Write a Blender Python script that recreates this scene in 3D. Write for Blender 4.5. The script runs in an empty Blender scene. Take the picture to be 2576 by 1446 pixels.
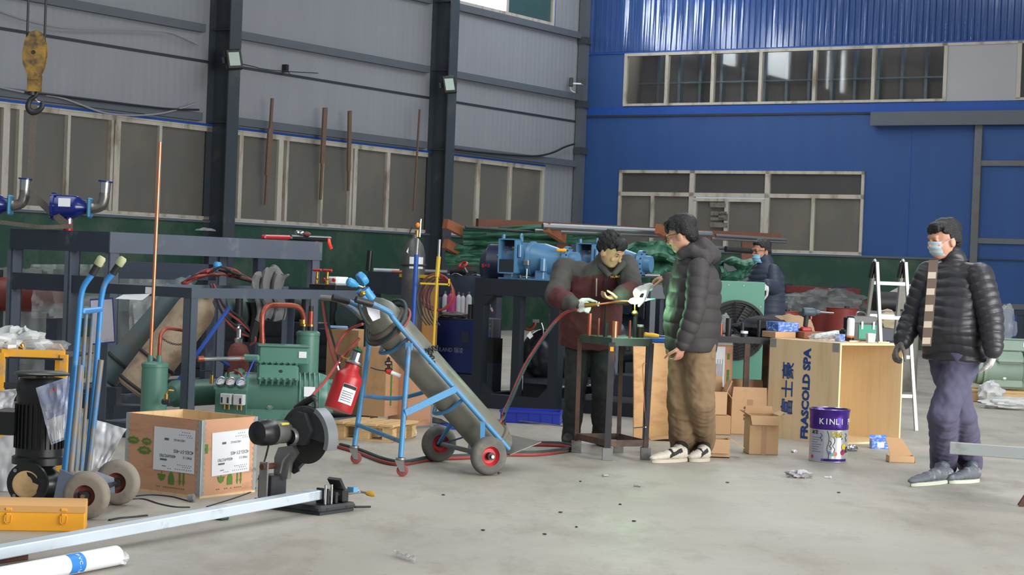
import bpy,bmesh,math,random
import numpy as np
from mathutils import Vector,Matrix,noise
random.seed(7)
SC=bpy.context.scene
COL=SC.collection
V=Vector
PI=math.pi

# ---------------------------------------------------------------- camera
FPX,CX,CY,EYE=4770.0,1288.0,723.0,1.32
_rho=math.atan(.0384)
_th=math.atan(58*math.cos(_rho)/FPX)
FW=V((0,math.cos(_th),-math.sin(_th)))
_Z1=V((0,math.sin(_th),math.cos(_th)))
RT=V((1,0,0))*math.cos(_rho)+_Z1*math.sin(_rho)
UP=V((1,0,0))*-math.sin(_rho)+_Z1*math.cos(_rho)
CAM=V((0,0,EYE))
cd=bpy.data.cameras.new('camera')
cd.sensor_width=36.0
cd.lens=36.0*FPX/2576.0
cd.clip_end=300
cam=bpy.data.objects.new('camera',cd)
COL.objects.link(cam)
_m=Matrix((RT,UP,-FW)).transposed().to_4x4()
_m.translation=CAM
cam.matrix_world=_m
SC.camera=cam

# ---------------------------------------------------------------- light
SC.view_settings.view_transform='Standard'
SC.view_settings.look='None'
SC.view_settings.gamma=1.0
SC.view_settings.use_curve_mapping=False
SC.view_settings.exposure=0.22
SC.cycles.max_bounces=6;SC.cycles.diffuse_bounces=3;SC.cycles.glossy_bounces=3;SC.cycles.transparent_max_bounces=6
SC.cycles.caustics_refractive=False
world=bpy.data.worlds.new('overcast_sky')
SC.world=world
world.use_nodes=True
bg=world.node_tree.nodes['Background']
bg.inputs['Color'].default_value=(0.80,0.90,1.0,1)
bg.inputs['Strength'].default_value=0.42
AR=math.atan2(3114,FPX) # the hall is turned 33 degrees to the lens
UU=V((math.sin(AR),math.cos(AR),0)) # along the left wall, away
VV=V((math.cos(AR),-math.sin(AR),0)) # along the blue wall, to the right
KN=V((1.28,39.9,0)) # corner of the two walls
def area(name,loc,aim,sx,sy,power,color):
    l=bpy.data.lights.new(name,'AREA');l.shape='RECTANGLE';l.size=sx;l.size_y=sy
    l.energy=power;l.color=color
    o=bpy.data.objects.new(name,l);COL.objects.link(o)
    o.location=loc
    o.rotation_euler=(V(aim)-V(loc)).to_track_quat('-Z','Y').to_euler()
    return o
area('roof_daylight',(-4.2,11,8.2),(-4.2,11,0),3,16,420,(.93,.97,1))
area('roof_daylight',(4.6,17,8.2),(4.6,17,0),3,18,600,(.93,.97,1))
area('roof_daylight',(2.5,31.5,8.2),(2.5,31.5,0),3,14,420,(.93,.97,1))
area('open_gate_daylight',tuple(V((0,13,3.0))+VV*14-UU*2),(0,14,.8),12,5.5,2150,(1,.985,.96))

for y in(-2.96,-8.1,-14.1): # sky behind the high windows of the grey wall
    area('window_daylight',tuple(KN+UU*y-VV*.45+V((0,0,6.87))),tuple(KN+UU*y+VV*5+V((0,0,6.4))),5.2 if y<-5 else 3.5,1.3,420 if y<-5 else 280,(.95,.98,1))
area('store_room_fill',tuple(KN+VV*4.5+UU*.9+V((0,0,6.45))),tuple(KN+VV*4.5+UU*.1+V((0,0,5.2))),6.4,.25,75,(1,.97,.93))  # unseen fill strip added to light the space behind the upper window

# ---------------------------------------------------------------- rays and frames
def ray(px,py):return FW+RT*((px-CX)/FPX)-UP*((py-CY)/FPX)
def at(px,py,d):
    r=ray(px,py);return CAM+r*(d/r.y)
def gnd(px,py,z=0.0):
    r=ray(px,py);return CAM+r*((z-EYE)/r.z)
def lw(s,z,off=0.0):return KN-UU*s+VV*off+V((0,0,z)) # on the left wall
def bw(w,z,off=0.0):return KN+VV*w-UU*off+V((0,0,z)) # on the blue wall
MROOM=Matrix.Rotation(-AR,4,'Z')
MLEFT=Matrix.Translation(KN)@MROOM # x = out of the left wall, y = along it (negative = nearer)
def lin(c):
    c=c/255.0
    return c/12.92 if c<=.04045 else((c+.055)/1.055)**2.4
def rgb(c):return(lin(c[0]),lin(c[1]),lin(c[2]),1)

# ---------------------------------------------------------------- materials
MATS={}
def pm(name,c,rough=.5,metal=0.0,var=.12,scale=6.0,dirt=None,damt=.35,dscale=3.0,bump=0.0,bscale=40.0,
alpha=1.0,emit=0.0,trans=0.0,coat=0.0,stretch=None):
    if name in MATS:return MATS[name]
    m=bpy.data.materials.new(name);m.use_nodes=True
    nt=m.node_tree;N=nt.nodes;L=nt.links
    b=N['Principled BSDF']
    b.inputs['Roughness'].default_value=rough
    b.inputs['Metallic'].default_value=metal
    b.inputs['Alpha'].default_value=alpha
    b.inputs['Transmission Weight'].default_value=trans
    b.inputs['Coat Weight'].default_value=coat;b.inputs['Coat Roughness'].default_value=.1
    tc=N.new('ShaderNodeTexCoord');src=tc.outputs['Object']
    if stretch:
        mp=N.new('ShaderNodeMapping');mp.inputs['Scale'].default_value=stretch
        L.new(src,mp.inputs['Vector']);src=mp.outputs['Vector']
    n1=N.new('ShaderNodeTexNoise');n1.inputs['Scale'].default_value=scale;n1.inputs['Detail'].default_value=5
    L.new(src,n1.inputs['Vector'])
    mx=N.new('ShaderNodeMix');mx.data_type='RGBA'
    base=rgb(c)
    mx.inputs['A'].default_value=tuple(v*(1-var)for v in base[:3])+(1,)
    mx.inputs['B'].default_value=tuple(min(1,v*(1+var))for v in base[:3])+(1,)
    L.new(n1.outputs['Fac'],mx.inputs['Factor'])
    out=mx.outputs['Result']
    if dirt:
        n2=N.new('ShaderNodeTexNoise');n2.inputs['Scale'].default_value=dscale;n2.inputs['Detail'].default_value=8
        n2.inputs['Roughness'].default_value=.65
        L.new(src,n2.inputs['Vector'])
        rp=N.new('ShaderNodeMapRange');rp.inputs['From Min'].default_value=.62-.3*damt;rp.inputs['From Max'].default_value=.72-.1*damt
        L.new(n2.outputs['Fac'],rp.inputs['Value'])
        m2=N.new('ShaderNodeMix');m2.data_type='RGBA';m2.inputs['B'].default_value=rgb(dirt)
        L.new(rp.outputs['Result'],m2.inputs['Factor']);L.new(out,m2.inputs['A']);out=m2.outputs['Result']
    L.new(out,b.inputs['Base Color'])
    if bump:
        n3=N.new('ShaderNodeTexNoise');n3.inputs['Scale'].default_value=bscale;n3.inputs['Detail'].default_value=4
        L.new(src,n3.inputs['Vector'])
        bp=N.new('ShaderNodeBump');bp.inputs['Strength'].default_value=bump;bp.inputs['Distance'].default_value=.02
        L.new(n3.outputs['Fac'],bp.inputs['Height']);L.new(bp.outputs['Normal'],b.inputs['Normal'])
    if emit:
        b.inputs['Emission Color'].default_value=base;b.inputs['Emission Strength'].default_value=emit
    MATS[name]=m
    return m

# ---------------------------------------------------------------- mesh builder
def ax(p0,p1):
    p0=V(p0);p1=V(p1);d=p1-p0
    q=d.to_track_quat('Z','Y')if d.length>1e-9 else Matrix().to_quaternion()
    m=q.to_matrix().to_4x4();m.translation=p0
    return m
def spline(pts,k):
    pts=[V(p)for p in pts]
    if k<=1 or len(pts)<3:return pts
    out=[]
    for i in range(len(pts)-1):
        a=pts[max(i-1,0)];b=pts[i];c=pts[i+1];d=pts[min(i+2,len(pts)-1)]
        for j in range(k):
            t=j/k
            out.append(.5*((2*b)+(c-a)*t+(2*a-5*b+4*c-d)*t*t+(3*b-a-3*c+d)*t**3))
    out.append(pts[-1])
    return out
class Thing:
    def __init__(s,o,M):s.o=o;s.M=M;s.Mi=M.inverted()
class MB:
    def __init__(s,w=None):
        s.v=[];s.f=[];s.T=w.Mi if w is not None else Matrix()
    def add(s,vs,fs,M=None):
        o=len(s.v);T=s.T@M if M is not None else s.T
        s.v+=[T@V(p)for p in vs]
        s.f+=[tuple(i+o for i in f)for f in fs]
        return s
    def box(s,c,z,rz=0.0,ch=0.0,M=None):
        hx,hy,hz=z[0]/2,z[1]/2,z[2]/2
        B=Matrix.Translation(V(c))@(Matrix.Rotation(rz,4,'Z')if rz else Matrix())
        if M is not None:B=M@B
        if ch<=0:
            vs=[(x,y,w)for x in(-hx,hx)for y in(-hy,hy)for w in(-hz,hz)]
            return s.add(vs,[(0,1,3,2),(4,6,7,5),(0,4,5,1),(2,3,7,6),(0,2,6,4),(1,5,7,3)],B)
        ch=min(ch,hx*.9,hy*.9,hz*.9)
        vs=[];ix={}
        for sx in(-1,1):
            for sy in(-1,1):
                for sz in(-1,1):
                    for a in range(3):
                        p=[sx*(hx-ch),sy*(hy-ch),sz*(hz-ch)];p[a]=(sx*hx,sy*hy,sz*hz)[a]
                        ix[(sx,sy,sz,a)]=len(vs);vs.append(p)
        fs=[]
        q=((-1,-1),(1,-1),(1,1),(-1,1))
        for sg in(-1,1):
            fs.append([ix[(sg,i,j,0)]for i,j in q][::sg])
            fs.append([ix[(i,sg,j,1)]for i,j in q][::-sg])
            fs.append([ix[(i,j,sg,2)]for i,j in q][::sg])
        for i,j in q:
            k=i*j
            fs.append([ix[(-1,i,j,1)],ix[(1,i,j,1)],ix[(1,i,j,2)],ix[(-1,i,j,2)]][::-1 if k<0 else 1])
            fs.append([ix[(i,-1,j,0)],ix[(i,1,j,0)],ix[(i,1,j,2)],ix[(i,-1,j,2)]][::1 if k<0 else-1])
            fs.append([ix[(i,j,-1,0)],ix[(i,j,1,0)],ix[(i,j,1,1)],ix[(i,j,-1,1)]][::-1 if k<0 else 1])
        for sx in(-1,1):
            for sy in(-1,1):
                for sz in(-1,1):
                    t=[ix[(sx,sy,sz,a)]for a in range(3)]
                    fs.append(t if sx*sy*sz>0 else t[::-1])
        return s.add(vs,fs,B)
    def b(s,x0,x1,y0,y1,z0,z1,ch=0.0,M=None):
        return s.box(((x0+x1)/2,(y0+y1)/2,(z0+z1)/2),(abs(x1-x0),abs(y1-y0),abs(z1-z0)),0,ch,M)
    def bar(s,p0,p1,w,h,up=(0,0,1),ch=0.0):
        p0=V(p0);p1=V(p1);y=(p1-p0);L=y.length;y.normalize()
        x=y.cross(V(up))
        x=x.normalized()if x.length>1e-6 else V((1,0,0))
        z=x.cross(y)
        M=Matrix((x,y,z)).transposed().to_4x4();M.translation=(p0+p1)/2
        return s.box((0,0,0),(w,L,h),0,ch,M)
    def cyl(s,p0,p1,r0,r1=None,n=16,cap=True):
        r1=r0 if r1 is None else r1
        return s.lathe([(r0,0),(r1,(V(p1)-V(p0)).length)],n,ax(p0,p1),cap)
    def lathe(s,prof,n=24,M=None,cap=True,a0=0.0,a1=2*PI):
        full=abs(a1-a0-2*PI)<1e-6
        m=n if full else n+1
        vs=[];fs=[]
        for r,z in prof:
            for i in range(m):
                a=a0+(a1-a0)*i/n
                vs.append((r*math.cos(a),r*math.sin(a),z))
        for k in range(len(prof)-1):
            for i in range(n):
                j=(i+1)%m
                fs.append((k*m+i,k*m+j,(k+1)*m+j,(k+1)*m+i))
        if cap and full:
            fs.append(tuple(range(m))[::-1]);fs.append(tuple((len(prof)-1)*m+i for i in range(m)))
        return s.add(vs,fs,M)
    def tube(s,pts,r,n=8,k=4,cap=True,closed=False):
        P=spline(pts,k);m=len(P)
        rr=r if callable(r)else(lambda t:r)
        vs=[];fs=[];pn=None
        for i,p in enumerate(P):
            if closed:t=P[(i+1)%m]-P[i-1]
            else:t=P[min(i+1,m-1)]-P[max(i-1,0)]
            t=t.normalized()if t.length>1e-9 else V((0,0,1))
            if pn is None:
                pn=t.cross(V((0,0,1)))
                if pn.length<.05:pn=t.cross(V((1,0,0)))
            pn=(pn-t*pn.dot(t)).normalized();bn=t.cross(pn)
            q=rr(i/max(m-1,1))
            for j in range(n):
                a=2*PI*j/n
                vs.append(p+pn*(q*math.cos(a))+bn*(q*math.sin(a)))
        for i in range(m if closed else m-1):
            for j in range(n):
                k2=(j+1)%n;i2=(i+1)%m
                fs.append((i*n+j,i*n+k2,i2*n+k2,i2*n+j))
        if cap and not closed:
            fs.append(tuple(range(n))[::-1]);fs.append(tuple((m-1)*n+j for j in range(n)))
        return s.add(vs,fs)
    def prism(s,poly,h,M=None):
        n=len(poly)
        vs=[(x,y,0)for x,y in poly]+[(x,y,h)for x,y in poly]
        fs=[tuple(range(n))[::-1],tuple(range(n,2*n))]+[(i,(i+1)%n,n+(i+1)%n,n+i)for i in range(n)]
        return s.add(vs,fs,M)
    def ell(s,c,r,n=16,m=10,M=None):
        if not hasattr(r,'__len__'):r=(r,r,r)
        vs=[(0,0,-1)];fs=[]
        for i in range(1,m):
            a=-PI/2+PI*i/m
            for j in range(n):
                t=2*PI*j/n
                vs.append((math.cos(a)*math.cos(t),math.cos(a)*math.sin(t),math.sin(a)))
        vs.append((0,0,1));last=len(vs)-1
        for j in range(n):
            fs.append((0,1+(j+1)%n,1+j));fs.append((last,last-n+j,last-n+(j+1)%n))
        for i in range(m-2):
            for j in range(n):
                a=1+i*n+j;b2=1+i*n+(j+1)%n
                fs.append((a,b2,b2+n,a+n))
        B=Matrix.Translation(V(c))@(M if M is not None else Matrix())@Matrix.Diagonal((r[0],r[1],r[2],1))
        return s.add(vs,fs,B)
    def torus(s,c,axis,R,r,n=28,m=8,a0=0,a1=2*PI):
        M=ax(c,V(c)+V(axis));full=abs(a1-a0-2*PI)<1e-6
        P=[M@V((R*math.cos(a0+(a1-a0)*i/n),R*math.sin(a0+(a1-a0)*i/n),0))for i in range(n if full else n+1)]
        return s.tube(P,r,m,1,True,full)
    def grid(s,fn,nu,nv,th=0.0):
        vs=[V(fn(i/nu,j/nv))for i in range(nu+1)for j in range(nv+1)]
        w=nv+1
        fs=[(i*w+j,(i+1)*w+j,(i+1)*w+j+1,i*w+j+1)for i in range(nu)for j in range(nv)]
        if th:
            nr=[V((0,0,0))for _ in vs]
            for f in fs:
                q=(vs[f[1]]-vs[f[0]]).cross(vs[f[3]]-vs[f[0]])
                for i in f:nr[i]+=q
            k=len(vs)
            vs=vs+[p-(q.normalized()*th if q.length>0 else V((0,0,th)))for p,q in zip(vs,nr)]
            bot=[tuple(i+k for i in f[::-1])for f in fs]
            rim=[i*w for i in range(nu+1)]+[nu*w+j for j in range(1,nv+1)]+[i*w+nv for i in range(nu-1,-1,-1)]+[j for j in range(nv-1,0,-1)]
            m=len(rim)
            side=[(rim[i],rim[i]+k,rim[(i+1)%m]+k,rim[(i+1)%m])for i in range(m)]
            fs=fs+bot+side
        return s.add(vs,fs)
    def mesh(s,name,smooth=True,ang=.6):
        me=bpy.data.meshes.new(name)
        me.from_pydata([tuple(p)for p in s.v],[],s.f)
        if smooth:
            me.polygons.foreach_set('use_smooth',[True]*len(me.polygons))
            me.set_sharp_from_angle(angle=ang)
        me.update()
        return me
    def build(s,name,mat,parent=None,smooth=True,label=None,kind=None,ang=.6):
        if parent is None: # origin at the foot of the thing
            xs=[p.x for p in s.v];ys=[p.y for p in s.v];z0=min(p.z for p in s.v)
            c=V(((min(xs)+max(xs))/2,(min(ys)+max(ys))/2,z0))
            s.v=[p-c for p in s.v]
        me=s.mesh(name,smooth,ang)
        me.materials.append(mat)
        return link(name,me,parent,c if parent is None else None,label,kind)
def link(name,me,parent=None,loc=None,label=None,kind=None):
    o=bpy.data.objects.new(name,me);COL.objects.link(o)
    if parent is not None:o.parent=parent.o if isinstance(parent,Thing)else parent
    if loc is not None:o.location=loc
    if label:o['label']=label
    if kind:o['kind']=kind
    return o
def tag(o,label,cat,group=None,kind=None):
    o['label']=label;o['category']=cat
    if group:o['group']=group
    if kind:o['kind']=kind
    return o
def thing(name,label,cat,loc=(0,0,0),rz=0.0,group=None):
    o=bpy.data.objects.new(name,None);COL.objects.link(o);o.empty_display_size=.1
    o.location=loc;o.rotation_euler=(0,0,rz)
    tag(o,label,cat,group)
    return Thing(o,Matrix.Translation(V(loc))@Matrix.Rotation(rz,4,'Z'))
def struct(o):o['kind']='structure';return o
def dup(root,loc=None,rz=None,label=None,group=None,keep=None):
    r=root.copy();COL.objects.link(r)
    if loc is not None:r.location=loc
    if rz is not None:r.rotation_euler=(0,0,rz)
    if label:r['label']=label
    if group:r['group']=group
    for ch in list(root.children):
        c=ch.copy();COL.objects.link(c);c.parent=r
        for g in list(ch.children):
            d=g.copy();COL.objects.link(d);d.parent=c
    return r
CUBE={}
def piece(name,c,size,mat,parent,M=None,ch=0.0):
    """one small box part; alike sizes share their mesh"""
    key=(tuple(round(x,4)for x in size),mat.name,ch)
    if key not in CUBE:
        me=MB().box((0,0,0),size,0,ch).mesh(name,False);me.materials.append(mat);CUBE[key]=me
    o=link(name,CUBE[key],parent)
    L=Matrix.Translation(V(c))
    if M is not None:L=M@L
    o.matrix_local=L
    return o
def textmesh(name,body,size,mat,parent,M,ext=.0004,align='CENTER',bold=0.0,squash=1.0):
    cu=bpy.data.curves.new(name,'FONT');cu.body=body;cu.size=size;cu.extrude=ext
    cu.align_x=align;cu.align_y='CENTER';cu.resolution_u=2;cu.offset=bold
    to=bpy.data.objects.new(name,cu);COL.objects.link(to)
    dg=bpy.context.evaluated_depsgraph_get()
    me=bpy.data.meshes.new_from_object(to.evaluated_get(dg))
    bpy.data.objects.remove(to);bpy.data.curves.remove(cu)
    me.transform(M@Matrix.Diagonal((squash,1,1,1)))
    me.materials.clear();me.materials.append(mat)
    return link(name,me,parent)
def frame(o,x,y,z=None):
    """matrix with origin o, x axis x, y axis y"""
    x=V(x).normalized();y=V(y).normalized();z=x.cross(y).normalized();y=z.cross(x)
    m=Matrix((x,y,z)).transposed().to_4x4();m.translation=V(o);return m
# ================================================================ materials of the hall
def node_mat(name):
    m=bpy.data.materials.new(name);m.use_nodes=True
    return m,m.node_tree.nodes,m.node_tree.links,m.node_tree.nodes['Principled BSDF']
def floor_mat():
    m,N,L,b=node_mat('worn_concrete')
    tc=N.new('ShaderNodeTexCoord')
    def nz(sc,det,ro=.55,st=None):
        n=N.new('ShaderNodeTexNoise');n.inputs['Scale'].default_value=sc;n.inputs['Detail'].default_value=det;n.inputs['Roughness'].default_value=ro
        if st:
            mp=N.new('ShaderNodeMapping');mp.inputs['Scale'].default_value=st;L.new(tc.outputs['Object'],mp.inputs['Vector']);L.new(mp.outputs['Vector'],n.inputs['Vector'])
        else:L.new(tc.outputs['Object'],n.inputs['Vector'])
        return n.outputs['Fac']
    def mr(x,a,c,lo=0,hi=1):
        r=N.new('ShaderNodeMapRange');r.inputs['From Min'].default_value=a;r.inputs['From Max'].default_value=c
        r.inputs['To Min'].default_value=lo;r.inputs['To Max'].default_value=hi;L.new(x,r.inputs['Value']);return r.outputs['Result']
    def mix(f,a,c):
        x=N.new('ShaderNodeMix');x.data_type='RGBA';L.new(f,x.inputs['Factor'])
        for k,s in(('A',a),('B',c)):
            if isinstance(s,tuple):x.inputs[k].default_value=s
            else:L.new(s,x.inputs[k])
        return x.outputs['Result']
    c=mix(mr(nz(.55,7),.3,.7),rgb((152,146,136)),rgb((177,171,160)))
    c=mix(mr(nz(2.6,9,.7,(1,.45,1)),.5,.75,0,.75),c,rgb((126,117,104)))
    c=mix(mr(nz(.9,6,.6,(.6,1,1)),.56,.78,0,.55),c,rgb((132,142,134)))
    c=mix(mr(nz(9,8,.75),.60,.74,0,.5),c,rgb((104,96,84)))
    c=mix(mr(nz(38,4,.6),.66,.72,0,.5),c,rgb((92,88,82)))
    L.new(c,b.inputs['Base Color'])
    L.new(mr(nz(1.7,6),.3,.7,.42,.7),b.inputs['Roughness'])
    bp=N.new('ShaderNodeBump');bp.inputs['Strength'].default_value=.12;bp.inputs['Distance'].default_value=.01
    L.new(nz(30,6),bp.inputs['Height']);L.new(bp.outputs['Normal'],b.inputs['Normal'])
    return m
def ribbed(name,c,c2,period,rough,depth,axis,stain=None,metal=0.0):
    """painted sheet with fine upright ribs; relief only"""
    m,N,L,b=node_mat(name)
    tc=N.new('ShaderNodeTexCoord')
    w=N.new('ShaderNodeTexWave');w.wave_type='BANDS';w.bands_direction=axis;w.wave_profile='SIN'
    w.inputs['Scale'].default_value=1.0/period*.314;w.inputs['Distortion'].default_value=0
    L.new(tc.outputs['Object'],w.inputs['Vector'])
    mp=N.new('ShaderNodeMapping');mp.inputs['Scale'].default_value=(1.5,1.5,.25);L.new(tc.outputs['Object'],mp.inputs['Vector'])
    n=N.new('ShaderNodeTexNoise');n.inputs['Scale'].default_value=2.2;n.inputs['Detail'].default_value=7;L.new(mp.outputs['Vector'],n.inputs['Vector'])
    x=N.new('ShaderNodeMix');x.data_type='RGBA';x.inputs['A'].default_value=rgb(c);x.inputs['B'].default_value=rgb(c2);L.new(n.outputs['Fac'],x.inputs['Factor'])
    out=x.outputs['Result']
    if stain:
        n2=N.new('ShaderNodeTexNoise');n2.inputs['Scale'].default_value=1.1;n2.inputs['Detail'].default_value=9;n2.inputs['Roughness'].default_value=.7
        L.new(tc.outputs['Object'],n2.inputs['Vector'])
        r=N.new('ShaderNodeMapRange');r.inputs['From Min'].default_value=.47;r.inputs['From Max'].default_value=.7;r.inputs['To Max'].default_value=.8
        L.new(n2.outputs['Fac'],r.inputs['Value'])
        y=N.new('ShaderNodeMix');y.data_type='RGBA';y.inputs['B'].default_value=rgb(stain);L.new(r.outputs['Result'],y.inputs['Factor']);L.new(out,y.inputs['A']);out=y.outputs['Result']
    L.new(out,b.inputs['Base Color'])
    b.inputs['Roughness'].default_value=rough;b.inputs['Metallic'].default_value=metal
    if depth:
        bp=N.new('ShaderNodeBump');bp.inputs['Strength'].default_value=.6;bp.inputs['Distance'].default_value=depth
        L.new(w.outputs['Fac'],bp.inputs['Height']);L.new(bp.outputs['Normal'],b.inputs['Normal'])
    return m
M_floor=floor_mat()
M_wall=ribbed('grey_sandwich_panel',(138,141,147),(149,152,157),.16,.5,.005,'Y')
M_green=ribbed('green_dado_paint',(26,62,50),(37,76,60),.5,.6,0,'Y',(84,96,82))
M_blue=ribbed('blue_sheet',(41,74,128),(50,86,144),.9,.42,.003,'X')
M_bluerib=pm('blue_corrugated_sheet',(46,80,140),.22,.15,.08,2,bump=.12,bscale=3,coat=1.0)
M_steel=pm('dark_grey_steel_paint',(62,69,76),.42,0,.12,3,(84,84,82),.15)
M_girt=pm('grey_purlin_paint',(92,98,106),.5,0,.1,3)
M_pvcf=pm('dirty_white_window_plastic',(186,180,168),.45,0,.08,8,(128,118,98),.4,4,stretch=(1,1,.3))
M_pane=pm('dusty_dark_pane',(104,102,96),.3,0,.15,1.6,(116,111,100),.35,1.2,stretch=(1,1,.5))
M_pane2=pm('clean_dark_pane',(78,78,76),.14,0,.12,2)
M_tint=pm('green_tinted_pane',(58,86,84),.2,0,.1,3)
M_bluetrim=pm('blue_edge_trim',(30,78,160),.45,0,.1,4)
M_seam=pm('dark_seam',(46,50,60),.6,0,.1,4)
M_roof=pm('pale_roof_sheet',(150,154,158),.6,0,.06,1)

# ================================================================ floor and roof
fl=MB().b(-45,60,-22,46,-.2,0);o=struct(fl.build('floor',M_floor));
rf=MB()
rf.b(-2,30,-48,1.0,8.5,8.62)
o=rf.build('ceiling',M_roof,smooth=False);o.matrix_world=MLEFT@Matrix.Translation(o.location);struct(o)
# ================================================================ left wall (local: x out of the wall, y along it, z up)
def on_left(o):o.matrix_world=MLEFT@Matrix.Translation(o.location);return o
ZS,ZT=1.85,3.31 # sill and head of the ribbon windows
wl=MB()
wl.b(-.1,0,-33,0,ZT+.0,6.23) # panels above the windows
wl.b(-.1,0,-5.6,-4.75,6.23,8.6);wl.b(-.1,0,-11.6,-10.6,6.23,8.6);wl.b(-.1,0,-33,-16.6,6.23,8.6);wl.b(-.1,0,-16.6,-5.6,7.5,8.6);wl.b(-.1,0,-1.18,0,6.23,8.6);wl.b(-.1,0,-4.75,-1.18,7.5,8.6)
wl.b(-.1,0,-1.32,0,1.60,ZT) # panel right of the last window
wl.b(-.1,0,-33,-17.3,ZS,ZT)
wall_left=wl.build('wall_left',M_wall,smooth=False);WLOC=V(wall_left.location);struct(on_left(wall_left))
def wpart(mb,name,mat,kind=None): # child of the left wall, given in wall coordinates
    o=mb.build(name,mat,smooth=False)
    loc=V(o.location);o.parent=wall_left;o.matrix_parent_inverse=(MLEFT@Matrix.Translation(WLOC)).inverted();o.matrix_basis=MLEFT@Matrix.Translation(loc)
    return o
wpart(MB().b(-.1,.02,-33,0,0,1.80),'dado',M_green)
wpart(MB().b(-.1,.05,-33,-1.3,1.80,1.84),'sill_strip',M_girt)
for z in(3.47,4.87,6.15,7.6): # purlins
    for y0,y1 in((-11.1,-5.55),(-4.9,-.15),(-33,-11.65)):
        mb=MB();mb.b(.0,.10,y0,y1,z-.065,z-.055);mb.b(.0,.10,y0,y1,z+.055,z+.065);mb.b(.085,.10,y0,y1,z-.055,z+.055)
        wpart(mb,'purlin',M_girt)
for z,y0,y1 in((4.36,-33,0),): # dark joint between two rows of panels
    wpart(MB().b(-.02,.012,y0,y1,z-.022,z+.022),'panel_joint',M_seam)
# columns
def hcol(s,w_web,w_fl,label):
    t=thing('steel_column',label,'column',lw(s,0,.012),-AR,'columns along the grey wall')
    f=w_fl/2
    MB().b(.0,.018,-f,f,0,8.5).build('flange',M_steel,t,False)
    MB().b(w_web-.018,w_web,-f,f,0,8.5).build('flange',M_steel,t,False)
    MB().b(.018,w_web-.018,-.008,.008,0,8.5).build('web',M_steel,t,False)
    for z in(3.4,4.87,6.15):
        MB().b(.02,w_web-.02,-f+.01,f-.01,z-.006,z+.006).build('stiffener',M_steel,t,False)
    MB().b(-.02+.03,w_web+.06,-f-.05,f+.05,0,.03).build('base_plate',M_steel,t,False)
    return t
hcol(11.33,.44,.27,'dark steel column left of the three rusty bars, with a floodlight')
hcol(5.28,.42,.27,'dark steel column right of the three rusty bars, with a floodlight')
t=thing('corner_post','grey steel post where the grey wall meets the blue wall','column',lw(.11,0,.03),-AR)
MB().b(0,.16,-.09,.09,0,8.5).build('post',M_girt,t,False)
for z in(4.72,3.75,6.05):MB().b(-.0,.20,-.12,.1,z-.07,z+.07).build('bracket',M_steel,t,False)
# ribbon windows: bays of panes between columns
def ribbon(n,y0,y1,xs,opening=None):
    """xs: mullion positions (distance from the corner) from near to far"""
    w=bpy.data.objects.new('window_%d'%n,None);COL.objects.link(w);w['kind']='structure'
    w.matrix_world=MLEFT@Matrix.Translation((0,(y0+y1)/2,ZS));T=Thing(w,Matrix.Translation((0,(y0+y1)/2,ZS)))
    MB(T).b(-.06,.03,y0,y1,ZT-.055,ZT).build('frame_head',M_pvcf,T,False)
    MB(T).b(-.06,.03,y0,y1,ZS,ZS+.05).build('frame_sill',M_pvcf,T,False)
    MB(T).b(.0,.035,y0,y1,ZT+.03,ZT+.065).build('blue_trim',M_bluetrim,T,False)
    MB(T).b(.0,.03,y0,y1,ZT+.002,ZT+.029).build('white_trim',M_pvcf,T,False)
    for a,wd,dp in xs:
        MB(T).b(-.06,.028+dp,a-wd/2,a+wd/2,ZS+.05,ZT-.055).build('mullion',M_pvcf,T,False)
    e=[y0]+[a for a,_,_ in xs]+[y1]
    for a,c in zip(e[:-1],e[1:]):
        if c-a>.12:
            MB(T).b(-.035,-.02,a,c,ZS+.03,ZT-.03).build('pane',M_pane,T,False)
    return T
ribbon(1,-17.3,-11.3,[(-16.9,.1,.0),(-15.60,.12,.0),(-15.35,.08,.02),(-14.43,.055,.02),(-13.55,.055,.02),(-13.42,.12,.0),(-12.50,.06,0)])
ribbon(2,-11.3,-5.25,[(-10.62,.09,0),(-9.62,.12,0),(-9.47,.06,.02),(-8.52,.055,.02),(-7.72,.055,.02),(-7.58,.10,0),(-6.62,.09,0)])
ribbon(3,-5.25,-1.32,[(-4.72,.09,0),(-3.72,.12,0),(-2.58,.10,0),(-1.37,.09,0)])
M_sky,N,L,b=node_mat('sky_stand_in_sheet')  # translucent sheet, added and backlit to stand in for bright open sky
_tr=N.new('ShaderNodeBsdfTranslucent');_tn=N.new('ShaderNodeTexNoise');_tn.inputs['Scale'].default_value=4;_tm=N.new('ShaderNodeMix');_tm.data_type='RGBA'
_tm.inputs['A'].default_value=(.86,.87,.88,1);_tm.inputs['B'].default_value=(.9,.92,.93,1);L.new(_tn.outputs['Fac'],_tm.inputs['Factor']);L.new(_tm.outputs['Result'],_tr.inputs['Color']);L.new(_tr.outputs[0],N['Material Output'].inputs['Surface'])
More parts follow.
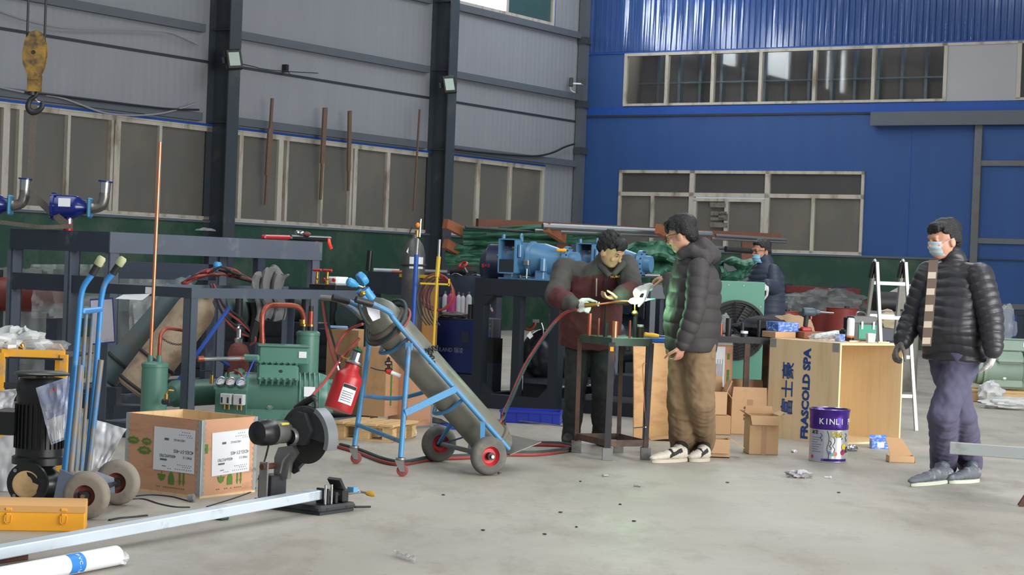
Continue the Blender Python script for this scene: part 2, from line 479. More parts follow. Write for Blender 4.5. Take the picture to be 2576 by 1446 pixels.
# high window in the last bay: near leaf open, added white sheet as its sky, far leaf tinted
w=bpy.data.objects.new('window_4',None);COL.objects.link(w);w['kind']='structure'
w.matrix_world=MLEFT@Matrix.Translation((0,-2.96,6.23));T=Thing(w,Matrix.Translation((0,-2.96,6.23)))
MB(T).b(-.06,.03,-4.75,-1.18,6.23,6.29).build('frame_sill',M_pvcf,T,False)
MB(T).b(-.06,.03,-4.75,-1.18,7.44,7.5).build('frame_head',M_pvcf,T,False)
for a in(-4.71,-2.93,-1.22):MB(T).b(-.06,.028,a-.045,a+.045,6.29,7.44).build('mullion',M_pvcf,T,False)
MB(T).b(-.035,-.02,-2.9,-1.26,6.28,7.46).build('pane',M_tint,T,False,'green tinted pane');MB(T).b(-.03,-.029,-4.71,-2.93,6.28,7.46).build('pane',M_sky,T,False,'white sheet standing in for bright sky')
MB(T).b(.0,.03,-1.175,-1.15,6.2,7.5).build('blue_trim',M_bluetrim,T,False)

for k,(a,c)in enumerate(((-10.6,-5.6),(-16.6,-11.6))): # the same high windows in the next bays, above the frame
    w=bpy.data.objects.new('window_%d'%(7+k),None);COL.objects.link(w);w['kind']='structure'
    w.matrix_world=MLEFT@Matrix.Translation((0,(a+c)/2,6.23));T=Thing(w,Matrix.Translation((0,(a+c)/2,6.23)))
    MB(T).b(-.06,.03,a,c,6.23,6.29).build('frame_sill',M_pvcf,T,False);MB(T).b(-.06,.03,a,c,7.44,7.5).build('frame_head',M_pvcf,T,False)
    for x in((-10.56,-10.2,-8.8,-7.2,-6.35,-5.64)if k==0 else(-16.56,-15.2,-13.75,-13.3,-12.7,-11.64)):MB(T).b(-.06,.028,x-.045,x+.045,6.29,7.44).build('mullion',M_pvcf,T,False)
    for x0,x1 in(((-10.2,-8.8),(-7.2,-6.35))if k==0 else((-13.75,-13.3),(-12.7,-11.64))):MB(T).b(-.03,-.029,x0,x1,6.28,7.46).build('pane',M_sky,T,False,'white sheet standing in for bright sky')  # white sheets added as stand-in sky, lit from behind
    for x0,x1 in(((-10.56,-10.2),(-8.8,-7.2),(-6.35,-5.64))if k==0 else((-16.56,-13.75),(-13.3,-12.7))):MB(T).b(-.035,-.02,x0,x1,6.28,7.46).build('pane',M_tint,T,False,'green tinted pane')
# ================================================================ blue wall (local: x along it, y into the wall, z up)
MBLUE=Matrix.Translation(KN)@MROOM
W1=MB() # openings: upper window, store-room window
UX0,UX1,UZ0,UZ1=1.05,8.0,4.68,5.77
LX0,LX1,LZ0,LZ1=1.03,6.45,1.76,3.36
W1.b(0,16,0,.1,3.36,UZ0);W1.b(0,LX0,0,.1,1.72,3.36);W1.b(LX1,8.62,0,.1,1.72,3.36);W1.b(8.62,16,.06,.1,0,3.36)
W1.b(0,UX0,0,.1,UZ0,UZ1);W1.b(10.9,16,0,.1,UZ0,UZ1);W1.b(0,16,.04,.1,UZ1,8.6)
o=W1.build('wall_back',M_blue,smooth=False);wloc=V(o.location);o.matrix_world=MBLUE@Matrix.Translation(wloc);wall_back=struct(o)
def bpart(mb,name,mat):
    o=mb.build(name,mat,smooth=False);loc=V(o.location)
    o.parent=wall_back
    o.matrix_parent_inverse=(MBLUE@Matrix.Translation(wloc)).inverted();o.matrix_basis=MBLUE@Matrix.Translation(loc);return o
cor=MB() # corrugated sheet above the windows
pr=[];x=0.0
while x<16:
    pr+=[(x,0),(x+.055,0),(x+.07,-.022),(x+.11,-.022)];x+=.125
n=len(pr);rr=random.Random(3)
vs=[(a,b,UZ1+.03+.008*math.sin(a*1.3))for a,b in pr]+[(a,b+.007*rr.uniform(-1,1)*(1 if i%4<2 else .6),6.6)for i,(a,b)in enumerate(pr)]+[(a,b,8.55)for a,b in pr]
cor.add(vs,[(i,i+1,n+i+1,n+i)for i in range(n-1)]+[(n+i,n+i+1,2*n+i+1,2*n+i)for i in range(n-1)])
bpart(cor,'corrugated_sheet',M_bluerib)
bpart(MB().b(0,16,-.02,.03,UZ1+.0,UZ1+.03),'drip_strip',M_bluetrim)
bpart(MB().b(0,6.62,-.03,0,4.46,4.50),'joint_strip',M_seam)
bpart(MB().b(0,16,-.014,.02,4.50,4.66),'flashing',M_bluetrim)
for x in(7.35,):bpart(MB().b(x,x+.012,-.006,0,1.75,4.4),'panel_seam',M_bluetrim)
bpart(MB().b(0,8.62,-.02,.1,0,1.72),'dado',M_green)
bpart(MB().b(0,8.62,-.04,.0,1.71,1.75),'sill_strip',M_girt)
bpart(MB().b(7.95,10.9,-.01,.1,UZ0,UZ1),'grey_panel',pm('pale_grey_infill',(168,168,170),.5,0,.04,2))
# upper ribbon window
w=bpy.data.objects.new('window_5',None);COL.objects.link(w);w['kind']='structure'
w.matrix_world=MBLUE@Matrix.Translation(((UX0+UX1)/2,0,UZ0));T=Thing(w,Matrix.Translation(((UX0+UX1)/2,0,UZ0)))
MB(T).b(UX0,UX1,-.03,.06,UZ1-.06,UZ1).build('frame_head',M_pvcf,T,False)
MB(T).b(UX0,UX1,-.03,.06,UZ0,UZ0+.05).build('frame_sill',M_pvcf,T,False)
M_glass=bpy.data.materials.new('clear_window_glass');M_glass.use_nodes=True
_n=M_glass.node_tree;_n.nodes.remove(_n.nodes['Principled BSDF'])
_t=_n.nodes.new('ShaderNodeBsdfTransparent');_g=_n.nodes.new('ShaderNodeBsdfGlossy');_g.inputs['Roughness'].default_value=.03
_f=_n.nodes.new('ShaderNodeFresnel');_f.inputs['IOR'].default_value=1.5
_ns=_n.nodes.new('ShaderNodeTexNoise');_ns.inputs['Scale'].default_value=2
_c=_n.nodes.new('ShaderNodeMix');_c.data_type='RGBA';_c.inputs['A'].default_value=(.8,.82,.84,1);_c.inputs['B'].default_value=(.9,.92,.92,1)
_n.links.new(_ns.outputs['Fac'],_c.inputs['Factor']);_n.links.new(_c.outputs['Result'],_t.inputs['Color'])
_mx=_n.nodes.new('ShaderNodeMixShader');_n.links.new(_f.outputs[0],_mx.inputs[0]);_n.links.new(_t.outputs[0],_mx.inputs[1]);_n.links.new(_g.outputs[0],_mx.inputs[2])
_n.links.new(_mx.outputs[0],_n.nodes['Material Output'].inputs['Surface'])
XM=[UX0+.03,2.05,3.10,4.16,5.32,6.54,UX1-.03]
for i,a in enumerate(XM):MB(T).b(a-.035,a+.035,-.025,.06,UZ0+.05,UZ1-.06).build('mullion',M_pvcf,T,False)
for a,c in zip(XM[:-1],XM[1:]):MB(T).b(a,c,.02,.026,UZ0+.04,UZ1-.04).build('pane',M_glass,T,False)
# window beyond the grey panel
MB(T).b(9.34,9.42,-.03,.06,UZ0+.02,UZ1).build('mullion',M_pvcf,T,False)
MB(T).b(9.42,10.9,-.012,.0,UZ0+.04,UZ1).build('pane',M_pane2,T,False)
MB(T).b(7.9,10.9,-.03,.0,UZ1-.05,UZ1).build('frame_head',M_pvcf,T,False)
MB(T).b(9.34,10.9,-.03,.0,UZ0,UZ0+.05).build('frame_sill',M_pvcf,T,False)
# the room behind it: board wall, galvanised studs, rail
M_board=pm('brown_grey_board',(140,130,118),.8,0,.08,2)
M_stud=pm('galvanised_stud',(150,160,164),.4,.5,.1,6)
bpart(MB().b(.9,8.1,1.0,1.05,4.0,6.6),'inner_wall',M_board)
bpart(MB().b(.9,8.1,.1,1.0,3.95,4.0),'inner_floor',M_board)
bpart(MB().b(.9,8.1,.1,1.0,6.6,6.65),'inner_ceiling',M_board)
bpart(MB().b(.85,.9,.1,1.0,4.0,6.6),'inner_side',M_board);bpart(MB().b(8.1,8.15,.1,1.0,4.0,6.6),'inner_side',M_board)
for i in range(14):bpart(MB().b(1.35+i*.49,1.41+i*.49,.86,1.0,4.0,6.3),'stud',M_stud)
bpart(MB().b(.95,8.05,.83,.88,5.22,5.25),'rail',M_stud)
# lower window of the blue wall
w=bpy.data.objects.new('window_6',None);COL.objects.link(w);w['kind']='structure'
w.matrix_world=MBLUE@Matrix.Translation(((LX0+LX1)/2,0,LZ0));T=Thing(w,Matrix.Translation(((LX0+LX1)/2,0,LZ0)))
def wf(x0,x1,z0,z1,nm='mullion',d=-.03):MB(T).b(x0,x1,d,.06,z0,z1).build(nm,M_pvcf,T,False)
M_pvcf2=M_pvcf
wf(LX0,LX1,LZ1-.06,LZ1,'frame_head');wf(LX0,LX1,LZ0,LZ0+.05,'frame_sill');wf(LX0,LX0+.06,LZ0,LZ1);wf(LX1-.06,LX1,LZ0,LZ1)
wf(LX0,LX1,2.83,2.91,'transom');wf(2.68,2.79,LZ0,LZ1);wf(4.36,4.47,LZ0,LZ1)
for x in(1.80,5.37):wf(x,x+.075,LZ0,2.83)
wf(2.79,4.36,2.74,2.80,'sash_head',-.045);wf(2.79,2.86,LZ0,2.76,'sash_stile',-.045);wf(3.50,3.58,LZ0,2.76,'sash_stile',-.05);wf(4.30,4.36,LZ0,2.76,'sash_stile',-.04)
for x0,x1,z0,z1 in((LX0,2.7,2.88,LZ1),(2.75,4.4,2.88,LZ1),(4.42,LX1,2.88,LZ1),(LX0,1.83,LZ0,2.85),(1.84,2.72,LZ0,2.85),(2.82,3.53,LZ0,2.76),(3.54,4.33,LZ0,2.76),(4.42,5.4,LZ0,2.85),(5.41,LX1,LZ0,2.85)):
    MB(T).b(x0,x1,.02,.034,z0,z1).build('pane',M_pane2 if z0>2 else M_pane,T,False)
M_grime=pm('torn_notice_paper',(120,116,108),.8,0,.2,9,(70,66,60),.5,9)
for x0,x1,z0,z1 in((3.18,3.52,2.62,2.72),(3.2,3.56,2.46,2.54),(3.2,3.5,2.36,2.42),(3.2,3.58,2.22,2.32),(3.38,3.58,2.36,2.5)):MB(T).b(x0,x1,-.062,-.052,z0,z1).build('torn_notice',M_grime,T,False)
# sliding gate at the right
d1=bpy.data.objects.new('door_1',None);COL.objects.link(d1);d1['kind']='structure'
d1.matrix_world=MBLUE@Matrix.Translation((11,-.06,0));T=Thing(d1,Matrix.Translation((11,-.06,0)))
MB(T).b(8.7,15,-.04,.0,.05,4.2).build('leaf',M_blue,T,False)
M_gatef=pm('grey_gate_frame',(104,108,112),.5,.2,.1,5,(112,92,84),.3)
MB(T).b(8.62,8.76,-.10,-.04,.05,4.22).build('stile',M_gatef,T,False)
for z in(3.52,2.09,.9,.1):MB(T).b(8.76,15,-.09,-.04,z-.05,z+.05).build('rail',M_gatef,T,False)
MB(T).b(6.6,15.5,-.22,.06,4.22,4.48).build('track_cover',M_girt,T,False)
bpart(MB().b(8.6,14,-.08,-.06,1.74,1.76),'cable',M_seam)
# ================================================================ shared materials
M_navy=pm('blue_grey_frame_paint',(94,101,114),.34,0,.12,4,(120,124,132),.12)
M_navyd=pm('dark_navy_paint_and_shade',(50,57,70),.36,0,.12,4,(90,96,104),.1)  # dark navy paint; also the shade put on frame end faces
M_teal=pm('compressor_green_paint',(84,128,114),.38,0,.08,5,(52,88,78),.2)
M_copper=pm('bright_copper',(226,140,104),.3,.85,.1,9,(170,90,60),.15)
M_copperd=pm('heated_copper',(166,88,72),.42,.6,.25,12,(122,50,46),.45,6)
M_brass=pm('brass',(178,140,74),.32,.9,.1,10)
M_chrome=pm('bare_metal',(190,192,194),.22,.95,.06,10)
M_galv=pm('galvanised_steel',(200,212,222),.4,.25,.1,5,(140,146,150),.2)
M_iron=pm('dark_iron',(58,58,60),.5,.6,.2,8)
M_rust=pm('rusty_steel',(96,62,46),.75,.2,.3,9,(60,48,44),.5,5)
M_black=pm('black_paint',(24,26,28),.34,0,.15,8,(58,58,56),.1)
M_rubber=pm('black_rubber',(40,40,42),.65,0,.2,10)
M_tyre=pm('dusty_tyre_rubber',(132,124,112),.8,0,.15,8,(98,92,84),.4,5)
M_tyre2=pm('grey_tyre_rubber',(92,90,86),.8,0,.15,8,(122,118,108),.4,5)
M_redp=pm('red_paint',(176,40,42),.36,0,.1,6,(140,34,34),.2)
M_reddk=pm('faded_red_hub',(122,64,56),.6,0,.2,8,(88,62,54),.4)
M_cyanb=pm('light_blue_tube_paint',(54,132,196),.38,0,.1,6,(128,124,116),.22,9)
M_cyanw=pm('worn_blue_tube_paint',(132,124,112),.55,.2,.15,8,(66,124,170),.55,9)
M_valve=pm('navy_valve_enamel',(18,34,104),.2,0,.1,8)
M_label=pm('printed_label',(222,224,228),.6,0,.03,9)
M_white=pm('white_plastic',(226,228,230),.5,0,.04,9)
M_ply=pm('reddish_plywood',(196,148,116),.65,0,.08,3,(176,124,94),.35,2.2,stretch=(1,1,6))
M_plyin=pm('pale_plywood',(216,186,140),.65,0,.08,3,(196,160,112),.35,2.2,stretch=(6,6,1))
M_gprint=pm('green_stencil_ink',(86,122,44),.7,0,.1,20)
M_ink=pm('black_ink',(38,38,42),.7,0,.05,20)
M_grey=pm('grey_plastic',(120,122,124),.5,0,.08,8)
M_yel=pm('yellow_enamel',(238,168,44),.42,0,.06,6,(206,140,50),.2)
M_cable=pm('black_cable',(34,34,36),.55,0,.1,20)
M_hosr=pm('red_hose',(150,62,60),.55,0,.15,12,(110,84,80),.3)
M_hosg=pm('dark_green_hose',(44,62,62),.55,0,.15,12,(70,78,78),.2)
M_film=pm('clear_plastic_film',(212,216,218),.16,0,.1,10,alpha=.22,bump=.25,bscale=14)
M_filmw=pm('milky_plastic_bag',(214,216,216),.25,0,.08,12,alpha=.75,bump=.2,bscale=14)
M_bubble=pm('bubble_wrap',(206,208,212),.22,0,.08,30,alpha=.8,bump=.05,bscale=70)
ROOM=-AR
def crumple(c,r,seed,lump=.35,n=28,m=18,flat=0.0,f=2.2):
    """irregular bag-like closed surface"""
    mb=MB().ell((0,0,0),1,n,m);out=[]
    for p in mb.v:
        q=V(p);k=1+lump*noise.noise(q*f+V((seed,seed*2.3,0)))+lump*.6*abs(noise.noise(q*f*2.4+V((0,seed,seed))))
        q=V((q.x*r[0]*k,q.y*r[1]*k,q.z*r[2]*k))
        if q.z<-flat*r[2]:q.z=-flat*r[2]
        out.append(q+V(c))
    mb.v=out
    return mb
# ================================================================ big dark frame with the wide beam
def chan(mb,p0,p1,h,w,side,th=.012):
    """channel section: web upright, two flanges pointing to 'side'"""
    p0=V(p0);p1=V(p1);s=V(side).normalized()*w
    mb.bar(p0,p1,th,h);z=V((0,0,h/2-th/2))
    mb.bar(p0+z+s/2,p1+z+s/2,w,th);mb.bar(p0-z+s/2,p1-z+s/2,w,th)
    return mb
F1=at(275,626,15.5);F1.z=0
t=thing('equipment_frame','large blue-grey steel frame with a wide top beam behind the hand truck','frame',F1,ROOM)
HT=1.46
# local: x = along VV (front side at x=0, back at -1.2), y = along UU
chan(MB(),(0,0,HT-.085),(0,2.75,HT-.085),.17,.07,(-1,0,0)).build('top_beam',M_navy,t,False)
chan(MB(),(-1.17,0,HT-.085),(-1.17,2.75,HT-.085),.17,.07,(1,0,0)).build('top_beam',M_navy,t,False)
for y,s in((0,1),(2.75,-1)):chan(MB(),(-1.17,y,HT-.085),(0,y,HT-.085),.17,.07,(0,s,0)).build('end_beam',M_navyd,t,False)  # end beams in the darker tone: shade on these faces put into the colour
for x,y in((-.01,.07),(-1.16,.07),(-.01,2.68),(-1.16,2.68),(-.45,.05)):
    mb=MB();s=-1 if y<1 else 1
    mb.b(x-.05,x+.05,y-.06,y+.06,0,.015);
    mb.b(x-.006+(.0 if x>-.3 else 0),x+.006,y-.06,y+.06,.01,HT-.17)
    mb.b(x-.05,x+.006,y-.06,y-.05,.01,HT-.17);mb.b(x-.05,x+.006,y+.05,y+.06,.01,HT-.17)
    mb.build('post',M_navy,t,False)
for y in(1.25,1.9):
    MB().b(-.06,.0,y-.05,y+.05,.01,HT-.17).build('post',M_navyd,t,False)
MB().b(-1.17,-.05,.02,.08,.95,1.09).build('cross_beam',M_navyd,t,False)
MB().b(-.06,-.0,.12,1.3,1.08,1.22).build('cross_beam',M_navyd,t,False)
mb=MB();chan(mb,(0,0,.06),(0,2.75,.06),.12,.06,(-1,0,0));chan(mb,(-1.17,0,.06),(-1.17,2.75,.06),.12,.06,(1,0,0));mb.b(-1.17,0,-.01,.05,0,.12)
mb.build('base_frame',M_navyd,t,False)
# red pressure vessel lying in the frame
p0=at(-60,738,17.2);p1=at(176,744,17.2)
t=thing('pressure_vessel','long dark red pressure vessel lying inside the large frame','vessel',(p0.x,p0.y,0),0)
d=(p1-p0).normalized();R=.155
MB(t).lathe([(.001,-.07),(.07,-.06),(.12,-.035),(R,0),(R,(p1-p0).length),(.13,(p1-p0).length+.05),(.06,(p1-p0).length+.08),(.001,(p1-p0).length+.085)],32,ax(p0,p1),False).build('shell',pm('oxide_red_paint',(120,48,42),.45,0,.12,4,(92,40,36),.3),t)
for k in(.25,.72):
    q=p0+d*((p1-p0).length*k);MB(t).cyl(q+V((0,0,.15)),q+V((0,0,.22)),.025).build('nozzle',M_iron,t)
for k in(.2,.85):
    q=p0+d*((p1-p0).length*k);MB(t).b(q.x-.05,q.x+.05,q.y-.12,q.y+.12,0,q.z-.1).build('saddle',M_navyd,t)
# stretch film hung on the frame
for px0,py0,px1,py1,dd,lb in((80,665,262,800,16.9,'clear stretch film wrapped over the red vessel'),(325,690,470,900,16.6,'clear stretch film hanging behind the tall copper pipe')):
    def fn(u,v):
        q=at(px0+(px1-px0)*u,py0+(py1-py0)*v,dd)
        return q+V((0,.12*noise.noise(V((u*5,v*5,px0)))+.05*noise.noise(V((u*14,v*9,px0))),.0))
    tag(MB().grid(fn,22,22,.003).build('plastic_film',M_film),lb,'plastic film')
# ================================================================ blue strainer valves on the frame
def valve(base,rz,label):
    t=thing('strainer_valve',label,'valve',base,rz,'navy strainers on the steel frame')
    MB().cyl((0,0,0),(0,0,.06),.04).build('cap',M_redp,t);MB().cyl((0,0,.06),(0,0,.12),.036).build('neck',M_chrome,t)
    b=MB();b.lathe([(.1,-.145),(.118,-.14),(.118,-.115),(.1,-.11),(.1,.05),(.085,.09),(.062,.12),(.055,.17),(.001,.17)],28,ax((0,0,.2),(1,0,.2)),False);b.lathe([(.001,-.145),(.1,-.145)],28,ax((0,0,.2),(1,0,.2)),False)
    b.cyl((0,0,.1),(0,0,.15),.05);o=b.build('body',M_valve,t)
    for i in range(6):
        a=i*PI/3;MB().cyl((-.15,.109*math.cos(a),.2+.109*math.sin(a)),(-.10,.109*math.cos(a),.2+.109*math.sin(a)),.009,n=6).build('bolt',M_valve,o)
    MB().b(-.07,.03,-.104,-.098,.2,.27).build('label',M_label,o)
    MB().box((.175,0,.2),(.026,.17,.17),ch=.02).build('flange',pm('pale_blue_flange',(66,128,164),.5,0,.1,8),t)
    MB().tube([(.185,0,.2),(.22,0,.2),(.27,0,.225),(.29,0,.28),(.292,0,.33)],.045,14,5).build('elbow',pm('raw_steel_elbow',(132,130,126),.35,.8,.2,8,(92,80,70),.3),t)
    MB().cyl((.293,0,.33),(.296,0,.42),.045,.05,16).build('nozzle',M_chrome,t);MB().cyl((.296,0,.42),(.297,0,.432),.062,n=16).build('rim',M_valve,t)
    return t
va=at(172,566,15.98);va.z=HT;valve(va,0.03,'navy blue strainer valve with a steel elbow, standing on the frame')
vb=at(-28,566,16.1);vb.z=HT;valve(vb,.03,'navy blue strainer valve cut by the left picture edge')
# grey pieces on the beam
tag(crumple(at(518,580,16.6),(.085,.06,.022),3,.3).build('scrap_sheet',M_film),'crumpled scrap lying on the beam before the dark column','scrap')
# pipe bender on the beam end
bp=at(745,596,17.75);bp.z=HT
t=thing('pipe_bender','red and black hand pipe bender lying on the beam end','tool',bp,PI/2-AR)
c0=at(662,592,17.1);c1=at(727,595,17.55);c2=at(830,602,18.2)
MB(t).bar((c0.x,c0.y,HT+.022),(c1.x,c1.y,HT+.03),.05,.04,ch=.012).build('grip',M_redp,t)
MB(t).bar((c1.x,c1.y,HT+.03),(c2.x,c2.y,HT+.035),.06,.05,ch=.014).build('body',M_black,t)
q=at(753,588,17.75);MB(t).ell((q.x,q.y,HT+.075),(.05,.05,.03),12,8).build('ratchet_head',M_chrome,t)
MB(t).ell((q.x+.06,q.y+.05,HT+.07),(.045,.045,.025),12,8).build('knob',M_reddk,t)
for px in(798,828):
    q=at(px,600,18.15);MB(t).tube([(q.x,q.y-.03,HT+.03),(q.x+.01,q.y-.06,HT-.01),(q.x+.03,q.y-.06,HT-.06)],.018,8,4).build('lever',pm('orange_lever',(236,70,30),.4,0,.06,8),t)
# ================================================================ crane hook block and sling
HK=at(84,270,16.1)
t=thing('crane_hook_block','yellow crane hook block hanging on two wire ropes','crane hook',HK,0)
k=16.1/FPX
top=at(89,110,16.1)-HK;mid=at(86,195,16.1)-HK
yl=pm('scuffed_crane_yellow',(158,122,50),.55,0,.25,8,(58,54,48),.8,9)
prof=[(-.09,.0),(-.098,.1),(-.08,.2),(-.04,.27),(.02,.29),(.07,.26),(.098,.17),(.1,.08),(.085,-.02),(.05,-.1),(.04,-.13),(-.04,-.13),(-.05,-.09)]
for s in(-1,1):
    Mx=Matrix.Translation(mid+V((0,.035*s-(.006 if s>0 else-.0),.11)))@Matrix.Rotation(PI/2,4,'X')
    MB().prism(prof,.012,Mx).build('cheek_plate',yl,t)
    MB().b(mid.x-.05,mid.x+.06,.03*s-.006,.03*s+.006,mid.z-.12,mid.z+.02).build('hook_yoke',yl,t)
MB().lathe([(.05,-.03),(.085,-.03),(.07,0),(.085,.03),(.05,.03)],24,Matrix.Translation(mid+V((0,0,.22)))@Matrix.Rotation(PI/2,4,'X'),False).build('sheave',M_iron,t)
MB().cyl(mid+V((0,-.06,.21)),mid+V((0,.06,.21)),.016).build('axle',M_iron,t)
MB().cyl(mid+V((-.015,0,-.15)),mid+V((-.015,0,.0)),.034).build('swivel',M_iron,t)
hk=[(.03,.0,.13),(.012,0,.095),(-.03,0,.06),(-.045,0,.0),(-.01,0,-.04),(.04,0,-.03),(.075,0,.01),(.07,0,.05)]
MB().tube([V(p)*1.0+V((0,0,.0))for p in hk],lambda u:.024*(1.15-abs(u-.55)*.9),12,5).build('hook',M_iron,t)
MB().tube([(.0,0,.09),(.035,0,.05),(.07,0,.045)],.006,6,3).build('latch',M_chrome,t)
for px in(67,111):
    q0=at(px,130,16.1)-HK;q1=at(px+8,-420,16.1)-HK;q1.x=q0.x
    MB().cyl(q0,q1,.0105,n=8).build('wire_rope',M_iron,t)
M_sling=pm('grey_webbing',(96,90,82),.85,0,.15,30,bump=.3,bscale=80)
def strap(pts,w,nrm=(0,-1,0)):
    P=spline(pts,5);mb=MB()
    for a,c in zip(P[:-1],P[1:]):
        d=(c-a).normalized();s=d.cross(V(nrm)).normalized()*(w/2);n=V(nrm)*.004
        mb.add([a-s+n,a+s+n,c+s+n,c-s+n,a-s-n,a+s-n,c+s-n,c-s-n],[(0,1,2,3),(7,6,5,4),(1,5,6,2),(4,0,3,7),(0,4,5,1),(3,2,6,7)])
    return mb
t=thing('lifting_sling','grey webbing sling hanging from the crane hook to the frame','sling',at(80,480,16.1),0)
def loc(T,P):return[T.Mi@V(p)for p in P]
strap(loc(t,[at(86,262,16.1),at(80,380,16.1),at(74,478,16.1)]),.055,(0,-1,0)).build('strap',M_sling,t)
strap(loc(t,[at(80,484,16.0),at(120,525,15.95),at(168,565,15.85)]),.06).build('strap',M_sling,t)
strap(loc(t,[at(-20,556,15.9),at(60,566,15.85),at(110,571,15.8),at(182,569,15.8)]),.035).build('strap',M_sling,t)
# ================================================================ compressor rack (frame 2)
F2=at(485,634,13.0);F2.z=0
HR=1.075
t=thing('compressor_rack','blue-grey steel rack standing over the green compressor','rack',F2,ROOM)
L2,W2=2.05,.85
def angle(mb,p0,p1,s,th=.007):
    """angle iron, upright leaf plus a flat leaf pointing to s"""
    p0=V(p0);p1=V(p1);s=V(s)
    mb.bar(p0,p1,th,.07);mb.bar(p0+s*.035+V((0,0,-.031)),p1+s*.035+V((0,0,-.031)),.07,th);return mb
M_rack=pm('slate_rack_paint',(74,82,95),.34,0,.12,4,(98,104,112),.12)
angle(MB(),(0,0,HR-.035),(0,L2,HR-.035),(-1,0,0)).build('top_rail',M_rack,t,False)
angle(MB(),(-W2,0,HR-.035),(-W2,L2,HR-.035),(1,0,0)).build('top_rail',M_navy,t,False)
angle(MB(),(-W2,0,HR-.035),(0,0,HR-.035),(0,1,0)).build('top_rail',M_navyd,t,False)  # end rails darker than the long ones, their shade painted in
angle(MB(),(-W2,L2,HR-.035),(0,L2,HR-.035),(0,-1,0)).build('top_rail',M_navyd,t,False)
for x,y in((0,.03),(-W2,.03),(0,L2-.03),(-W2,L2-.03)):
    mb=MB();sx=-1 if x==0 else 1;sy=1 if y<1 else-1
    mb.b(x,x+sx*.007,y-.03*sy,y+.04*sy,.1,HR-.07);mb.b(x,x+sx*.07,y-.03*sy,y-.023*sy,.1,HR-.07);mb.build('post',M_rack,t,False)
for x,sx in((0,-1),(-W2,1)):chan(MB(),(x,-.0,.05),(x,L2,.05),.1,.05,(sx,0,0)).build('base_rail',M_navy,t,False)
for y in(0,.6,1.3,L2):chan(MB(),(-W2,y,.05),(0,y,.05),.1,.05,(0,1 if y<1 else-1,0)).build('base_rail',M_navyd,t,False)
mb=MB();mb.b(-.42,-.36,-.012,-.004,HR-.055,HR-.01);mb.build('paper_tag',M_label,t,False)
MB().add([(-.62,-.02,HR-.07),(-.36,-.02,HR-.055),(-.36,-.10,HR-.10),(-.6,-.12,HR-.10)],[(0,1,2,3)]).build('loose_label',M_label,t,False)
RK=t
# ================================================================ green compressor
def compressor(base,rz,label,mat,detail=True,s=1.0):
    t=thing('compressor',label,'compressor',base,rz)
    # local: x = axis (crank side at -x, motor at +x), y away
    A=lambda x0,x1,z=.21:ax((x0,0,z),(x1,0,z))
    b=MB();b.lathe([(.001,0),(.13,0),(.155,.02),(.16,.05),(.16,.62),(.165,.63),(.165,.68),(.15,.72),(.10,.75),(.001,.755)],32,A(-.38,1),False)
    b.box((-.05,0,.13),(.42,.25,.24),ch=.03);b.build('body',mat,t)
    e=MB();e.lathe([(.001,-.03),(.1,-.03),(.15,-.01),(.155,.0)],28,A(-.38,1),False);e.lathe([(.16,0),(.185,0),(.185,.03),(.16,.03)],28,A(-.30,1),False)
    e.build('end_cover',mat,t)
    if detail:
        for i in range(10):
            a=i*PI/5;MB().cyl((-.33,.172*math.cos(a),.21+.172*math.sin(a)),(-.255,.172*math.cos(a),.21+.172*math.sin(a)),.011,n=6).build('bolt',mat,t)
    for i in range(5 if detail else 3):MB().torus((.14+i*.035,0,.21),(1,0,0),.163,.008,32,6).build('cooling_rib',mat,t)
    for sy in(-1,1): # cylinder banks
        Mx=Matrix.Translation((-.02,sy*.10,.34))@Matrix.Rotation(-sy*.75,4,'X')
        MB().box((0,0,-.02),(.27,.13,.1),ch=.02,M=Mx).build('cylinder_bank',mat,t)
        hd=MB().box((0,0,.045),(.30,.16,.045),ch=.018,M=Mx).build('cylinder_head',mat,t)
        if detail:
            for i in range(7):
                for q in(-1,1):MB().cyl(Mx@V((-.13+i*.0435,q*.082,.02)),Mx@V((-.13+i*.0435,q*.082,.078)),.012,n=8).build('head_bolt',mat,hd)
            MB().cyl(Mx@V((.02,0,.06)),Mx@V((.02,0,.07)),.014).build('plug',M_iron,hd)
    tb=MB().box((.02,.02,.50),(.36,.22,.13),ch=.012).build('terminal_box',mat,t)
    MB().box((.02,.02,.568),(.375,.235,.012),ch=.004).build('lid',mat,tb)
    MB().box((.155,-.094,.51),(.055,.006,.045)).build('label',M_label,tb)
    MB().box((.205,-.065,.29),(.075,.205,.05),ch=.005).build('nameplate',M_label,t)if not detail else MB().add([(.17,-.176,.215),(.25,-.176,.215),(.25,-.160,.285),(.17,-.160,.285)],[(0,1,2,3)]).build('nameplate',M_label,t)
    MB().box((.0,-.128,.15),(.03,.004,.03)).build('sticker',M_yel,t)
    sg=MB().cyl((-.07,-.12,.14),(-.07,-.14,.14),.028).build('sight_glass',mat,t);MB().cyl((-.07,-.14,.14),(-.07,-.145,.14),.015).build('glass',M_chrome,sg)
    for x in(-.22,.3):
        for y in(-.12,.12):MB().b(x-.03,x+.03,y-.03,y+.03,.0,.1,.006).build('foot',mat,t)
    for i in range(6):
        a=i*PI/3;MB().cyl((.34,.12*math.cos(a),.21+.12*math.sin(a)),(.39,.12*math.cos(a),.21+.12*math.sin(a)),.016,n=8).build('boss',mat,t)
    return t
CP=at(700,1046,13.75);CP.z=.10
cp=compressor(CP,.16,'green compressor with gauge panel inside the steel rack',M_teal)
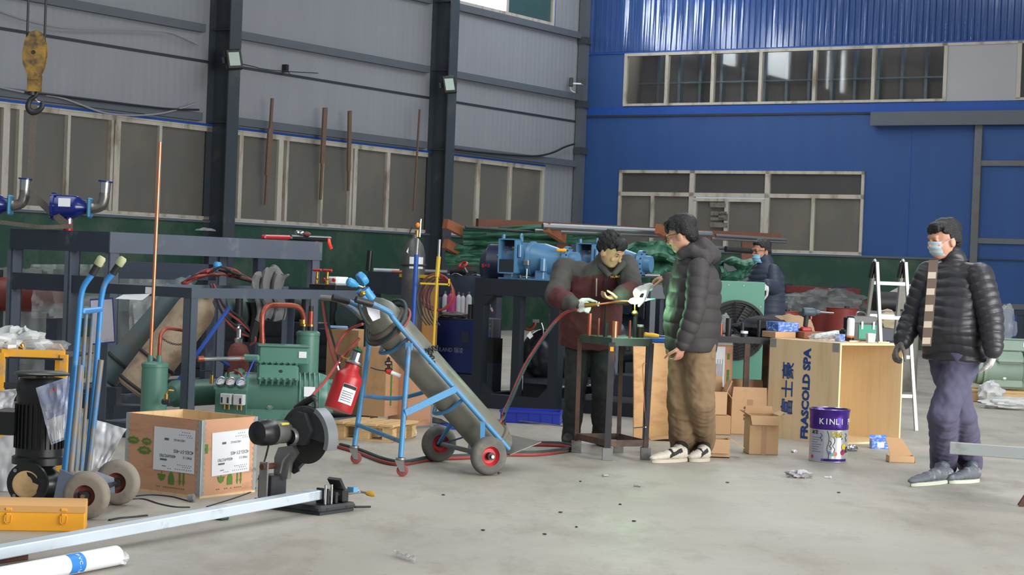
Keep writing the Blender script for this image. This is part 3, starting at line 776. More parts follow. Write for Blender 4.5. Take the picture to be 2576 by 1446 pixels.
# service valve, pipes and hose braid on the compressor
cl=lambda px,py,d:cp.Mi@at(px,py,d)
MB(cp).tube([at(500,903,13.4),at(530,903,13.45),at(585,902,13.5),at(612,901,13.55)],.016,10,3).build('suction_hose',M_chrome,cp)
for a,c in((498,512),(575,610)):MB(cp).cyl(at(a,903,13.4+(a-498)*.0013),at(c,902,13.4+(c-498)*.0013),.021).build('hose_ferrule',M_copperd,cp)
MB(cp).box(at(632,900,13.6),(.12,.05,.05),ch=.012).build('service_valve',M_teal,cp)
MB(cp).tube([at(640,903,13.5),at(628,930,13.45),at(612,965,13.4),at(602,978,13.35)],.005,6,4).build('blue_cap_line',pm('blue_wire',(30,70,190),.5),cp)
MB(cp).tube([at(588,930,13.5),at(606,942,13.42),at(612,960,13.4),at(600,978,13.35)],.006,6,4).build('red_cap_line',M_redp,cp)
MB(cp).tube([at(660,868,13.9),at(659,812,13.9),at(662,785,13.92),at(676,769,13.98),at(700,767,14.08),at(738,769,14.22),at(756,778,14.27),at(764,800,14.3),at(763,815,14.3)],.020,14,5).build('discharge_pipe',M_copperd,cp)
for px,py in((659,856),(762,808)):MB(cp).cyl(at(px,py-4,14.0 if px<700 else 14.3),at(px,py+6,14.0 if px<700 else 14.3),.026).build('brass_joint',M_brass,cp)
# gauge panel
gp=at(578,1030,13.25);
t=thing('gauge_panel','green gauge panel with three round dials before the compressor','gauge panel',(gp.x,gp.y,.1),ROOM+.28)
pz=at(570,962,13.25).z-.1
MB().b(-.115,.125,.0,.01,.0,pz-.05).build('plate',M_teal,t,False)
mb=MB();mb.add([(-.13,-.0,pz-.05),(.125,-.0,pz-.05),(.105,.06,pz+.035),(-.12,.06,pz+.035),(-.13,.012,pz-.06),(.125,.012,pz-.06),(.105,.072,pz+.03),(-.12,.072,pz+.03)],[(0,1,2,3),(7,6,5,4),(0,4,5,1),(2,6,7,3),(1,5,6,2),(0,3,7,4)]);mb.build('face_plate',M_teal,t,False)
dn=V((0,-.82,.57)).normalized()
for i,cc in enumerate(((40,80,150),(190,60,66),(40,80,150))):
    c=V((-.085+i*.078,.028,pz-.004))
    g=MB().lathe([(.001,0),(.036,0),(.036,.022),(.031,.024),(.031,.018),(.001,.018)],24,ax(c,c+dn),False).build('gauge',M_chrome,t)
    MB().lathe([(.001,.019),(.030,.019)],24,ax(c,c+dn),False).build('dial',M_label,g)
    MB().lathe([(.020,.0195),(.026,.0195)],24,ax(c,c+dn),False,.6,2.4+PI/2).build('scale',pm('dial_ink_%d'%cc[0],cc,.6),g)
    MB().bar(c+dn*.0215+V((-.016,-.0,-.008)),c+dn*.0215+V((.012,0,.008)),.003,.001).build('needle',M_ink,g)
for i,(x0,x1)in enumerate(((-.055,.03),(.045,.12))):
    g=MB().b(x0,x1,-.05,.0,pz-.15,pz-.075,.004).build('pressure_switch',pm('pale_grey_case',(196,198,196),.5),t)
    for q in((.18,.72)if i==0 else(.75,)):
        x=x0+(x1-x0)*q;MB().b(x-.006,x+.006,-.053,-.05,pz-.14,pz-.1).build('slot',M_ink,g)
    for q in(.3,.7):x=x0+(x1-x0)*q;MB().cyl((x,-.025,pz-.15),(x,-.025,pz-.185),.008).build('fitting',M_brass,g)
# brass valves behind panel
t=thing('brass_valve_set','small brass angle valve above the gauge panel','valve',at(532,960,13.5),0)
MB(t).tube([at(532,962,13.5),at(534,938,13.5),at(528,932,13.5),at(505,934,13.5)],.006,6,4).build('capillary',M_cable,t);MB(t).cyl(at(532,965,13.5),at(533,943,13.5),.014).build('body',M_brass,t)
# ================================================================ oil separators (upright green vessels)
def separator(cx,top,bot,wpx,d,label,cover=None):
    c=at(cx,(top+bot)/2,d);r=wpx/2*d/FPX
    zt=at(cx,top,d).z;zb=at(cx,bot,d).z if cover is None else cover
    t=thing('oil_separator',label,'vessel',(c.x,c.y,zb),0)
    h=zt-zb
    MB().lathe([(.001,0),(r*.9,0),(r*.96,.02),(r*.96,h-.035),(r,h-.032),(r*1.0,h-.012),(r*.8,h-.0),(.001,h+.004)],32,None,False).build('shell',M_teal,t)
    return t,h,r
t,h,r=separator(388,910,1045,68,12.9,'green oil separator with the tall copper pipe rising from it',.1)
for px in(378,400):
    q=t.Mi@at(px,912,12.9);MB().cyl((q.x,q.y,h-.01),(q.x,q.y,h+.045),.019).build('stub',M_teal,t)
MB(t).tube([at(400,905,12.9),at(402,860,12.9),at(406,838,12.92),at(420,826,12.97),at(445,828,13.1),at(464,833,13.2),at(470,850,13.2),at(472,900,13.2)],.013,12,5).build('copper_bend',M_copperd,t)
q=at(418,1010,12.75);MB(t).cyl(q,q+V((.0,.0,.05)),.014).build('valve_stem',M_brass,t);MB(t).box(q,(.06,.04,.04),ch=.01).build('angle_valve',M_iron,t)
MB(t).tube([q+V((0,0,.05)),q+V((.01,0,.075)),q+V((.05,0,.075))],.007,6,3).build('valve_outlet',M_brass,t)
cpz=at(379,895,12.9);cpt=at(399.5,357,12.9);cpt.x=cpz.x+.012;cpt.y=cpz.y
t2=MB().cyl(cpz-V((0,0,.0)),cpt,.0125,n=14).build('copper_pipe',M_copper);tag(t2,'tall bright copper pipe standing upright on the oil separator','pipe')
t,h,r=separator(771,832,1075,60,14.35,'green oil separator right of the compressor under the manifold',.1)
for px in(763,781):
    q=t.Mi@at(px,830,14.35);MB().cyl((q.x,q.y,h-.01),(q.x,q.y,h+.035),.024).build('stub',M_iron,t);MB().cyl((q.x,q.y,h+.035),(q.x,q.y,h+.05),.028).build('joint',M_brass,t)
q=t.Mi@at(781,820,14.35);MB().cyl((q.x,q.y,h+.05),(q.x,q.y,h+.15),.022).build('copper_stub',M_copperd,t);MB().cyl((q.x,q.y,h+.15),(q.x,q.y,h+.19),.018).build('cap_valve',M_iron,t)
# horizontal receiver at the back of the rack
p0=at(440,990,14.0);p1=at(530,985,14.3)
t=thing('liquid_receiver','green horizontal receiver lying behind the rack post','vessel',(p0.x,p0.y,.1),0)
MB(t).lathe([(.001,-.05),(.06,-.04),(.1,0),(.1,1.0),(.06,1.04),(.001,1.05)],24,ax(p0,p0+UU),False).build('shell',M_teal,t)
for k in(.15,.8):q=p0+UU*k;MB(t).b(q.x-.04,q.x+.04,q.y-.04,q.y+.04,.1,q.z-.06).build('saddle',M_navyd,t)
# manifold valve block on the rack's top
q=at(835,724,14.45);q.z=HR
t=thing('valve_manifold','white valve block with two red handles on a black plate','valve',q,ROOM)
MB().b(-.16,.10,-.08,.16,.0,.04,.004).build('base_plate',M_black,t)
MB().b(-.06,.06,-.02,.14,.04,.1,.012).build('block',M_white,t)
for x in(-.10,.0):
    b=MB().lathe([(.016,0),(.016,.02),(.009,.03),(.014,.05),(.009,.065),(.009,.1)],10,Matrix.Translation((x,-.06,.04))).build('stem',M_brass,t)
    MB().box((x,-.06,.145),(.09,.022,.022),ch=.008).build('handle',M_redp,b);MB().cyl((x+.045,-.03,.075),(x+.045,-.045,.075),.014).build('port',M_redp,b)
# ================================================================ tilted cylinders on a blue trolley behind the rack
def gascyl(t,p0,p1,r,mat,name='shell',neck=.1):
    L=(V(p1)-V(p0)).length
    return MB(t).lathe([(.001,.012),(r*.8,0),(r,.02),(r,L-r*1.0),(r*.92,L-r*.6),(r*.72,L-r*.25),(r*.42,L-.01),(r*.36,L+neck*.3),(.001,L+neck*.3)],28,ax(p0,p1),False).build(name,mat,t)
b0=at(262,955,14.75);b1=at(452,738,14.85)
t=thing('gas_cylinder','slim grey-blue gas cylinder tilted on a trolley behind the rack','gas cylinder',(b0.x,b0.y,0),0)
b1=b0+(b1-b0)*1.15
sh=gascyl(t,b0,b1,.105,pm('worn_blue_cylinder',(92,112,118),.5,.1,.2,5,(112,104,96),.5,4));MB(t).torus(b0+(b1-b0)*.18,b1-b0,.108,.014).build('rubber_ring',M_rubber,sh)
MB(t).b(b0.x-.12,b0.x+.12,b0.y-.1,b0.y+.1,0,b0.z-.06).build('trolley_foot',M_navyd,t)
c0=at(335,985,14.3);c1=at(520,745,14.4)
t=thing('gas_cylinder','dirty tan gas cylinder tilted on a blue trolley behind the rack','gas cylinder',(c0.x,c0.y,0),0)
sh=gascyl(t,c0,c1,.15,pm('dirty_white_cylinder',(172,152,128),.6,.0,.2,5,(122,98,78),.55,5))
for k in(.05,.32):MB(t).torus(c0+(c1-c0)*k,c1-c0,.154,.013).build('rubber_ring',M_rubber,sh)
M_bluer=pm('royal_blue_rail',(44,84,170),.45,0,.1,8)
r0=at(420,1000,14.05);r1=at(578,772,14.1);MB(t).tube([r0,r1],.016,8,1).build('trolley_rail',M_bluer,t)
r0=at(555,905,14.1);r1=at(625,950,14.1);MB(t).tube([r0,r1],.014,8,1).build('trolley_brace',M_bluer,t)
MB(t).b(c0.x-.12,c0.x+.12,c0.y-.1,c0.y+.1,0,c0.z-.1).build('trolley_foot',M_navyd,t)
def chain(p0,p1,sag,n,r,t,name='chain',sc=1.0):
    mb=MB(t);p0=V(p0);p1=V(p1);L=(p1-p0).length/n
    for i in range(n):
        a=(i+.5)/n;c=p0.lerp(p1,a)-V((0,0,sag*4*a*(1-a)));d=(p1-p0).normalized()-V((0,0,sag*4*(1-2*a)/max((p1-p0).length,.01)))
        d.normalize();s=d.cross(V((0,-1,.2))).normalized()*(r*1.6 if i%2 else r*.4)+(V((0,-1,0))*(r*1.2)if i%2==0 else V((0,0,0)))
        mb.tube([c-d*L*.62,c-d*L*.3+s,c+d*L*.3+s,c+d*L*.62,c+d*L*.3-s,c-d*L*.3-s],r*.5,5,1,False,True)
    return mb.build(name,M_iron,t)
chain(at(405,848,14.1),at(470,862,14.05),.03,20,.0045,t)
# hoses piled on the trolley, blue regulator
t=thing('hose_bundle','tangle of dark red hoses above the rack with a blue regulator','hose',at(545,700,14.6),0)
rr=random.Random(5)
for i in range(9):
    pts=[]
    for k in range(7):
        u=k/6;pts.append(at(465+175*u+rr.uniform(-8,8),712-34*math.sin(PI*u)*rr.uniform(.5,1.15)+rr.uniform(-3,3),14.5+rr.uniform(-.12,.12)))
    MB(t).tube(pts,.010,7,4).build('hose',M_hosr if i%3 else M_rubber,t)
for i in range(4):
    a=rr.uniform(520,560);MB(t).tube([at(a,715,14.3),at(a+30,770+i*8,14.2),at(a+70,800+i*12,14.2),at(a+105,850,14.2),at(628,868,14.2)],.009,6,5).build('hose',M_hosr if i%2 else M_rubber,t)
M_regb=pm('regulator_blue',(64,150,206),.4,0,.06,8)
rg=MB(t).lathe([(.018,0),(.022,.03),(.03,.045),(.034,.075),(.024,.095),(.001,.097)],12,ax(at(545,690,14.5),at(548,660,14.5)),False).build('regulator_knob',M_regb,t)
MB(t).bar(at(517,686,14.5),at(552,683,14.5),.03,.02,ch=.005).build('regulator_key',M_regb,rg)
# red charging cylinder among the hoses
q=at(600,880,14.15)
t=thing('charging_cylinder','small dull red cylinder with a chrome valve behind the compressor','gas cylinder',(q.x,q.y,.1),0)
zt=at(598,862,14.15).z-.1
MB().lathe([(.001,0),(.075,0),(.08,.02),(.08,zt-.07),(.06,zt-.02),(.03,zt),(.001,zt)],24,None,False).build('shell',M_reddk,t);MB().lathe([(.03,zt),(.034,zt+.03),(.02,zt+.04),(.02,zt+.1),(.028,zt+.11),(.001,zt+.13)],14,None,False).build('valve',M_chrome,t)
# grey jacket thrown over the rail
def drape(fn,name,mat,label,cat,nu=26,nv=30,th=.012):return tag(MB().grid(fn,nu,nv,th).build(name,mat),label,cat)
def jk(u,v):
    q=at(640+75*u+8*math.sin(v*9),700+0*v,14.1+.2*u)
    q.z=1.19-.05*math.sin(u*9)*(1-v)-(max(0,v-.35))*.55+.03*noise.noise(V((u*4,v*4,1)))
    q.y+=.22-.5*min(v,.35)-.03*math.sin(u*16+v*3)-.03*noise.noise(V((u*7,v*5,3)))
    return q
drape(jk,'work_jacket',pm('grey_cloth',(104,104,106),.9,0,.2,9,(66,66,70),.45),'crumpled grey work jacket thrown over the rack','jacket')
# black hoses rag hanging beneath
t=thing('hanging_rag','black cloth hanging below the rack beside the bent copper pipe','cloth',at(640,830,14.3),0)
MB(t).grid(lambda u,v:at(618+42*u+6*math.sin(v*5),760+100*v,14.2+.05*math.sin(u*9)+.03*v),12,14,.01).build('cloth',pm('black_cloth',(30,30,32),.9,0,.2,9),t)
# clipboard on frame
t=thing('clipboard','blue edged clipboard with a sheet hanging on the frame post','clipboard',at(265,866,13.35),0)
c=[at(a,b,13.3)for a,b in((226,752),(284,748),(290,862),(230,868))]
mb=MB(t);mb.add([c[3],c[2],c[1],c[0]]+[p+V((0,.008,0))for p in(c[3],c[2],c[1],c[0])],[(0,1,2,3),(7,6,5,4),(0,4,5,1),(1,5,6,2),(2,6,7,3),(3,7,4,0)]);mb.build('board',pm('blue_plastic_edge',(40,52,120),.5),t)
m=sum(c,V())/4;e=[m+(p-m)*.93+V((0,-.004,0))for p in c];MB(t).add([e[3],e[2],e[1],e[0]],[(0,1,2,3)]).build('sheet',pm('grubby_sheet',(166,164,176),.7,0,.08,9,(120,118,124),.25),t)

# ================================================================ wrapped machines and dark skids filling the space behind the rack
def wrapped(px,d,w,dp,h,lb,seed,film=True):
    p=at(px,900,d);t=thing('wrapped_machine',lb,'machine',(p.x,p.y,0),ROOM)
    MB().b(-w/2,w/2,0,dp,0,.12).build('skid',M_nd0,t,False);MB().b(-w/2+.04,w/2-.04,.04,dp-.04,.12,h*.62,.01).build('cabinet',M_nd0,t)
    MB().lathe([(.001,0),(w*.2,.01),(w*.22,.04),(w*.22,dp*.7),(.001,dp*.75)],24,ax((0,.1,h*.76),(0,1,h*.76)),False).build('drum',M_mach,t)
    for x in(-w*.3,w*.3):MB().cyl((x,dp*.4,h*.6),(x,dp*.4,h),.04,n=12).build('riser',M_iron,t)
    for z in(.3,.45):MB().b(-w/2+.02,w/2-.02,.03,.05,h*z,h*z+.03).build('rail',M_iron,t,False)
    if film:
        def fn(u,v):
            x=-w/2*1.08+w*1.16*u;y=-.06-.05*noise.noise(V((u*6,v*5,seed)));return V((x,y,h*1.03*(1-v)+.05+.05*noise.noise(V((u*5,v*2,seed)))))
        MB().grid(fn,20,20,.003).build('film',M_film,t)
M_nd0=pm('soot_grey_paint',(44,48,54),.5,.1,.15,4);M_mach=pm('machine_green_grey',(66,82,80),.5,.1,.12,5)
wrapped(60,19.0,.7,.5,1.02,'film-wrapped machine behind the large frame at the left edge',1)
wrapped(330,20.1,.75,.5,1.08,'film-wrapped machine behind the copper pipe',2)
wrapped(525,19.4,.75,.45,.98,'dark machine behind the tilted tan cylinder',3,False)
wrapped(690,20.6,.8,.5,.98,'dark machine behind the bent copper discharge pipe',4,False)
wrapped(850,19.7,.75,.45,.92,'dark machine behind the fuel tank and boxes',5,False)
# ================================================================ plywood crate with upside-down labels
CF=gnd(502,1254)
t=thing('shipping_crate','open plywood crate with white labels before the compressor','crate',CF,ROOM)
CL,CWd,CH,TH=.56,.45,.422,.010 # local: long face runs to -x, short face runs to +y
pl=lambda x0,x1,y0,y1,z0,z1,mt,nm='panel':MB().b(x0,x1,y0,y1,z0,z1).build(nm,mt,t,False)
pl(-CL,0,0,TH,.012,CH,M_ply);pl(-TH,0,TH,CWd,.012,CH,M_ply)
pl(-CL,0,CWd-TH,CWd,.012,CH,M_ply);pl(-CL,-CL+TH,TH,CWd-TH,.012,CH,M_ply)
pl(-CL,0,0,CWd,0,.012,M_plyin,'bottom')
pl(-CL+TH,-TH,CWd-TH-.004,CWd-TH,.012,CH-.002,M_plyin,'lining');pl(-CL+TH,-CL+TH+.004,TH,CWd-TH-.004,.012,CH-.002,M_plyin,'lining')
pl(-CL+TH,-TH,TH,TH+.004,.012,CH-.002,M_plyin,'lining');pl(-TH-.004,-TH,TH+.004,CWd-TH-.004,.012,CH-.002,M_plyin,'lining')
M_zinc=pm('zinc_strip',(172,178,178),.35,.6,.1,9)
def teeth(x,y,sx,sy,n=13):
    mb=MB();k=.032
    if sx:
        mb.b(x,x+sx*.022,y-.0022*(1 if y<.2 else-1),y,.012,CH)
        for i in range(n):
            z=.03+i*(CH-.05)/(n-1);mb.b(x+sx*.02,x+sx*k,y-.0022*(1 if y<.2 else-1),y,z-.007,z+.007)
    if sy:
        mb.b(x,x+.0022,y,y+sy*.022,.012,CH)
        for i in range(n):
            z=.03+i*(CH-.05)/(n-1);mb.b(x,x+.0022,y+sy*.02,y+sy*k,z-.007,z+.007)
    mb.build('corner_strip',M_zinc,t,False)
teeth(0,0,-1,0);teeth(0,0,0,1);teeth(-CL,0,1,0);teeth(0,CWd,0,-1)
MB().cyl((0,0,.012),(0,0,CH),.006,n=8).build('corner_bead',M_zinc,t)
# labels (crate stands upside down, so its print does too)
FA=frame((0,-.0015,0),(1,0,0),(0,0,1));FB=frame((.0015,0,0),(0,1,0),(0,0,1))
def sheet(Fm,c,w,h,rot,nm='label'):
    M=Fm@Matrix.Translation((c[0],c[1],0))@Matrix.Rotation(rot,4,'Z')
    o=MB().b(-w/2,w/2,-h/2,h/2,0,.0015,M=M).build(nm,M_label,t,False)
    U=M@Matrix.Rotation(PI,4,'Z')@Matrix.Translation((0,0,.002))
    def tx(s,x,y,size):textmesh('print',s,size,M_ink,o,U@Matrix.Translation((x,y,0)),.0002,'CENTER',0.0)
    k=w/.30
    tx('4DES-5Y-40S',-.07*k,.005,.027*k);tx('4006492783',.045*k,.035,.024*k);tx('P04I113',-.10*k,.035,.020*k);tx('1402104163',-.04*k,-.055,.017*k)
    for x,y,a,b in((.075,.057,.05,.010),(.055,-.055,.032,.012),(.07,.092,.03,.004)):MB().b(x*k-a*k/2,x*k+a*k/2,y-b/2,y+b/2,0,.0004,M=U).build('print',pm('grey_print',(96,96,104),.7),o,False)
    for y,x0,x1 in((.078,-.13,-.02),(.088,-.12,-.05),(.102,-.13,-.01),(-.085,-.12,-.02),(-.10,-.11,-.04),(-.075,-.13,-.08),(.104,.02,.06)):
        for j in range(int((x1-x0)*k/.008)):MB().b(x0*k+j*.008,x0*k+j*.008+.005,y-.002,y+.002,0,.0003,M=U).build('print',M_ink,o,False)if j%2==0 else None
    return o
sheet(FA,(-.195,.245),.30,.235,.0);sheet(FB,(.235,.235),.305,.235,.03)
def stencil(Fm,x,z,s):
    M=Fm@Matrix.Translation((x,z,0));g=MB()
    def P(poly):g.prism(poly,.0008,M)
    S=s
    P([(-.17*S,-.02*S),(-.10*S,.035*S),(-.03*S,-.02*S),(-.06*S,-.05*S),(-.14*S,-.05*S)][::-1]if 0 else[(-.165*S,.02*S),(-.145*S,-.025*S),(-.115*S,-.04*S),(-.085*S,-.025*S),(-.065*S,.02*S)])
    g.b(-.118*S,-.112*S,.02*S,.085*S,0,.0008,M=M);g.b(-.118*S,-.095*S,.085*S,.092*S,0,.0008,M=M)
    P([(-.035*S,-.06*S),(.035*S,-.06*S),(.035*S,.0*S),(.018*S,.035*S),(.004*S,.045*S),(.004*S,.085*S),(-.004*S,.085*S),(-.004*S,.045*S),(-.018*S,.035*S),(-.035*S,.0)])
    for q in(.1,.145):
        g.b(q*S-.009*S,q*S+.009*S,-.02*S,.085*S,0,.0008,M=M);P([(q*S,-.065*S),(q*S+.016*S,-.02*S),(q*S-.016*S,-.02*S)])
    for i in range(14):
        a=-.17+.34*i/13
        if random.random()<.6:g.b(a*S,a*S+.012*S,-.095*S,-.085*S,0,.0008,M=M)
    g.build('stencil',M_gprint,t,False,None,'stuff')
stencil(FA,-.21,.095,.62);stencil(FB,.235,.095,.62)
def logo(Fm,x,z,w,h):
    M=Fm@Matrix.Translation((x,z,0));poly=[]
    for i in range(32):
        a=2*PI*i/32;k=(1.0 if i%4==0 else .82);poly.append((w/2*math.cos(a)*abs(math.cos(a))**.3*k,h/2*math.sin(a)*k))
    o=MB().prism(poly,.0008,M).build('logo',M_gprint,t,False)
    textmesh('logo_text','Super',h*.42,M_ply,o,M@Matrix.Rotation(PI,4,'Z')@Matrix.Translation((0,0,.001)),.0002)
logo(FA,-.50,.275,.10,.045);logo(FA,-.40,.275,.08,.045);logo(FA,-.415,.225,.11,.05)
MB().b(.028,.05,.24,.29,0,.001,M=FB).build('stencil',M_gprint,t,False)
# ================================================================ blue hand truck
def pneu(name,c,axis,R,w,tyre,hub,t,hole=.45):
    M=ax(V(c)-V(axis).normalized()*w/2,V(c)+V(axis).normalized()*w/2)
    prof=[];n=14
    for i in range(n+1):
        a=-PI*.5+PI*i/n;prof.append((R-w*.42+w*.42*math.cos(a),w/2+w/2*math.sin(a)))
    prof=[(R*hole,0)]+prof+[(R*hole,w)]
    o=MB(t).lathe(prof,36,M,False).build(name,tyre,t)
    ri=R*hole
    MB(t).lathe([(ri,.0),(ri+.004,.002),(ri*.92,w*.2),(ri*.75,w*.38),(.001,w*.38)],28,M,False).build('rim',hub,o)
    MB(t).lathe([(ri,w),(ri+.004,w-.002),(ri*.92,w*.8),(ri*.75,w*.62),(.001,w*.62)],28,M,False).build('rim',hub,o)
    MB(t).cyl(M@V((0,0,-.012)),M@V((0,0,w+.012)),.024,n=16).build('hub',M_iron,o)
    MB(t).cyl(M@V((0,0,-.03)),M@V((0,0,w+.03)),.011,n=10).build('axle_nut',M_chrome,o)
    return o
w1=gnd(215,1306);w2=gnd(294,1270)
t=thing('hand_truck','light blue two-wheeled hand truck standing beside the black pump','hand truck',(w1.x,w1.y,0),0)
axd=(w2-w1).normalized()
RWL=.118
c1=w1+V((0,0,RWL));c2=w2+V((0,0,RWL))
pneu('wheel',c1,axd,RWL,.075,M_tyre,M_reddk,t);pneu('wheel',c2,axd,RWL,.075,M_tyre,M_reddk,t)
MB(t).cyl(c1,c2,.012,n=10).build('axle',M_iron,t)
dA,dB=9.32,9.78
railA=[at(161,1188,dA),at(186,950,dA),at(200,785,dA),at(204,745,dA),at(212,718,dA),at(232,690,dA)]
railB=[at(217,1190,dB),at(240,950,dB),at(252,785,dB),at(256,745,dB),at(265,712,dB),at(284,688,dB)]
for rl,h in((railA,at(245,668,dA)),(railB,at(303,660,dB))):
    MB(t).tube(rl,.0145,12,4).build('rail',M_cyanb,t)
    d=(h-rl[-1]).normalized()
    g=MB(t).cyl(rl[-1]-d*.002,rl[-1]+d*.055,.0185,n=14).build('grip',M_iron,t)
    MB(t).lathe([(.018,.05),(.0215,.055),(.022,.09),(.016,.10),(.001,.10)],14,ax(rl[-1],h),False).build('foam_wrap',pm('worn_foam',(176,180,140),.9,0,.2,30),g)
MB(t).bar(at(206,783,dA),at(252,778,dB),.03,.028,ch=.008).build('cross_bar',M_cyanb,t)
for(a,b,a2,b2,dd)in((217,790,190,1192,9.46),(234,788,203,1192,9.6)):MB(t).cyl(at(a2,b2,dd),at(a,b,dd),.0095,n=10).build('inner_bar',M_cyanw,t)
for(a,b,a2,b2,dd)in((203,918,177,1192,9.27),(254,905,221,1190,9.7)):MB(t).cyl(at(a2,b2,dd),at(a,b,dd),.0155,n=12).build('sleeve',M_cyanw,t)
MB(t).bar(at(160,1190,dA),at(222,1192,dB),.04,.03,ch=.006).build('bottom_bar',M_cyanw,t)
tp=[at(150,1180,9.2),at(190,1197,9.2),at(196,1255,9.2),at(134,1258,9.2)]
MB(t).add(tp+[p+V((.004,.012,0))for p in tp],[(3,2,1,0),(4,5,6,7),(0,1,5,4),(1,2,6,5),(2,3,7,6),(3,0,4,7)]).build('toe_gusset',pm('blue_grey_toe_plate',(92,102,120),.5,.2,.15,9,(140,140,138),.3),t)
tp=[at(238,1185,9.6),at(284,1202,9.7),at(286,1240,9.7),at(250,1230,9.6)]
MB(t).add(tp+[p+V((.004,.012,0))for p in tp],[(3,2,1,0),(4,5,6,7),(0,1,5,4),(1,2,6,5),(2,3,7,6),(3,0,4,7)]).build('axle_bracket',MATS['blue_grey_toe_plate'],t)
q=at(140,1258,9.3);MB(t).b(q.x-.20,q.x+.04,q.y,q.y+.5,.004,.014).build('toe_plate',MATS['blue_grey_toe_plate'],t)
# ================================================================ black pump on the toe plate
pc=at(98,1150,9.62)
t=thing('water_pump','black vertical pump motor with a paper-sealed flange','pump',(pc.x,pc.y,.014),0)
zz=lambda py:at(98,py,9.62).z-.014
rm=.118
b=MB();b.lathe([(rm*1.14,zz(1165)),(rm*1.14,zz(1148)),(rm,zz(1144)),(rm,zz(985)),(rm*1.02,zz(980))],40,None,False);b.build('motor_body',M_black,t)
for i in range(30):
    a=2*PI*i/30;MB().b(rm-.006,rm+.010,-.003,.003,zz(1125),zz(1015),M=Matrix.Rotation(a,4,'Z')).build('cooling_fin',M_black,t,False)
b=MB();b.lathe([(rm,zz(1012)),(rm*1.03,zz(1008)),(rm*1.03,zz(965)),(rm*.9,zz(950)),(.001,zz(950))],36,None,False);b.build('fan_cover',M_black,t)
b=MB();b.lathe([(.001,zz(948)),(.03,zz(948)),(.03,zz(942)),(.135,zz(942)),(.14,zz(938)),(.12,zz(934)),(.001,zz(933))],36,None,False);b.build('rain_cap',M_black,t)
MB().box((-.15,-.02,zz(1062)),(.10,.12,.13),ch=.012).build('terminal_box',M_black,t)
b=MB();b.lathe([(.05,zz(1210)),(.06,zz(1180)),(.10,zz(1165))],24,None,False);b.ell((0,.0,zz(1215)),(.13,.13,.09),24,12);b.build('volute',M_black,t)
fc=t.Mi@at(68,1216,9.40)
fl=MB().lathe([(.001,0),(.105,0),(.105,.022),(.07,.03),(.055,.08),(.001,.08)],36,ax(fc,fc+V((.12,1,.0))),False).build('flange',M_black,t)
for i in range(4):
    a=PI/4+i*PI/2;c=fc+V((.088*math.cos(a),-.002,.088*math.sin(a)));MB().cyl(c,c+V((0,.004,0)),.009,n=10).build('bolt_hole',M_grey,fl)
pd=fc+V((-.004,-.005,-.004));tn=pm('tan_paper',(206,174,126),.8,0,.12,14,(180,146,100),.4,10)
pol=[(.062*math.cos(2*PI*i/24)*(1 if not 1<=i<=5 else .55),.062*math.sin(2*PI*i/24)*(1 if not 1<=i<=5 else .7))for i in range(24)]
MB().prism(pol,.003,frame(pd,(1,.0,0),(0,0,1))).build('paper_seal',tn,fl)
MB().lathe([(.062,0),(.068,0),(.068,.004),(.062,.004)],28,ax(pd+V((0,.003,0)),pd+V((0,-1,0))),False).build('seal_ring',tn,fl)
for s in(-1,1):MB().b(s*.08-.04,s*.08+.04,-.07,.07,0,.05,.008).build('foot',M_black,t)
# printed bag on the pump
cs=[at(92,975,9.42),at(176,946,9.42),at(170,1060,9.42),at(162,1108,9.42),at(132,1118,9.42)]
t2=thing('manual_bag','plastic bag with a blue printed manual stuck on the pump','manual',at(140,1115,9.42),0)
bl=[at(92,975,9.42),at(176,946,9.42),at(164,1105,9.42),at(130,1118,9.42)]
M_man=pm('blue_leaflet',(60,96,170),.35,0,.2,9,(206,214,226),.5,6,coat=.5)
g=lambda u,v:bl[0].lerp(bl[1],u).lerp(bl[3].lerp(bl[2],u),v)+V((0,.01*noise.noise(V((u*4,v*4,9))),0))
MB(t2).grid(g,12,12,.006).build('leaflet',M_man,t2)
MB(t2).grid(lambda u,v:g(.1+u*.8,.58+v*.38)+V((0,-.006,0)),4,4,.002).build('white_sheet',M_label,t2)
MB(t2).grid(lambda u,v:g(.35+u*.45,.1+v*.06)+V((0,-.006,0)),2,2,.001).build('red_heading',pm('red_print',(190,60,70),.5),t2)
MB(t2).grid(lambda u,v:g(u,v)+V((0,-.012+.012*noise.noise(V((u*9,v*7,2))),0)),16,16,.0015).build('bag',M_film,t2)
# bubble wrap around
def wrap(pts,d,label,seed,dep=.12):
    P=[at(a,b,d)for a,b in pts]
    for p in P:p.z=max(p.z,.0)
    def fn(u,v):
        q=P[0].lerp(P[1],u).lerp(P[3].lerp(P[2],u),v)
        q.y+=dep*.5*noise.noise(V((u*2,v*2,seed)))+.012*noise.noise(V((u*7,v*6,seed)));q.z=max(.004,q.z);return q
    return tag(MB().grid(fn,24,24,.004).build('bubble_wrap',M_bubble),label,'bubble wrap')
wrap([(225,1050),(318,1078),(268,1170),(222,1185)],10.05,'bubble wrap sheet bunched between the hand truck and the crate',1)
wrap([(-40,985),(40,978),(30,1035),(-40,1040)],10.2,'bubble wrap roll behind the pump at the left edge',2)
wrap([(-60,1110),(60,1090),(30,1235),(-60,1240)],10.15,'bubble wrap sheet on the floor left of the pump',3)
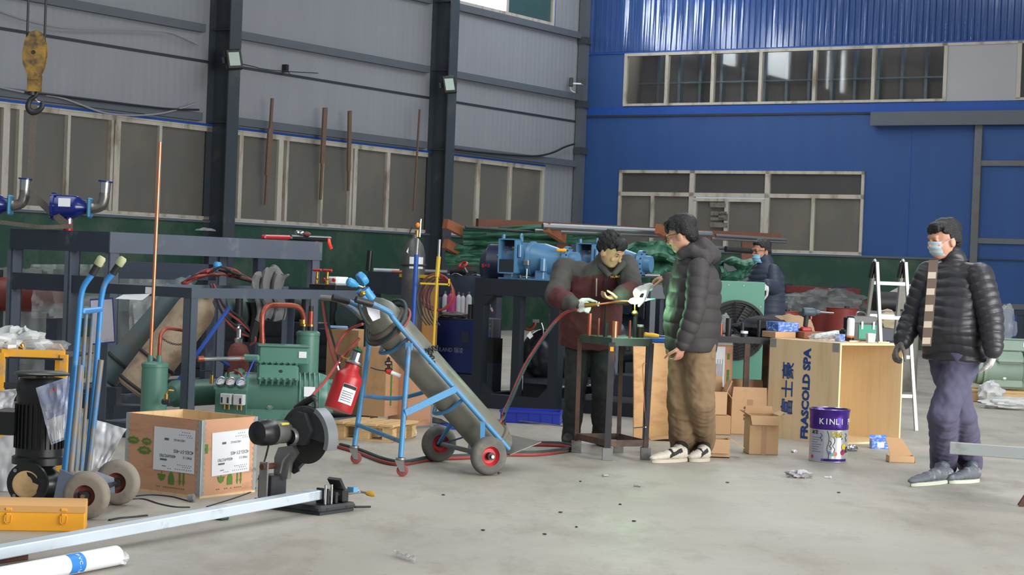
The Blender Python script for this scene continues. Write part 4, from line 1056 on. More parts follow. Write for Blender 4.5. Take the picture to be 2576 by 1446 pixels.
# ================================================================ yellow-edged trolley with plastic bags
yb=at(-30,986,10.9);
t=thing('yellow_cart','yellow angle-iron cart loaded with plastic bags','cart',(yb.x,yb.y,0),0)
zt=at(80,890,10.7).z;zl=at(80,985,10.7).z
M_ylw=pm('scuffed_yellow_paint',(226,164,48),.5,0,.1,8,(150,136,124),.35,8)
A0=at(4,890,10.7);A1=at(162,888,10.75);B0=at(-10,870,11.5);B1=at(150,868,11.5)
for p in(A0,A1,B0,B1):p.z=zt
for a,b in((A0,A1),(B0,B1),(A0,B0),(A1,B1)):MB(t).bar(a,b,.012,.045).build('rim',M_ylw,t)
for p in(A0,A1,B0,B1):MB(t).bar(V((p.x,p.y,.0)),p,.04,.04).build('upright',M_ylw,t)
MB(t).b(A0.x,A1.x,A0.y,B0.y,zt-.03,zt-.02).build('tray',M_iron,t);MB(t).b(A0.x,A1.x,A0.y,B0.y,zl-.02,zl).build('shelf',M_navyd,t)
MB(t).bar(at(4,968,10.7),at(160,972,10.75),.02,.03).build('rung',M_iron,t)
o=crumple(at(40,862,10.95),(.17,.2,.085),4,.45,30,20,.8);tag(o.build('plastic_bag',M_filmw),'open milky plastic bag of brass parts on the yellow cart','bag')
o=crumple(at(112,876,10.9),(.12,.15,.05),8,.4,26,16,.8);tag(o.build('plastic_bag',M_film),'flat clear plastic bag beside the open bag on the cart','bag')
p=[at(26,862,10.85),at(64,818,10.85),at(100,885,10.85),at(30,885,10.85)]
tag(MB().grid(lambda u,v:p[0].lerp(p[1],u).lerp(p[3].lerp(p[2],u),v)+V((0,.05*noise.noise(V((u*4,v*4,5))),0)),12,12,.003).build('plastic_bag',M_filmw),'upright corner of a stiff plastic bag on the cart','bag')
rr=random.Random(2)
for i in range(9):
    q=at(28+rr.uniform(-14,30),872+rr.uniform(-5,5),10.78)
    if i<6:tag(MB().cyl(q,q+V((rr.uniform(-.03,.03),rr.uniform(-.02,.02),.02)),.016,.012,8).build('brass_fitting',M_brass),'brass fitting spilling from the open bag on the cart','fitting','brass fittings in the bag')
# ================================================================ yellow toolbox
tb=gnd(212,1338)
t=thing('toolbox','yellow metal toolbox with two latches at the lower left','toolbox',tb,math.radians(9))
TW,TD,THh=.52,.19,.13
MB().b(-TW,0,0,TD,.0,.088,.004).build('body',M_yel,t)
mb=MB();mb.add([(-TW-.002,-.002,.088),(.002,-.002,.088),(.002,-.002,.118),(-TW-.002,-.002,.118),(-TW,TD,.088),(0,TD,.088),(0,TD,.118),(-TW,TD,.118),(-TW,.028,.135),(-.0,.028,.135),(-.0,TD-.02,.135),(-TW,TD-.02,.135)],
[(0,1,2,3),(3,2,9,8),(8,9,10,11),(11,10,6,7),(7,6,5,4),(1,5,6,10,9,2),(0,3,8,11,7,4),(0,4,5,1)]);mb.build('lid',pm('dusty_yellow_lid',(204,154,92),.6,0,.08,6,(190,130,60),.3),t)
for x in(-.095,-.345):
    la=MB().b(x-.012,x+.012,-.010,0,.038,.084,.003).build('latch',M_yel,t);MB().tube([(x-.014,-.010,.075),(x-.014,-.014,.045),(x,-.014,.036),(x+.014,-.014,.045),(x+.014,-.010,.075)],.0022,6,3).build('bail',M_yel,la)
    MB().b(x-.014,x+.014,-.007,-.001,.095,.108,.002).build('keeper',M_yel,la)
# ================================================================ galvanised tube and saw
d0=gnd(0,1411);dirb=UU
SB=gnd(805,1298) # front corner of the saw base
zb=.052
e0=gnd(0,1405,.02);
pe=at(800,1243,9.78);ps=at(-60,1398,7.62)
pe.z=.105;ps.z=.085
pe=at(800,1243,pe.y);ps=at(-60,1400,ps.y)
o=MB();L=(pe-ps);M=frame(ps,L,V((0,0,1)).cross(L));o.b(0,L.length,-.03,.05,-.024,.024,.004,M=M)
o.cyl(M@V((L.length-.002,0.01,-.02)),M@V((L.length,0.01,-.02)),.002,n=6)
tag(o.build('steel_tube',M_galv,smooth=False),'long bright galvanised square tube running into the saw vise','metal tube')
o=MB().box(V((gnd(-30,1418).x,gnd(-30,1418).y+.05,.03)),(.12,.3,.06),-AR,.004);tag(o.build('support_block',M_rust),'rusty block propping the near end of the long tube','block')
tag(MB().box(gnd(548,1308)+V((0,.03,.022)),(.09,.06,.044),-AR,.006).build('green_block',pm('green_plastic',(24,72,58),.5)),'small green block under the long tube','block')
# cut-off saw; local x = VV (towards viewer right), y = UU (along the tube)
t=thing('cutoff_saw','grey abrasive cut-off saw with its blade raised over the tube','cut-off saw',SB,ROOM)
M_saw=pm('dark_saw_base',(52,54,58),.5,.2,.15,8,(84,82,78),.3)
M_cast=pm('cast_aluminium',(150,150,148),.4,.7,.12,9,(96,94,90),.3)
b=MB();b.b(-.46,0,0,.30,.012,.048,.012);b.b(-.45,-.01,.01,.29,.0,.014);b.build('base',M_saw,t)
for y in(.06,.22):MB().b(-.004,.002,y-.008,y+.008,.022,.036).build('slot',M_ink,t)
# vise: fixed jaw, screw, sliding block, handle
MB().b(-.10,-.02,.085,.10,.05,.13,.003).build('fixed_jaw',M_iron,t)
for y in(.075,.125):MB().cyl((-.03,y,.05),(-.03,y,.15),.007,n=10).build('jaw_bolt',M_chrome,t)
MB().b(-.08,-.02,.15,.17,.05,.11,.003).build('moving_jaw',M_iron,t)
MB().cyl((-.05,.10,.09),(-.05,.38,.09),.011,n=12).build('screw',M_chrome,t)
MB().b(-.09,-.01,.20,.25,.05,.12,.008).build('nut_block',M_iron,t);MB().add([(-.09,.20,.12),(-.01,.20,.12),(-.01,.16,.17),(-.09,.16,.17),(-.09,.22,.12),(-.01,.22,.12),(-.01,.175,.18),(-.09,.175,.18)],[(0,1,2,3),(7,6,5,4),(1,5,6,2),(4,0,3,7),(3,2,6,7),(0,4,5,1)]).build('quick_lever',M_iron,t,False)
MB().cyl((-.05,.38,.09),(-.02,.40,.085),.006,n=8).build('crank',M_chrome,t);MB().lathe([(.008,0),(.013,.01),(.015,.035),(.012,.05),(.001,.05)],12,ax((-.02,.40,.085),(.06,.46,.07)),False).build('crank_handle',pm('amber_handle',(170,134,40),.4),t)
MB().b(-.04,.0,.27,.31,.10,.125).build('blue_rag',pm('pale_blue_scrap',(90,150,190),.6),t)
MB().cyl((-.01,.30,.02),(.0,.42,.012),.006,n=8).build('stop_rod',M_iron,t)
# hinge, arm, head: hinge at the back of the base (x = -.42)
hx=-.40
MB().b(hx-.05,hx+.05,.03,.15,.048,.17,.006).build('hinge_post',M_saw,t)
for y in(.02,.16):MB().b(hx-.03,hx+.03,y-.006,y+.006,.05,.24,.004).build('hinge_ear',M_cast,t)
MB().cyl((hx,-.0,.215),(hx,.18,.215),.016,n=14).build('hinge_pin',M_rust,t)
W=lambda px,py,off=0.0:t.Mi@(lambda r:CAM+r*(((SB+UU*(.13+off))-CAM).dot(UU)/r.dot(UU)))(ray(px,py)) # on the blade plane, shifted along the tube
hp=W(700,1190);bc=W(772,1098);
def slab(px,off,th,name,mat,parent=t):
    P=[W(a,b,off)for a,b in px];n=len(P)
    mb=MB();mb.add(P+[p+V((0,th,0))for p in P],[tuple(range(n)),tuple(range(2*n-1,n-1,-1))]+[(i,n+i,n+(i+1)%n,(i+1)%n)for i in range(n)]);return mb.build(name,mat,parent)
slab([(688,1205),(690,1150),(700,1125),(735,1120),(745,1140),(728,1165),(722,1205)],-.03,.03,'arm',M_cast)
slab([(715,1110),(722,1060),(745,1035),(765,1040),(780,1085),(760,1120)],-.06,.09,'arm_head',M_saw)
blade=MB().lathe([(.02,-.0015),(.142,-.0015),(.142,.0015),(.02,.0015)],48,ax(bc,bc+V((0,1,0))),False).build('blade',pm('abrasive_disc',(44,42,40),.8,0,.2,40),t)
MB().cyl(bc+V((0,-.012,0)),bc+V((0,.012,0)),.03).build('blade_flange',M_chrome,blade)
# guard: upper right arc of the disc
Mg=ax(bc,bc+V((0,1,0)));
xa=(Mg.inverted()@(bc+V((1,0,0))));za=(Mg.inverted()@(bc+V((0,0,1))))
a_x=math.atan2(xa.y,xa.x);a_z=math.atan2(za.y,za.x);sg=1 if((a_z-a_x)%(2*PI))<PI else-1
def arc(d0,d1):
    a,c=a_x+sg*math.radians(d0),a_x+sg*math.radians(d1);return(min(a,c),max(a,c))
a0,a1=arc(-8,150)
M_guard=pm('black_saw_guard',(60,62,64),.45,.3,.15,9,(96,94,90),.25)
g=MB();g.lathe([(.03,-.026),(.158,-.026),(.163,-.018),(.163,.018),(.158,.026),(.03,.026)],40,Mg,False,a0,a1);gd=g.build('blade_guard',M_guard,t)
a2,a3=arc(-20,62)
g=MB();g.lathe([(.15,-.04),(.176,-.04),(.176,.04),(.15,.04)],30,Mg,False,a2,a3);g.build('guard_rim',pm('grey_guard_rim',(128,132,136),.45,.4,.1,9),gd)
# motor towards the viewer (-y)
mt0=bc+V((-.10,-.03,.02));mt1=mt0+V((-.01,-.27,.005))
m_=MB().lathe([(.055,0),(.06,.02),(.06,.10),(.065,.105),(.065,.20),(.058,.235),(.03,.25),(.001,.25)],28,ax(mt0,mt1),False).build('motor',pm('grey_motor_case',(92,92,90),.5,.2,.1,9),t)
MB().lathe([(.066,.135),(.068,.14),(.068,.205),(.06,.24),(.03,.254),(.001,.254)],28,ax(mt0,mt1),False).build('motor_cap',M_black,m_)
MB().box(mt0+V((.03,-.09,.048)),(.05,.06,.012),ch=.003).build('yellow_label',pm('yellow_label',(200,186,80),.6),m_)
textmesh('brand_text','AKELITE',.022,M_cast,m_,frame(mt0+V((-.0675,-.165,.0)),(0,-.4,-1),(0,-1,.4)),.0003)
MB().lathe([(.04,0),(.05,.03),(.045,.06),(.001,.06)],20,ax(bc+V((-.05,-.08,.0)),bc+V((-.05,.0,0))),False).build('gear_case',M_cast,t)
hd=[W(a,b,-.0)for a,b in((742,1040),(752,1022),(772,1008),(790,1003),(796,1020),(790,1045),(770,1062),(748,1072))]
MB().tube(hd+[hd[0]],.013,10,4).build('handle',M_guard,t)
MB().tube([W(745,1028),W(768,1012),W(790,1000)],.019,10,3).build('grip',M_black,t);MB().box(W(760,1030),(.05,.02,.015),ch=.004).build('trigger',M_yel,t)
slab([(728,1170),(742,1168),(752,1185),(738,1192),(722,1175)],.0,.012,'lower_guard',M_black);slab([(742,1120),(755,1118),(760,1165),(738,1188),(728,1160)],.0,.03,'spark_guard',M_black)
MB(t).tube([t.M@W(676,1118,-.2),t.M@W(668,1150,-.15),gnd(650,1205),gnd(640,1232),gnd(600,1250),gnd(520,1275)],.005,6,5).build('power_cord',M_cable,t)
# spring and lever
MB().tube([W(705,1190,-.05),W(712,1160,-.05),W(728,1140,-.05)],.005,6,3).build('lift_spring',M_cast,t)
# cables on the floor
t=thing('extension_cable','black extension cable with a plug lying beside the crate','cable',gnd(470,1258),0)
MB(t).tube([gnd(330,1250),gnd(380,1246),gnd(430,1250),gnd(462,1258),gnd(478,1262)],.007,7,5).build('cord',M_cable,t);MB(t).cyl(gnd(474,1262)+V((0,0,.02)),gnd(488,1263)+V((0,0,.025)),.02,n=12).build('plug',M_grey,t)
tag(MB().tube([gnd(318,1258),gnd(360,1256),gnd(400,1268),gnd(440,1276),gnd(478,1277)],.007,7,5).build('power_cable',M_cable),'thin black cable curving on the floor right of the hand truck','cable')
tag(MB().tube([gnd(275,1310),gnd(300,1305),gnd(335,1302),gnd(370,1298)],.009,7,5).build('power_cable',M_cable),'short dark cable end lying behind the long tube','cable')
# PVC pipe in wrapping
pe=gnd(290,1424);pe.z=.045;dv=(gnd(290,1424)-gnd(60,1470));dv.z=0;dv.normalize()
t=thing('pvc_pipe','white wrapped plastic pipe lying at the lower left','pipe',(pe.x,pe.y,0),0)
p0=pe-dv*1.6
o=MB(t).lathe([(.042,0),(.042,1.6),(.036,1.6),(.036,0)],28,ax(p0,pe),False).build('pipe',M_white,t)
Mp=ax(p0,pe)
wv=Mp.inverted()@(CAM);va=math.atan2(wv.y,wv.x)
pb=MB(t).lathe([(.0425,1.27),(.0425,1.36)],14,Mp,False,va-1.25,va+1.15).build('printed_band',pm('blue_print',(44,128,206),.5),t)
sgp=1 if(Mp.to_3x3()@V((math.sin(va),-math.cos(va),0))).z<0 else-1
for i,ch in enumerate('PVC-U'):
    a=va+sgp*(.80-i*.42)
    c=Mp@V((.0432*math.cos(a),.0432*math.sin(a),1.325));nr=(Mp.to_3x3()@V((math.cos(a),math.sin(a),0))).normalized();xx=(Mp.to_3x3()@V((math.sin(a),-math.cos(a),0))).normalized()*sgp
    textmesh('print',ch,.026,M_white,pb,t.Mi@frame(c,xx,nr.cross(xx)),.0003)
tag(crumple(pe+dv*.03-V((0,0,.015)),(.035,.035,.03),11,.5,16,10,.8,3).build('wrap_end',M_filmw),'torn end of plastic wrap hanging from the white pipe','plastic film')
# ================================================================ cylinder cart in the middle
wA=gnd(1233,1197);wB=gnd(1097,1160);kA=gnd(1006,1198);kB=gnd(890,1166)
nx=(wA-wB).normalized();ly=V((-nx.y,nx.x,0)) # nx: axle towards the viewer, ly: cart forwards (to the right)
mid=(wA+wB)/2
t=thing('cylinder_cart','light blue cylinder cart with red wheel hubs in the middle of the floor','cart',(mid.x,mid.y,0),0)
CT=t
RW=.122
M_hubr=pm('red_wheel_hub',(200,52,56),.45,0,.1,9,(160,60,56),.3)
for c,s in((wA,1),(wB,-1)):
    pneu('wheel',c+V((0,0,RW))-nx*s*.035,nx,RW,.07,M_tyre2,M_hubr,t,.5)
MB(t).cyl(wA+V((0,0,RW))-nx*.07,wB+V((0,0,RW))+nx*.07,.016,n=12).build('axle',M_cyanw,t)
M_cb=pm('chipped_blue_tube',(72,138,184),.45,0,.12,7,(112,92,82),.3,7)
HF=.20 # half width of the frame
# centre plane carries the cylinder; e(px,py) = point on the plane through the cart's middle shifted by off along nx
def onp(px,py,off=0.0):
    r=ray(px,py);c=mid+nx*off;return CAM+r*((c-CAM).dot(nx)/r.dot(nx))
near0=onp(1280,1130,HF);near1=onp(1012,828,HF);near2=onp(985,790,HF);near3=onp(940,765,HF);near4=onp(910,757,HF)
MB(t).tube([near0,near1,near2,near3,near4],.0165,12,4).build('side_rail',M_cb,t)
sh=nx*(-2*HF)
far=[p+sh for p in(near0,near1,near2,near3)];far.append(far[-1]+(near4-near3))
MB(t).tube(far,.0165,12,4).build('side_rail',M_cb,t)
for g0,g1 in((near3,near4),(far[3],far[4])):MB(t).cyl(g0.lerp(g1,.1),g1+(g1-g0)*.5,.021,n=12).build('grip',M_iron,t)
# handle seen at the far side, with the red strap below
h0=at(806,748,12.1);h1=at(850,754,12.1);h2=at(886,776,12.15)
MB(t).tube([h0,h1,h2,at(912,800,12.2)],.018,10,4).build('handle',M_cyanw,t)
# legs on casters
legs=[]
for top,k,off in((onp(1028,872,HF),kA,HF),(None,kB,-HF)):
    if top is None:top=at(930,858,12.35)
    ft=k+V((0,0,.115))
    MB(t).tube([top,top.lerp(ft,.5),ft],.0165,12,1).build('leg',M_cb,t);legs.append((top,ft))
    MB(t).box(top,(.05,.03,.05),ch=.006).build('leg_bracket',M_cb,t)
    cs=MB(t).cyl(ft-V((0,0,.012)),ft,.03,n=14).build('caster',M_cast,t)
    mb=MB(t)
    for s in(-1,1):mb.add([k+V((-.035,s*.014,.10)),k+V((.02,s*.014,.10)),k+V((.03,s*.014,.03)),k+V((.0,s*.014,.03)),k+V((-.035,s*.018,.10)),k+V((.02,s*.018,.10)),k+V((.03,s*.018,.03)),k+V((.0,s*.018,.03))],[(0,1,2,3),(7,6,5,4),(0,4,5,1),(1,5,6,2),(2,6,7,3),(3,7,4,0)])
    mb.build('caster_fork',M_cast,cs)
    MB(t).lathe([(.012,-.012),(.028,-.012),(.036,-.009),(.036,.009),(.028,.012),(.012,.012)],24,ax(k+V((.014,0,.037)),k+V((.014,1,.037))),False).build('caster_wheel',pm('dull_red_caster',(140,66,64),.6),cs)
(l1,f1),(l2,f2)=legs
MB(t).tube([l1.lerp(f1,.86),l2.lerp(f2,.80)],.014,10,1).build('leg_tie',M_cb,t)
MB(t).bar(onp(1147,978,HF+.02),l1.lerp(f1,.60)+nx*.02,.008,.045,ch=.002).build('brace',M_cb,t)
a=l2.lerp(f2,.52);c=near0.lerp(near1,.47)+sh;MB(t).tube([a,a.lerp(c,.5)-V((0,0,.04)),c],.014,8,4).build('brace',M_cb,t)
# hoops round the cylinder
ca0=onp(1243,1118);ca1=onp(982,822);cd_=(ca1-ca0).normalized();RC=.122
top3=onp(926,745)
for k in(.08,.42,.93):
    c=ca0.lerp(ca1,k);MB(t).tube([c+nx*HF*.98,c+nx*RC*.8-V((.06,0,.09)),c-V((.10,0,.115)),c-nx*RC*.8-V((.06,0,.09)),c-nx*HF*.98],.013,8,4).build('cradle',M_cb,t)
for s in(1,-1):
    p=near0.lerp(near1,.08)+(sh if s<0 else V());w_=(wA if s>0 else wB)+V((0,0,RW))-nx*s*.08
    MB(t).bar(p,w_,.03,.012).build('wheel_strut',M_cb,t);p=near0.lerp(near1,.25)+(sh if s<0 else V());MB(t).bar(p,w_+V((-.02,0,0)),.03,.012).build('wheel_strut',M_cb,t)
fp=[near0+nx*.02,near0+sh-nx*.02];dd=V((ly.x*.22,ly.y*.22,.05));
mb=MB(t);q=[fp[0]-V((0,0,.03)),fp[1]-V((0,0,.03)),fp[1]+dd,fp[0]+dd];mb.add(q+[p-V((0,0,.006))for p in q],[(0,1,2,3),(7,6,5,4),(0,4,5,1),(1,5,6,2),(2,6,7,3),(3,7,4,0)]);mb.build('foot_plate',pm('bare_steel_plate',(116,112,106),.5,.6,.15,8,(92,80,70),.3),t,False)
# the gas cylinder
t=thing('gas_cylinder','large grey-green gas cylinder lying tilted on the light blue cart','gas cylinder',(ca0.x,ca0.y,ca0.z-.1),0)
M_cylg=pm('weathered_cylinder_paint',(122,122,112),.42,.25,.15,4,(72,82,78),.5,2.5)
L=(top3-ca0).length
o=MB(t).lathe([(.001,-.06),(RC*.85,-.06),(RC,-.03),(RC,L-.24),(RC*.99,L-.20),(RC*.9,L-.13),(RC*.72,L-.08),(RC*.5,L-.045),(RC*.34,L-.02),(RC*.3,L+.0),(.001,L)],40,ax(ca0,ca0+cd_),False).build('shell',M_cylg,t)
for k,rr_ in((.03,.016),(L-.22,.02)):MB(t).torus(ca0+cd_*k,cd_,RC+.004,rr_,36,10).build('rubber_ring',pm('brown_rubber',(104,96,86),.7,0,.15,9),o)
vv=ca0+cd_*L
MB(t).lathe([(.035,-.02),(.035,.03),(.02,.04),(.02,.07),(.001,.07)],16,ax(vv,vv+cd_),False).build('valve_neck',M_regb,t)
s_=[onp(922,772,.12),onp(955,780,.125),onp(957,800,.125),onp(938,808,.12),onp(927,790,.12)]
MB(t).add([p-V((0,.004,0))for p in s_],[tuple(range(5))[::-1]]).build('torn_sticker',M_label,t)
# regulator
t=thing('gas_regulator','light blue regulator with a round gauge on the tilted cylinder','regulator',vv+cd_*.02,0)
B=MB(t);B.tube([onp(936,752,.02),onp(925,738,.02),onp(918,727,.02)],.03,12,3);B.build('body',M_regb,t)
MB(t).ell(onp(912,738,.06),(.02,.02,.02),10,8).build('brass_core',M_brass,t)
MB(t).lathe([(.001,0),(.042,0),(.045,.006),(.045,.034),(.042,.04),(.001,.04)],28,ax(onp(905,706,.03),onp(922,693,.03)),False).build('gauge',M_regb,t)
MB(t).cyl(onp(916,722,.02),onp(913,708,.02),.01).build('gauge_stem',M_brass,t)
MB(t).lathe([(.014,0),(.02,.02),(.026,.03),(.028,.065),(.02,.075),(.001,.075)],10,ax(onp(900,718,.05),onp(872,706,.05)),False).build('knob',M_regb,t)
MB(t).cyl(onp(912,722,.04),onp(898,717,.05),.011).build('spindle',M_chrome,t)
# hose coil on the cylinder's shoulder
t=thing('hose_coil','red and black hose coiled round the neck of the tilted cylinder','hose',ca0+cd_*(L-.25),0)
for i,(k,R_,mt)in enumerate(((L-.235,.155,M_hosr),(L-.215,.15,M_hosg),(L-.205,.168,M_hosg))):
    MB(t).torus(ca0+cd_*k,cd_+nx*.15-V((0,0,.12*i)),R_,.0105,40,8).build('hose_turn',mt,t)
MB(t).tube([onp(905,735,.0),onp(905,775,.08),onp(918,805,.14),onp(930,818,.16)],.010,8,4).build('hose_lead',M_hosg,t)
MB(t).tube([onp(912,815,.1),at(880,828,11.9),at(855,855,11.9),at(845,885,11.9),at(862,896,11.85),at(880,904,11.85)],.0095,8,4).build('hose_lead',M_hosr,t)
MB(t).tube([onp(905,850,.0),at(860,900,11.8),at(820,955,11.5),at(790,990,11.2),at(775,1010,10.9)],.009,8,4).build('hose_lead',M_hosr,t)
t=thing('handle_straps','thin red and black hoses hanging from the far cart handle','hose',at(815,760,12.05),0)
MB(t).tube([at(811,758,12.05),at(818,810,12.05),at(832,880,12.0),at(855,940,11.95)],.008,6,4).build('hose',M_hosr,t);MB(t).tube([at(818,758,12.05),at(828,820,12.05),at(848,890,12.0),at(858,945,11.95)],.008,6,4).build('hose',M_rubber,t)
# red small tank hanging on the cart leg
r0=at(850,1032,11.7);r1=at(884,930,11.75)
t=thing('red_fuel_tank','red brazing fuel tank hanging tilted on the cart leg','fuel tank',r0,0)
dr=(r1-r0).normalized();Lr=(r1-r0).length;Rr=.088
o=MB(t).lathe([(.001,0),(Rr*.97,0),(Rr,.006),(Rr,Lr-.055),(Rr*.93,Lr-.035),(Rr*.6,Lr-.01),(Rr*.52,Lr+.0),(Rr*.5,Lr+.035),(.001,Lr+.035)],32,ax(r0,r1),False).build('shell',M_redp,t)
Mr=ax(r0,r1);wv=Mr.inverted()@CAM;va=math.atan2(wv.y,wv.x)
lb=MB(t).lathe([(Rr+.0012,.045),(Rr+.0012,.165)],14,Mr,False,va-.2,va+.85).build('label',M_label,t);MB(t).lathe([(Rr+.002,.142),(Rr+.002,.163)],14,Mr,False,va-.18,va+.83).build('label_heading',M_ink,lb)
for i in range(5):MB(t).lathe([(Rr+.002,.06+i*.014),(Rr+.002,.064+i*.014)],10,Mr,False,va-.1,va+.7-.1*(i%2)).build('print',pm('grey_print',(96,96,104),.7),lb)
c=r1+dr*.035
MB(t).lathe([(.055,0),(.06,.008),(.06,.016),(.035,.02),(.035,.03),(.032,.075),(.001,.08)],20,ax(c,c+dr),False).build('valve_head',M_chrome,t)
MB(t).lathe([(.03,.0),(.034,.004),(.03,.012),(.01,.02),(.01,.03)],14,ax(c+dr*.085,c+dr),True).build('green_knob',pm('dark_green_knob',(30,80,56),.5),t)
MB(t).tube([c+dr*.05,at(872,903,11.75),at(858,896,11.75)],.010,8,3).build('outlet',M_brass,t)
for s in(-1,1):MB(t).tube([r1+V((s*.05-.02,0,-.03)),r1+V((s*.05-.04,0,.03)),r1+V((s*.05-.02,0,.04))],.008,6,3).build('lug',M_chrome if s<0 else M_redp,t)
chain(at(977,900,11.75),at(978,935,11.75),.0,4,.012,CT);chain(onp(1068,885,HF),onp(1100,870,.1),.01,7,.011,CT);chain(onp(1084,890,HF),onp(1087,915,HF),0,4,.011,CT)
# torch handle hanging by the cart
t=thing('brazing_torch','spare torch with white grip hanging under the tilted cylinder','torch',at(985,936,11.75),0)
MB(t).cyl(at(983,936,11.75),at(1008,946,11.75),.013,n=10).build('grip',M_white,t);MB(t).cyl(at(972,932,11.75),at(984,937,11.75),.016,n=10).build('head',M_redp,t);MB(t).tube([at(972,933,11.75),at(950,930,11.75),at(932,924,11.75)],.004,6,3).build('nozzle',M_iron,t)
# hoses on the floor round the cart, up to the torch
t=thing('torch_hose','twin red and dark hose lying on the floor and rising to the torch','hose',gnd(1260,1130),0)
zf=V((0,0,.012))
for k,mt,of in((0,M_hosr,0.0),(1,M_hosg,.028)):
    f=lambda px,py:gnd(px,py)+zf+V((0,of,0))
    MB(t).tube([f(850,1128),f(900,1142),f(960,1165),f(1010,1172),f(1080,1160),f(1180,1155),f(1260,1148),f(1340,1148),f(1400,1142),f(1432,1136),f(1436,1130),f(1400,1124),f(1320,1122),f(1285,1118),
at(1262,1060,13.2),at(1285,1000,13.5),at(1320,920,13.6),at(1365,850,13.6),at(1400,805,13.6),at(1425,785,13.55),at(1450,776,13.5)],.0125,8,4).build('hose',mt,t)
    t.o.children[-1].location=(0.0+of*.5,0,of*.5)
# ================================================================ crates and pallet behind the cart
t=thing('plywood_box','plain plywood box behind the red fuel tank','box',gnd(815,1062)+V((0,0,0)),ROOM+.02)
def pbox(t,x,y,z,mat,z0=0.0,mat2=None):
    MB().b(0,x,0,.01,z0,z).build('panel',mat,t,False);MB().b(x-.01,x,.01,y,z0,z).build('panel',mat2 or mat,t,False);MB().b(0,x,y-.01,y,z0,z).build('panel',mat,t,False);MB().b(0,.01,.01,y-.01,z0,z).build('panel',mat,t,False);MB().b(0,x,0,y,z,z+.01).build('lid',mat,t,False)
M_plyd=pm('brown_plywood',(178,140,100),.7,0,.08,3,(150,112,78),.35,3)
pbox(t,.31,.3,.74,M_plyd)
for i,(px,lb)in enumerate(((850,'blue plastic folder with papers on the plywood box'),)):
    q=at(px,815,15.2);tag(MB().box((q.x,q.y,t.M.translation.z+.765),(.16,.10,.018),.1,.004).build('folder',pm('pale_blue_folder',(120,168,206),.4)),lb,'folder')
pb=gnd(905,1080)
t=thing('plywood_box','tall plywood box with green stencil marks on the wooden pallet','box',(pb.x,pb.y,.11),ROOM+.25)
pbox(t,.20,.32,.52,M_plyd,0,M_ply)
MB().b(.2005,.202,.10,.13,.08,.4).build('stencil',M_gprint,t,False)
bx=gnd(975,1076)
t=thing('shipping_crate','reddish plywood crate behind the tilted cylinder with zinc corner strip','crate',bx,ROOM+.05)
pbox(t,.18,.36,.62,M_ply);MB().b(.1805,.183,.34,.36,0,.62).build('corner_strip',M_zinc,t,False);MB().b(.1805,.184,.0,.36,.0,.02).build('corner_strip',M_zinc,t,False)
pp=gnd(858,1104)
t=thing('pallet','small wooden pallet under the plywood boxes','pallet',pp,ROOM+.25)
M_pine=pm('raw_pine',(206,172,122),.75,0,.12,4,(176,138,92),.35,4,stretch=(1,5,5))
for y in(0,.19,.38):piece('slat',(.17,y+.045,.105),(.42,.08,.016),M_pine,t.o)
for i in range(4):piece('deck_board',(-.02+i*.13,.22,.121),(.09,.5,.016),M_pine,t.o)
for x in(-.02,.17,.36):
    for y in(.045,.235,.425):piece('block',(x,y,.055),(.08,.08,.085),M_pine,t.o)
for y in(.045,.425):piece('slat',(.17,y,.006),(.42,.08,.012),M_pine,t.o)
# things lying right of the pallet
q=gnd(1005,1098)+V((0,0,.03));tag(MB().cyl(q,q+V((.12,.03,0)),.03,n=16).build('pipe_offcut',M_galv),'short grey pipe offcut lying beside the pallet','pipe')
t=thing('cable_coil','black cable coil on the floor behind the cart wheel','cable',gnd(1085,1066),0)
for i in range(5):MB().torus((0,0,.012+i*.010),(.05*i,.1,1),.13-.012*i,.008,30,6).build('turn',M_cable,t)
t=thing('cable_coil','blue cable bundle on the floor behind the cart wheel','cable',gnd(1120,1078),0)
for i in range(4):MB().torus((.02*i,0,.01+i*.008),(.1,.05*i,1),.09-.01*i,.006,26,6).build('turn',pm('blue_wire',(30,70,190),.5),t)
# ================================================================ welding machine, gas cylinder, poles
q=at(1075,932,18.1)
t=thing('welding_machine','blue welding machine with a dark control face','welding machine',(q.x,q.y,q.z),ROOM)
M_wm=pm('deep_blue_case',(30,44,104),.4,0,.1,5)
hz=at(1075,800,18.1).z-q.z;wx=.54
MB().b(0,wx,0,.44,0,hz,.006).build('case',M_wm,t)
MB().b(.0,wx,-.004,.002,hz*.5-.003,hz*.5+.003).build('seam',M_navyd,t);MB().b(.38,.47,-.005,.002,hz*.58,hz*.8).build('vent',M_navyd,t)
textmesh('brand_text','RILAND 瑞凌',.055,pm('grey_lettering',(150,156,176),.5),t,frame((.25,-.003,hz*.42),(1,0,0),(0,0,1)),.0008)
MB().b(.0,wx,.0,.44,hz,hz+.012,.003).build('lid',M_navyd,t)
tag(MB().box(V((q.x,q.y,q.z/2))+VV*.27+UU*.22,(.52,.42,q.z),ROOM,.01).build('machine_stand',M_navyd),'dark low stand under the blue welding machine','stand')
tag(crumple((q.x+.22,q.y+.0,q.z+hz+.035),(.15,.12,.03),21,.5,22,12,.8,3).build('rag',pm('grey_rag',(112,108,102),.95,0,.3,14)),'crumpled grey rag on the welding machine','rag')
q=at(1225,905,17.7)
t=thing('control_box','dark control box with rows of blue buttons inside the frame','control box',(q.x-.06,q.y,0),ROOM)
zt=at(1225,800,17.7).z;z1=at(1225,850,17.7).z;z2=at(1225,912,17.7).z
MB().b(-.02,.14,0,.15,0,z2).build('stand',M_navyd,t);MB().b(-.02,.14,0,.15,z2,z1).build('lower_case',M_iron,t);MB().b(-.02,.12,.0,.15,z1,zt,.01).build('panel',pm('grey_panel',(92,96,104),.5),t)
MB().b(.0,.06,-.004,.0,z2+.03,z1-.02).build('plate',pm('tan_plate',(120,112,98),.6),t)
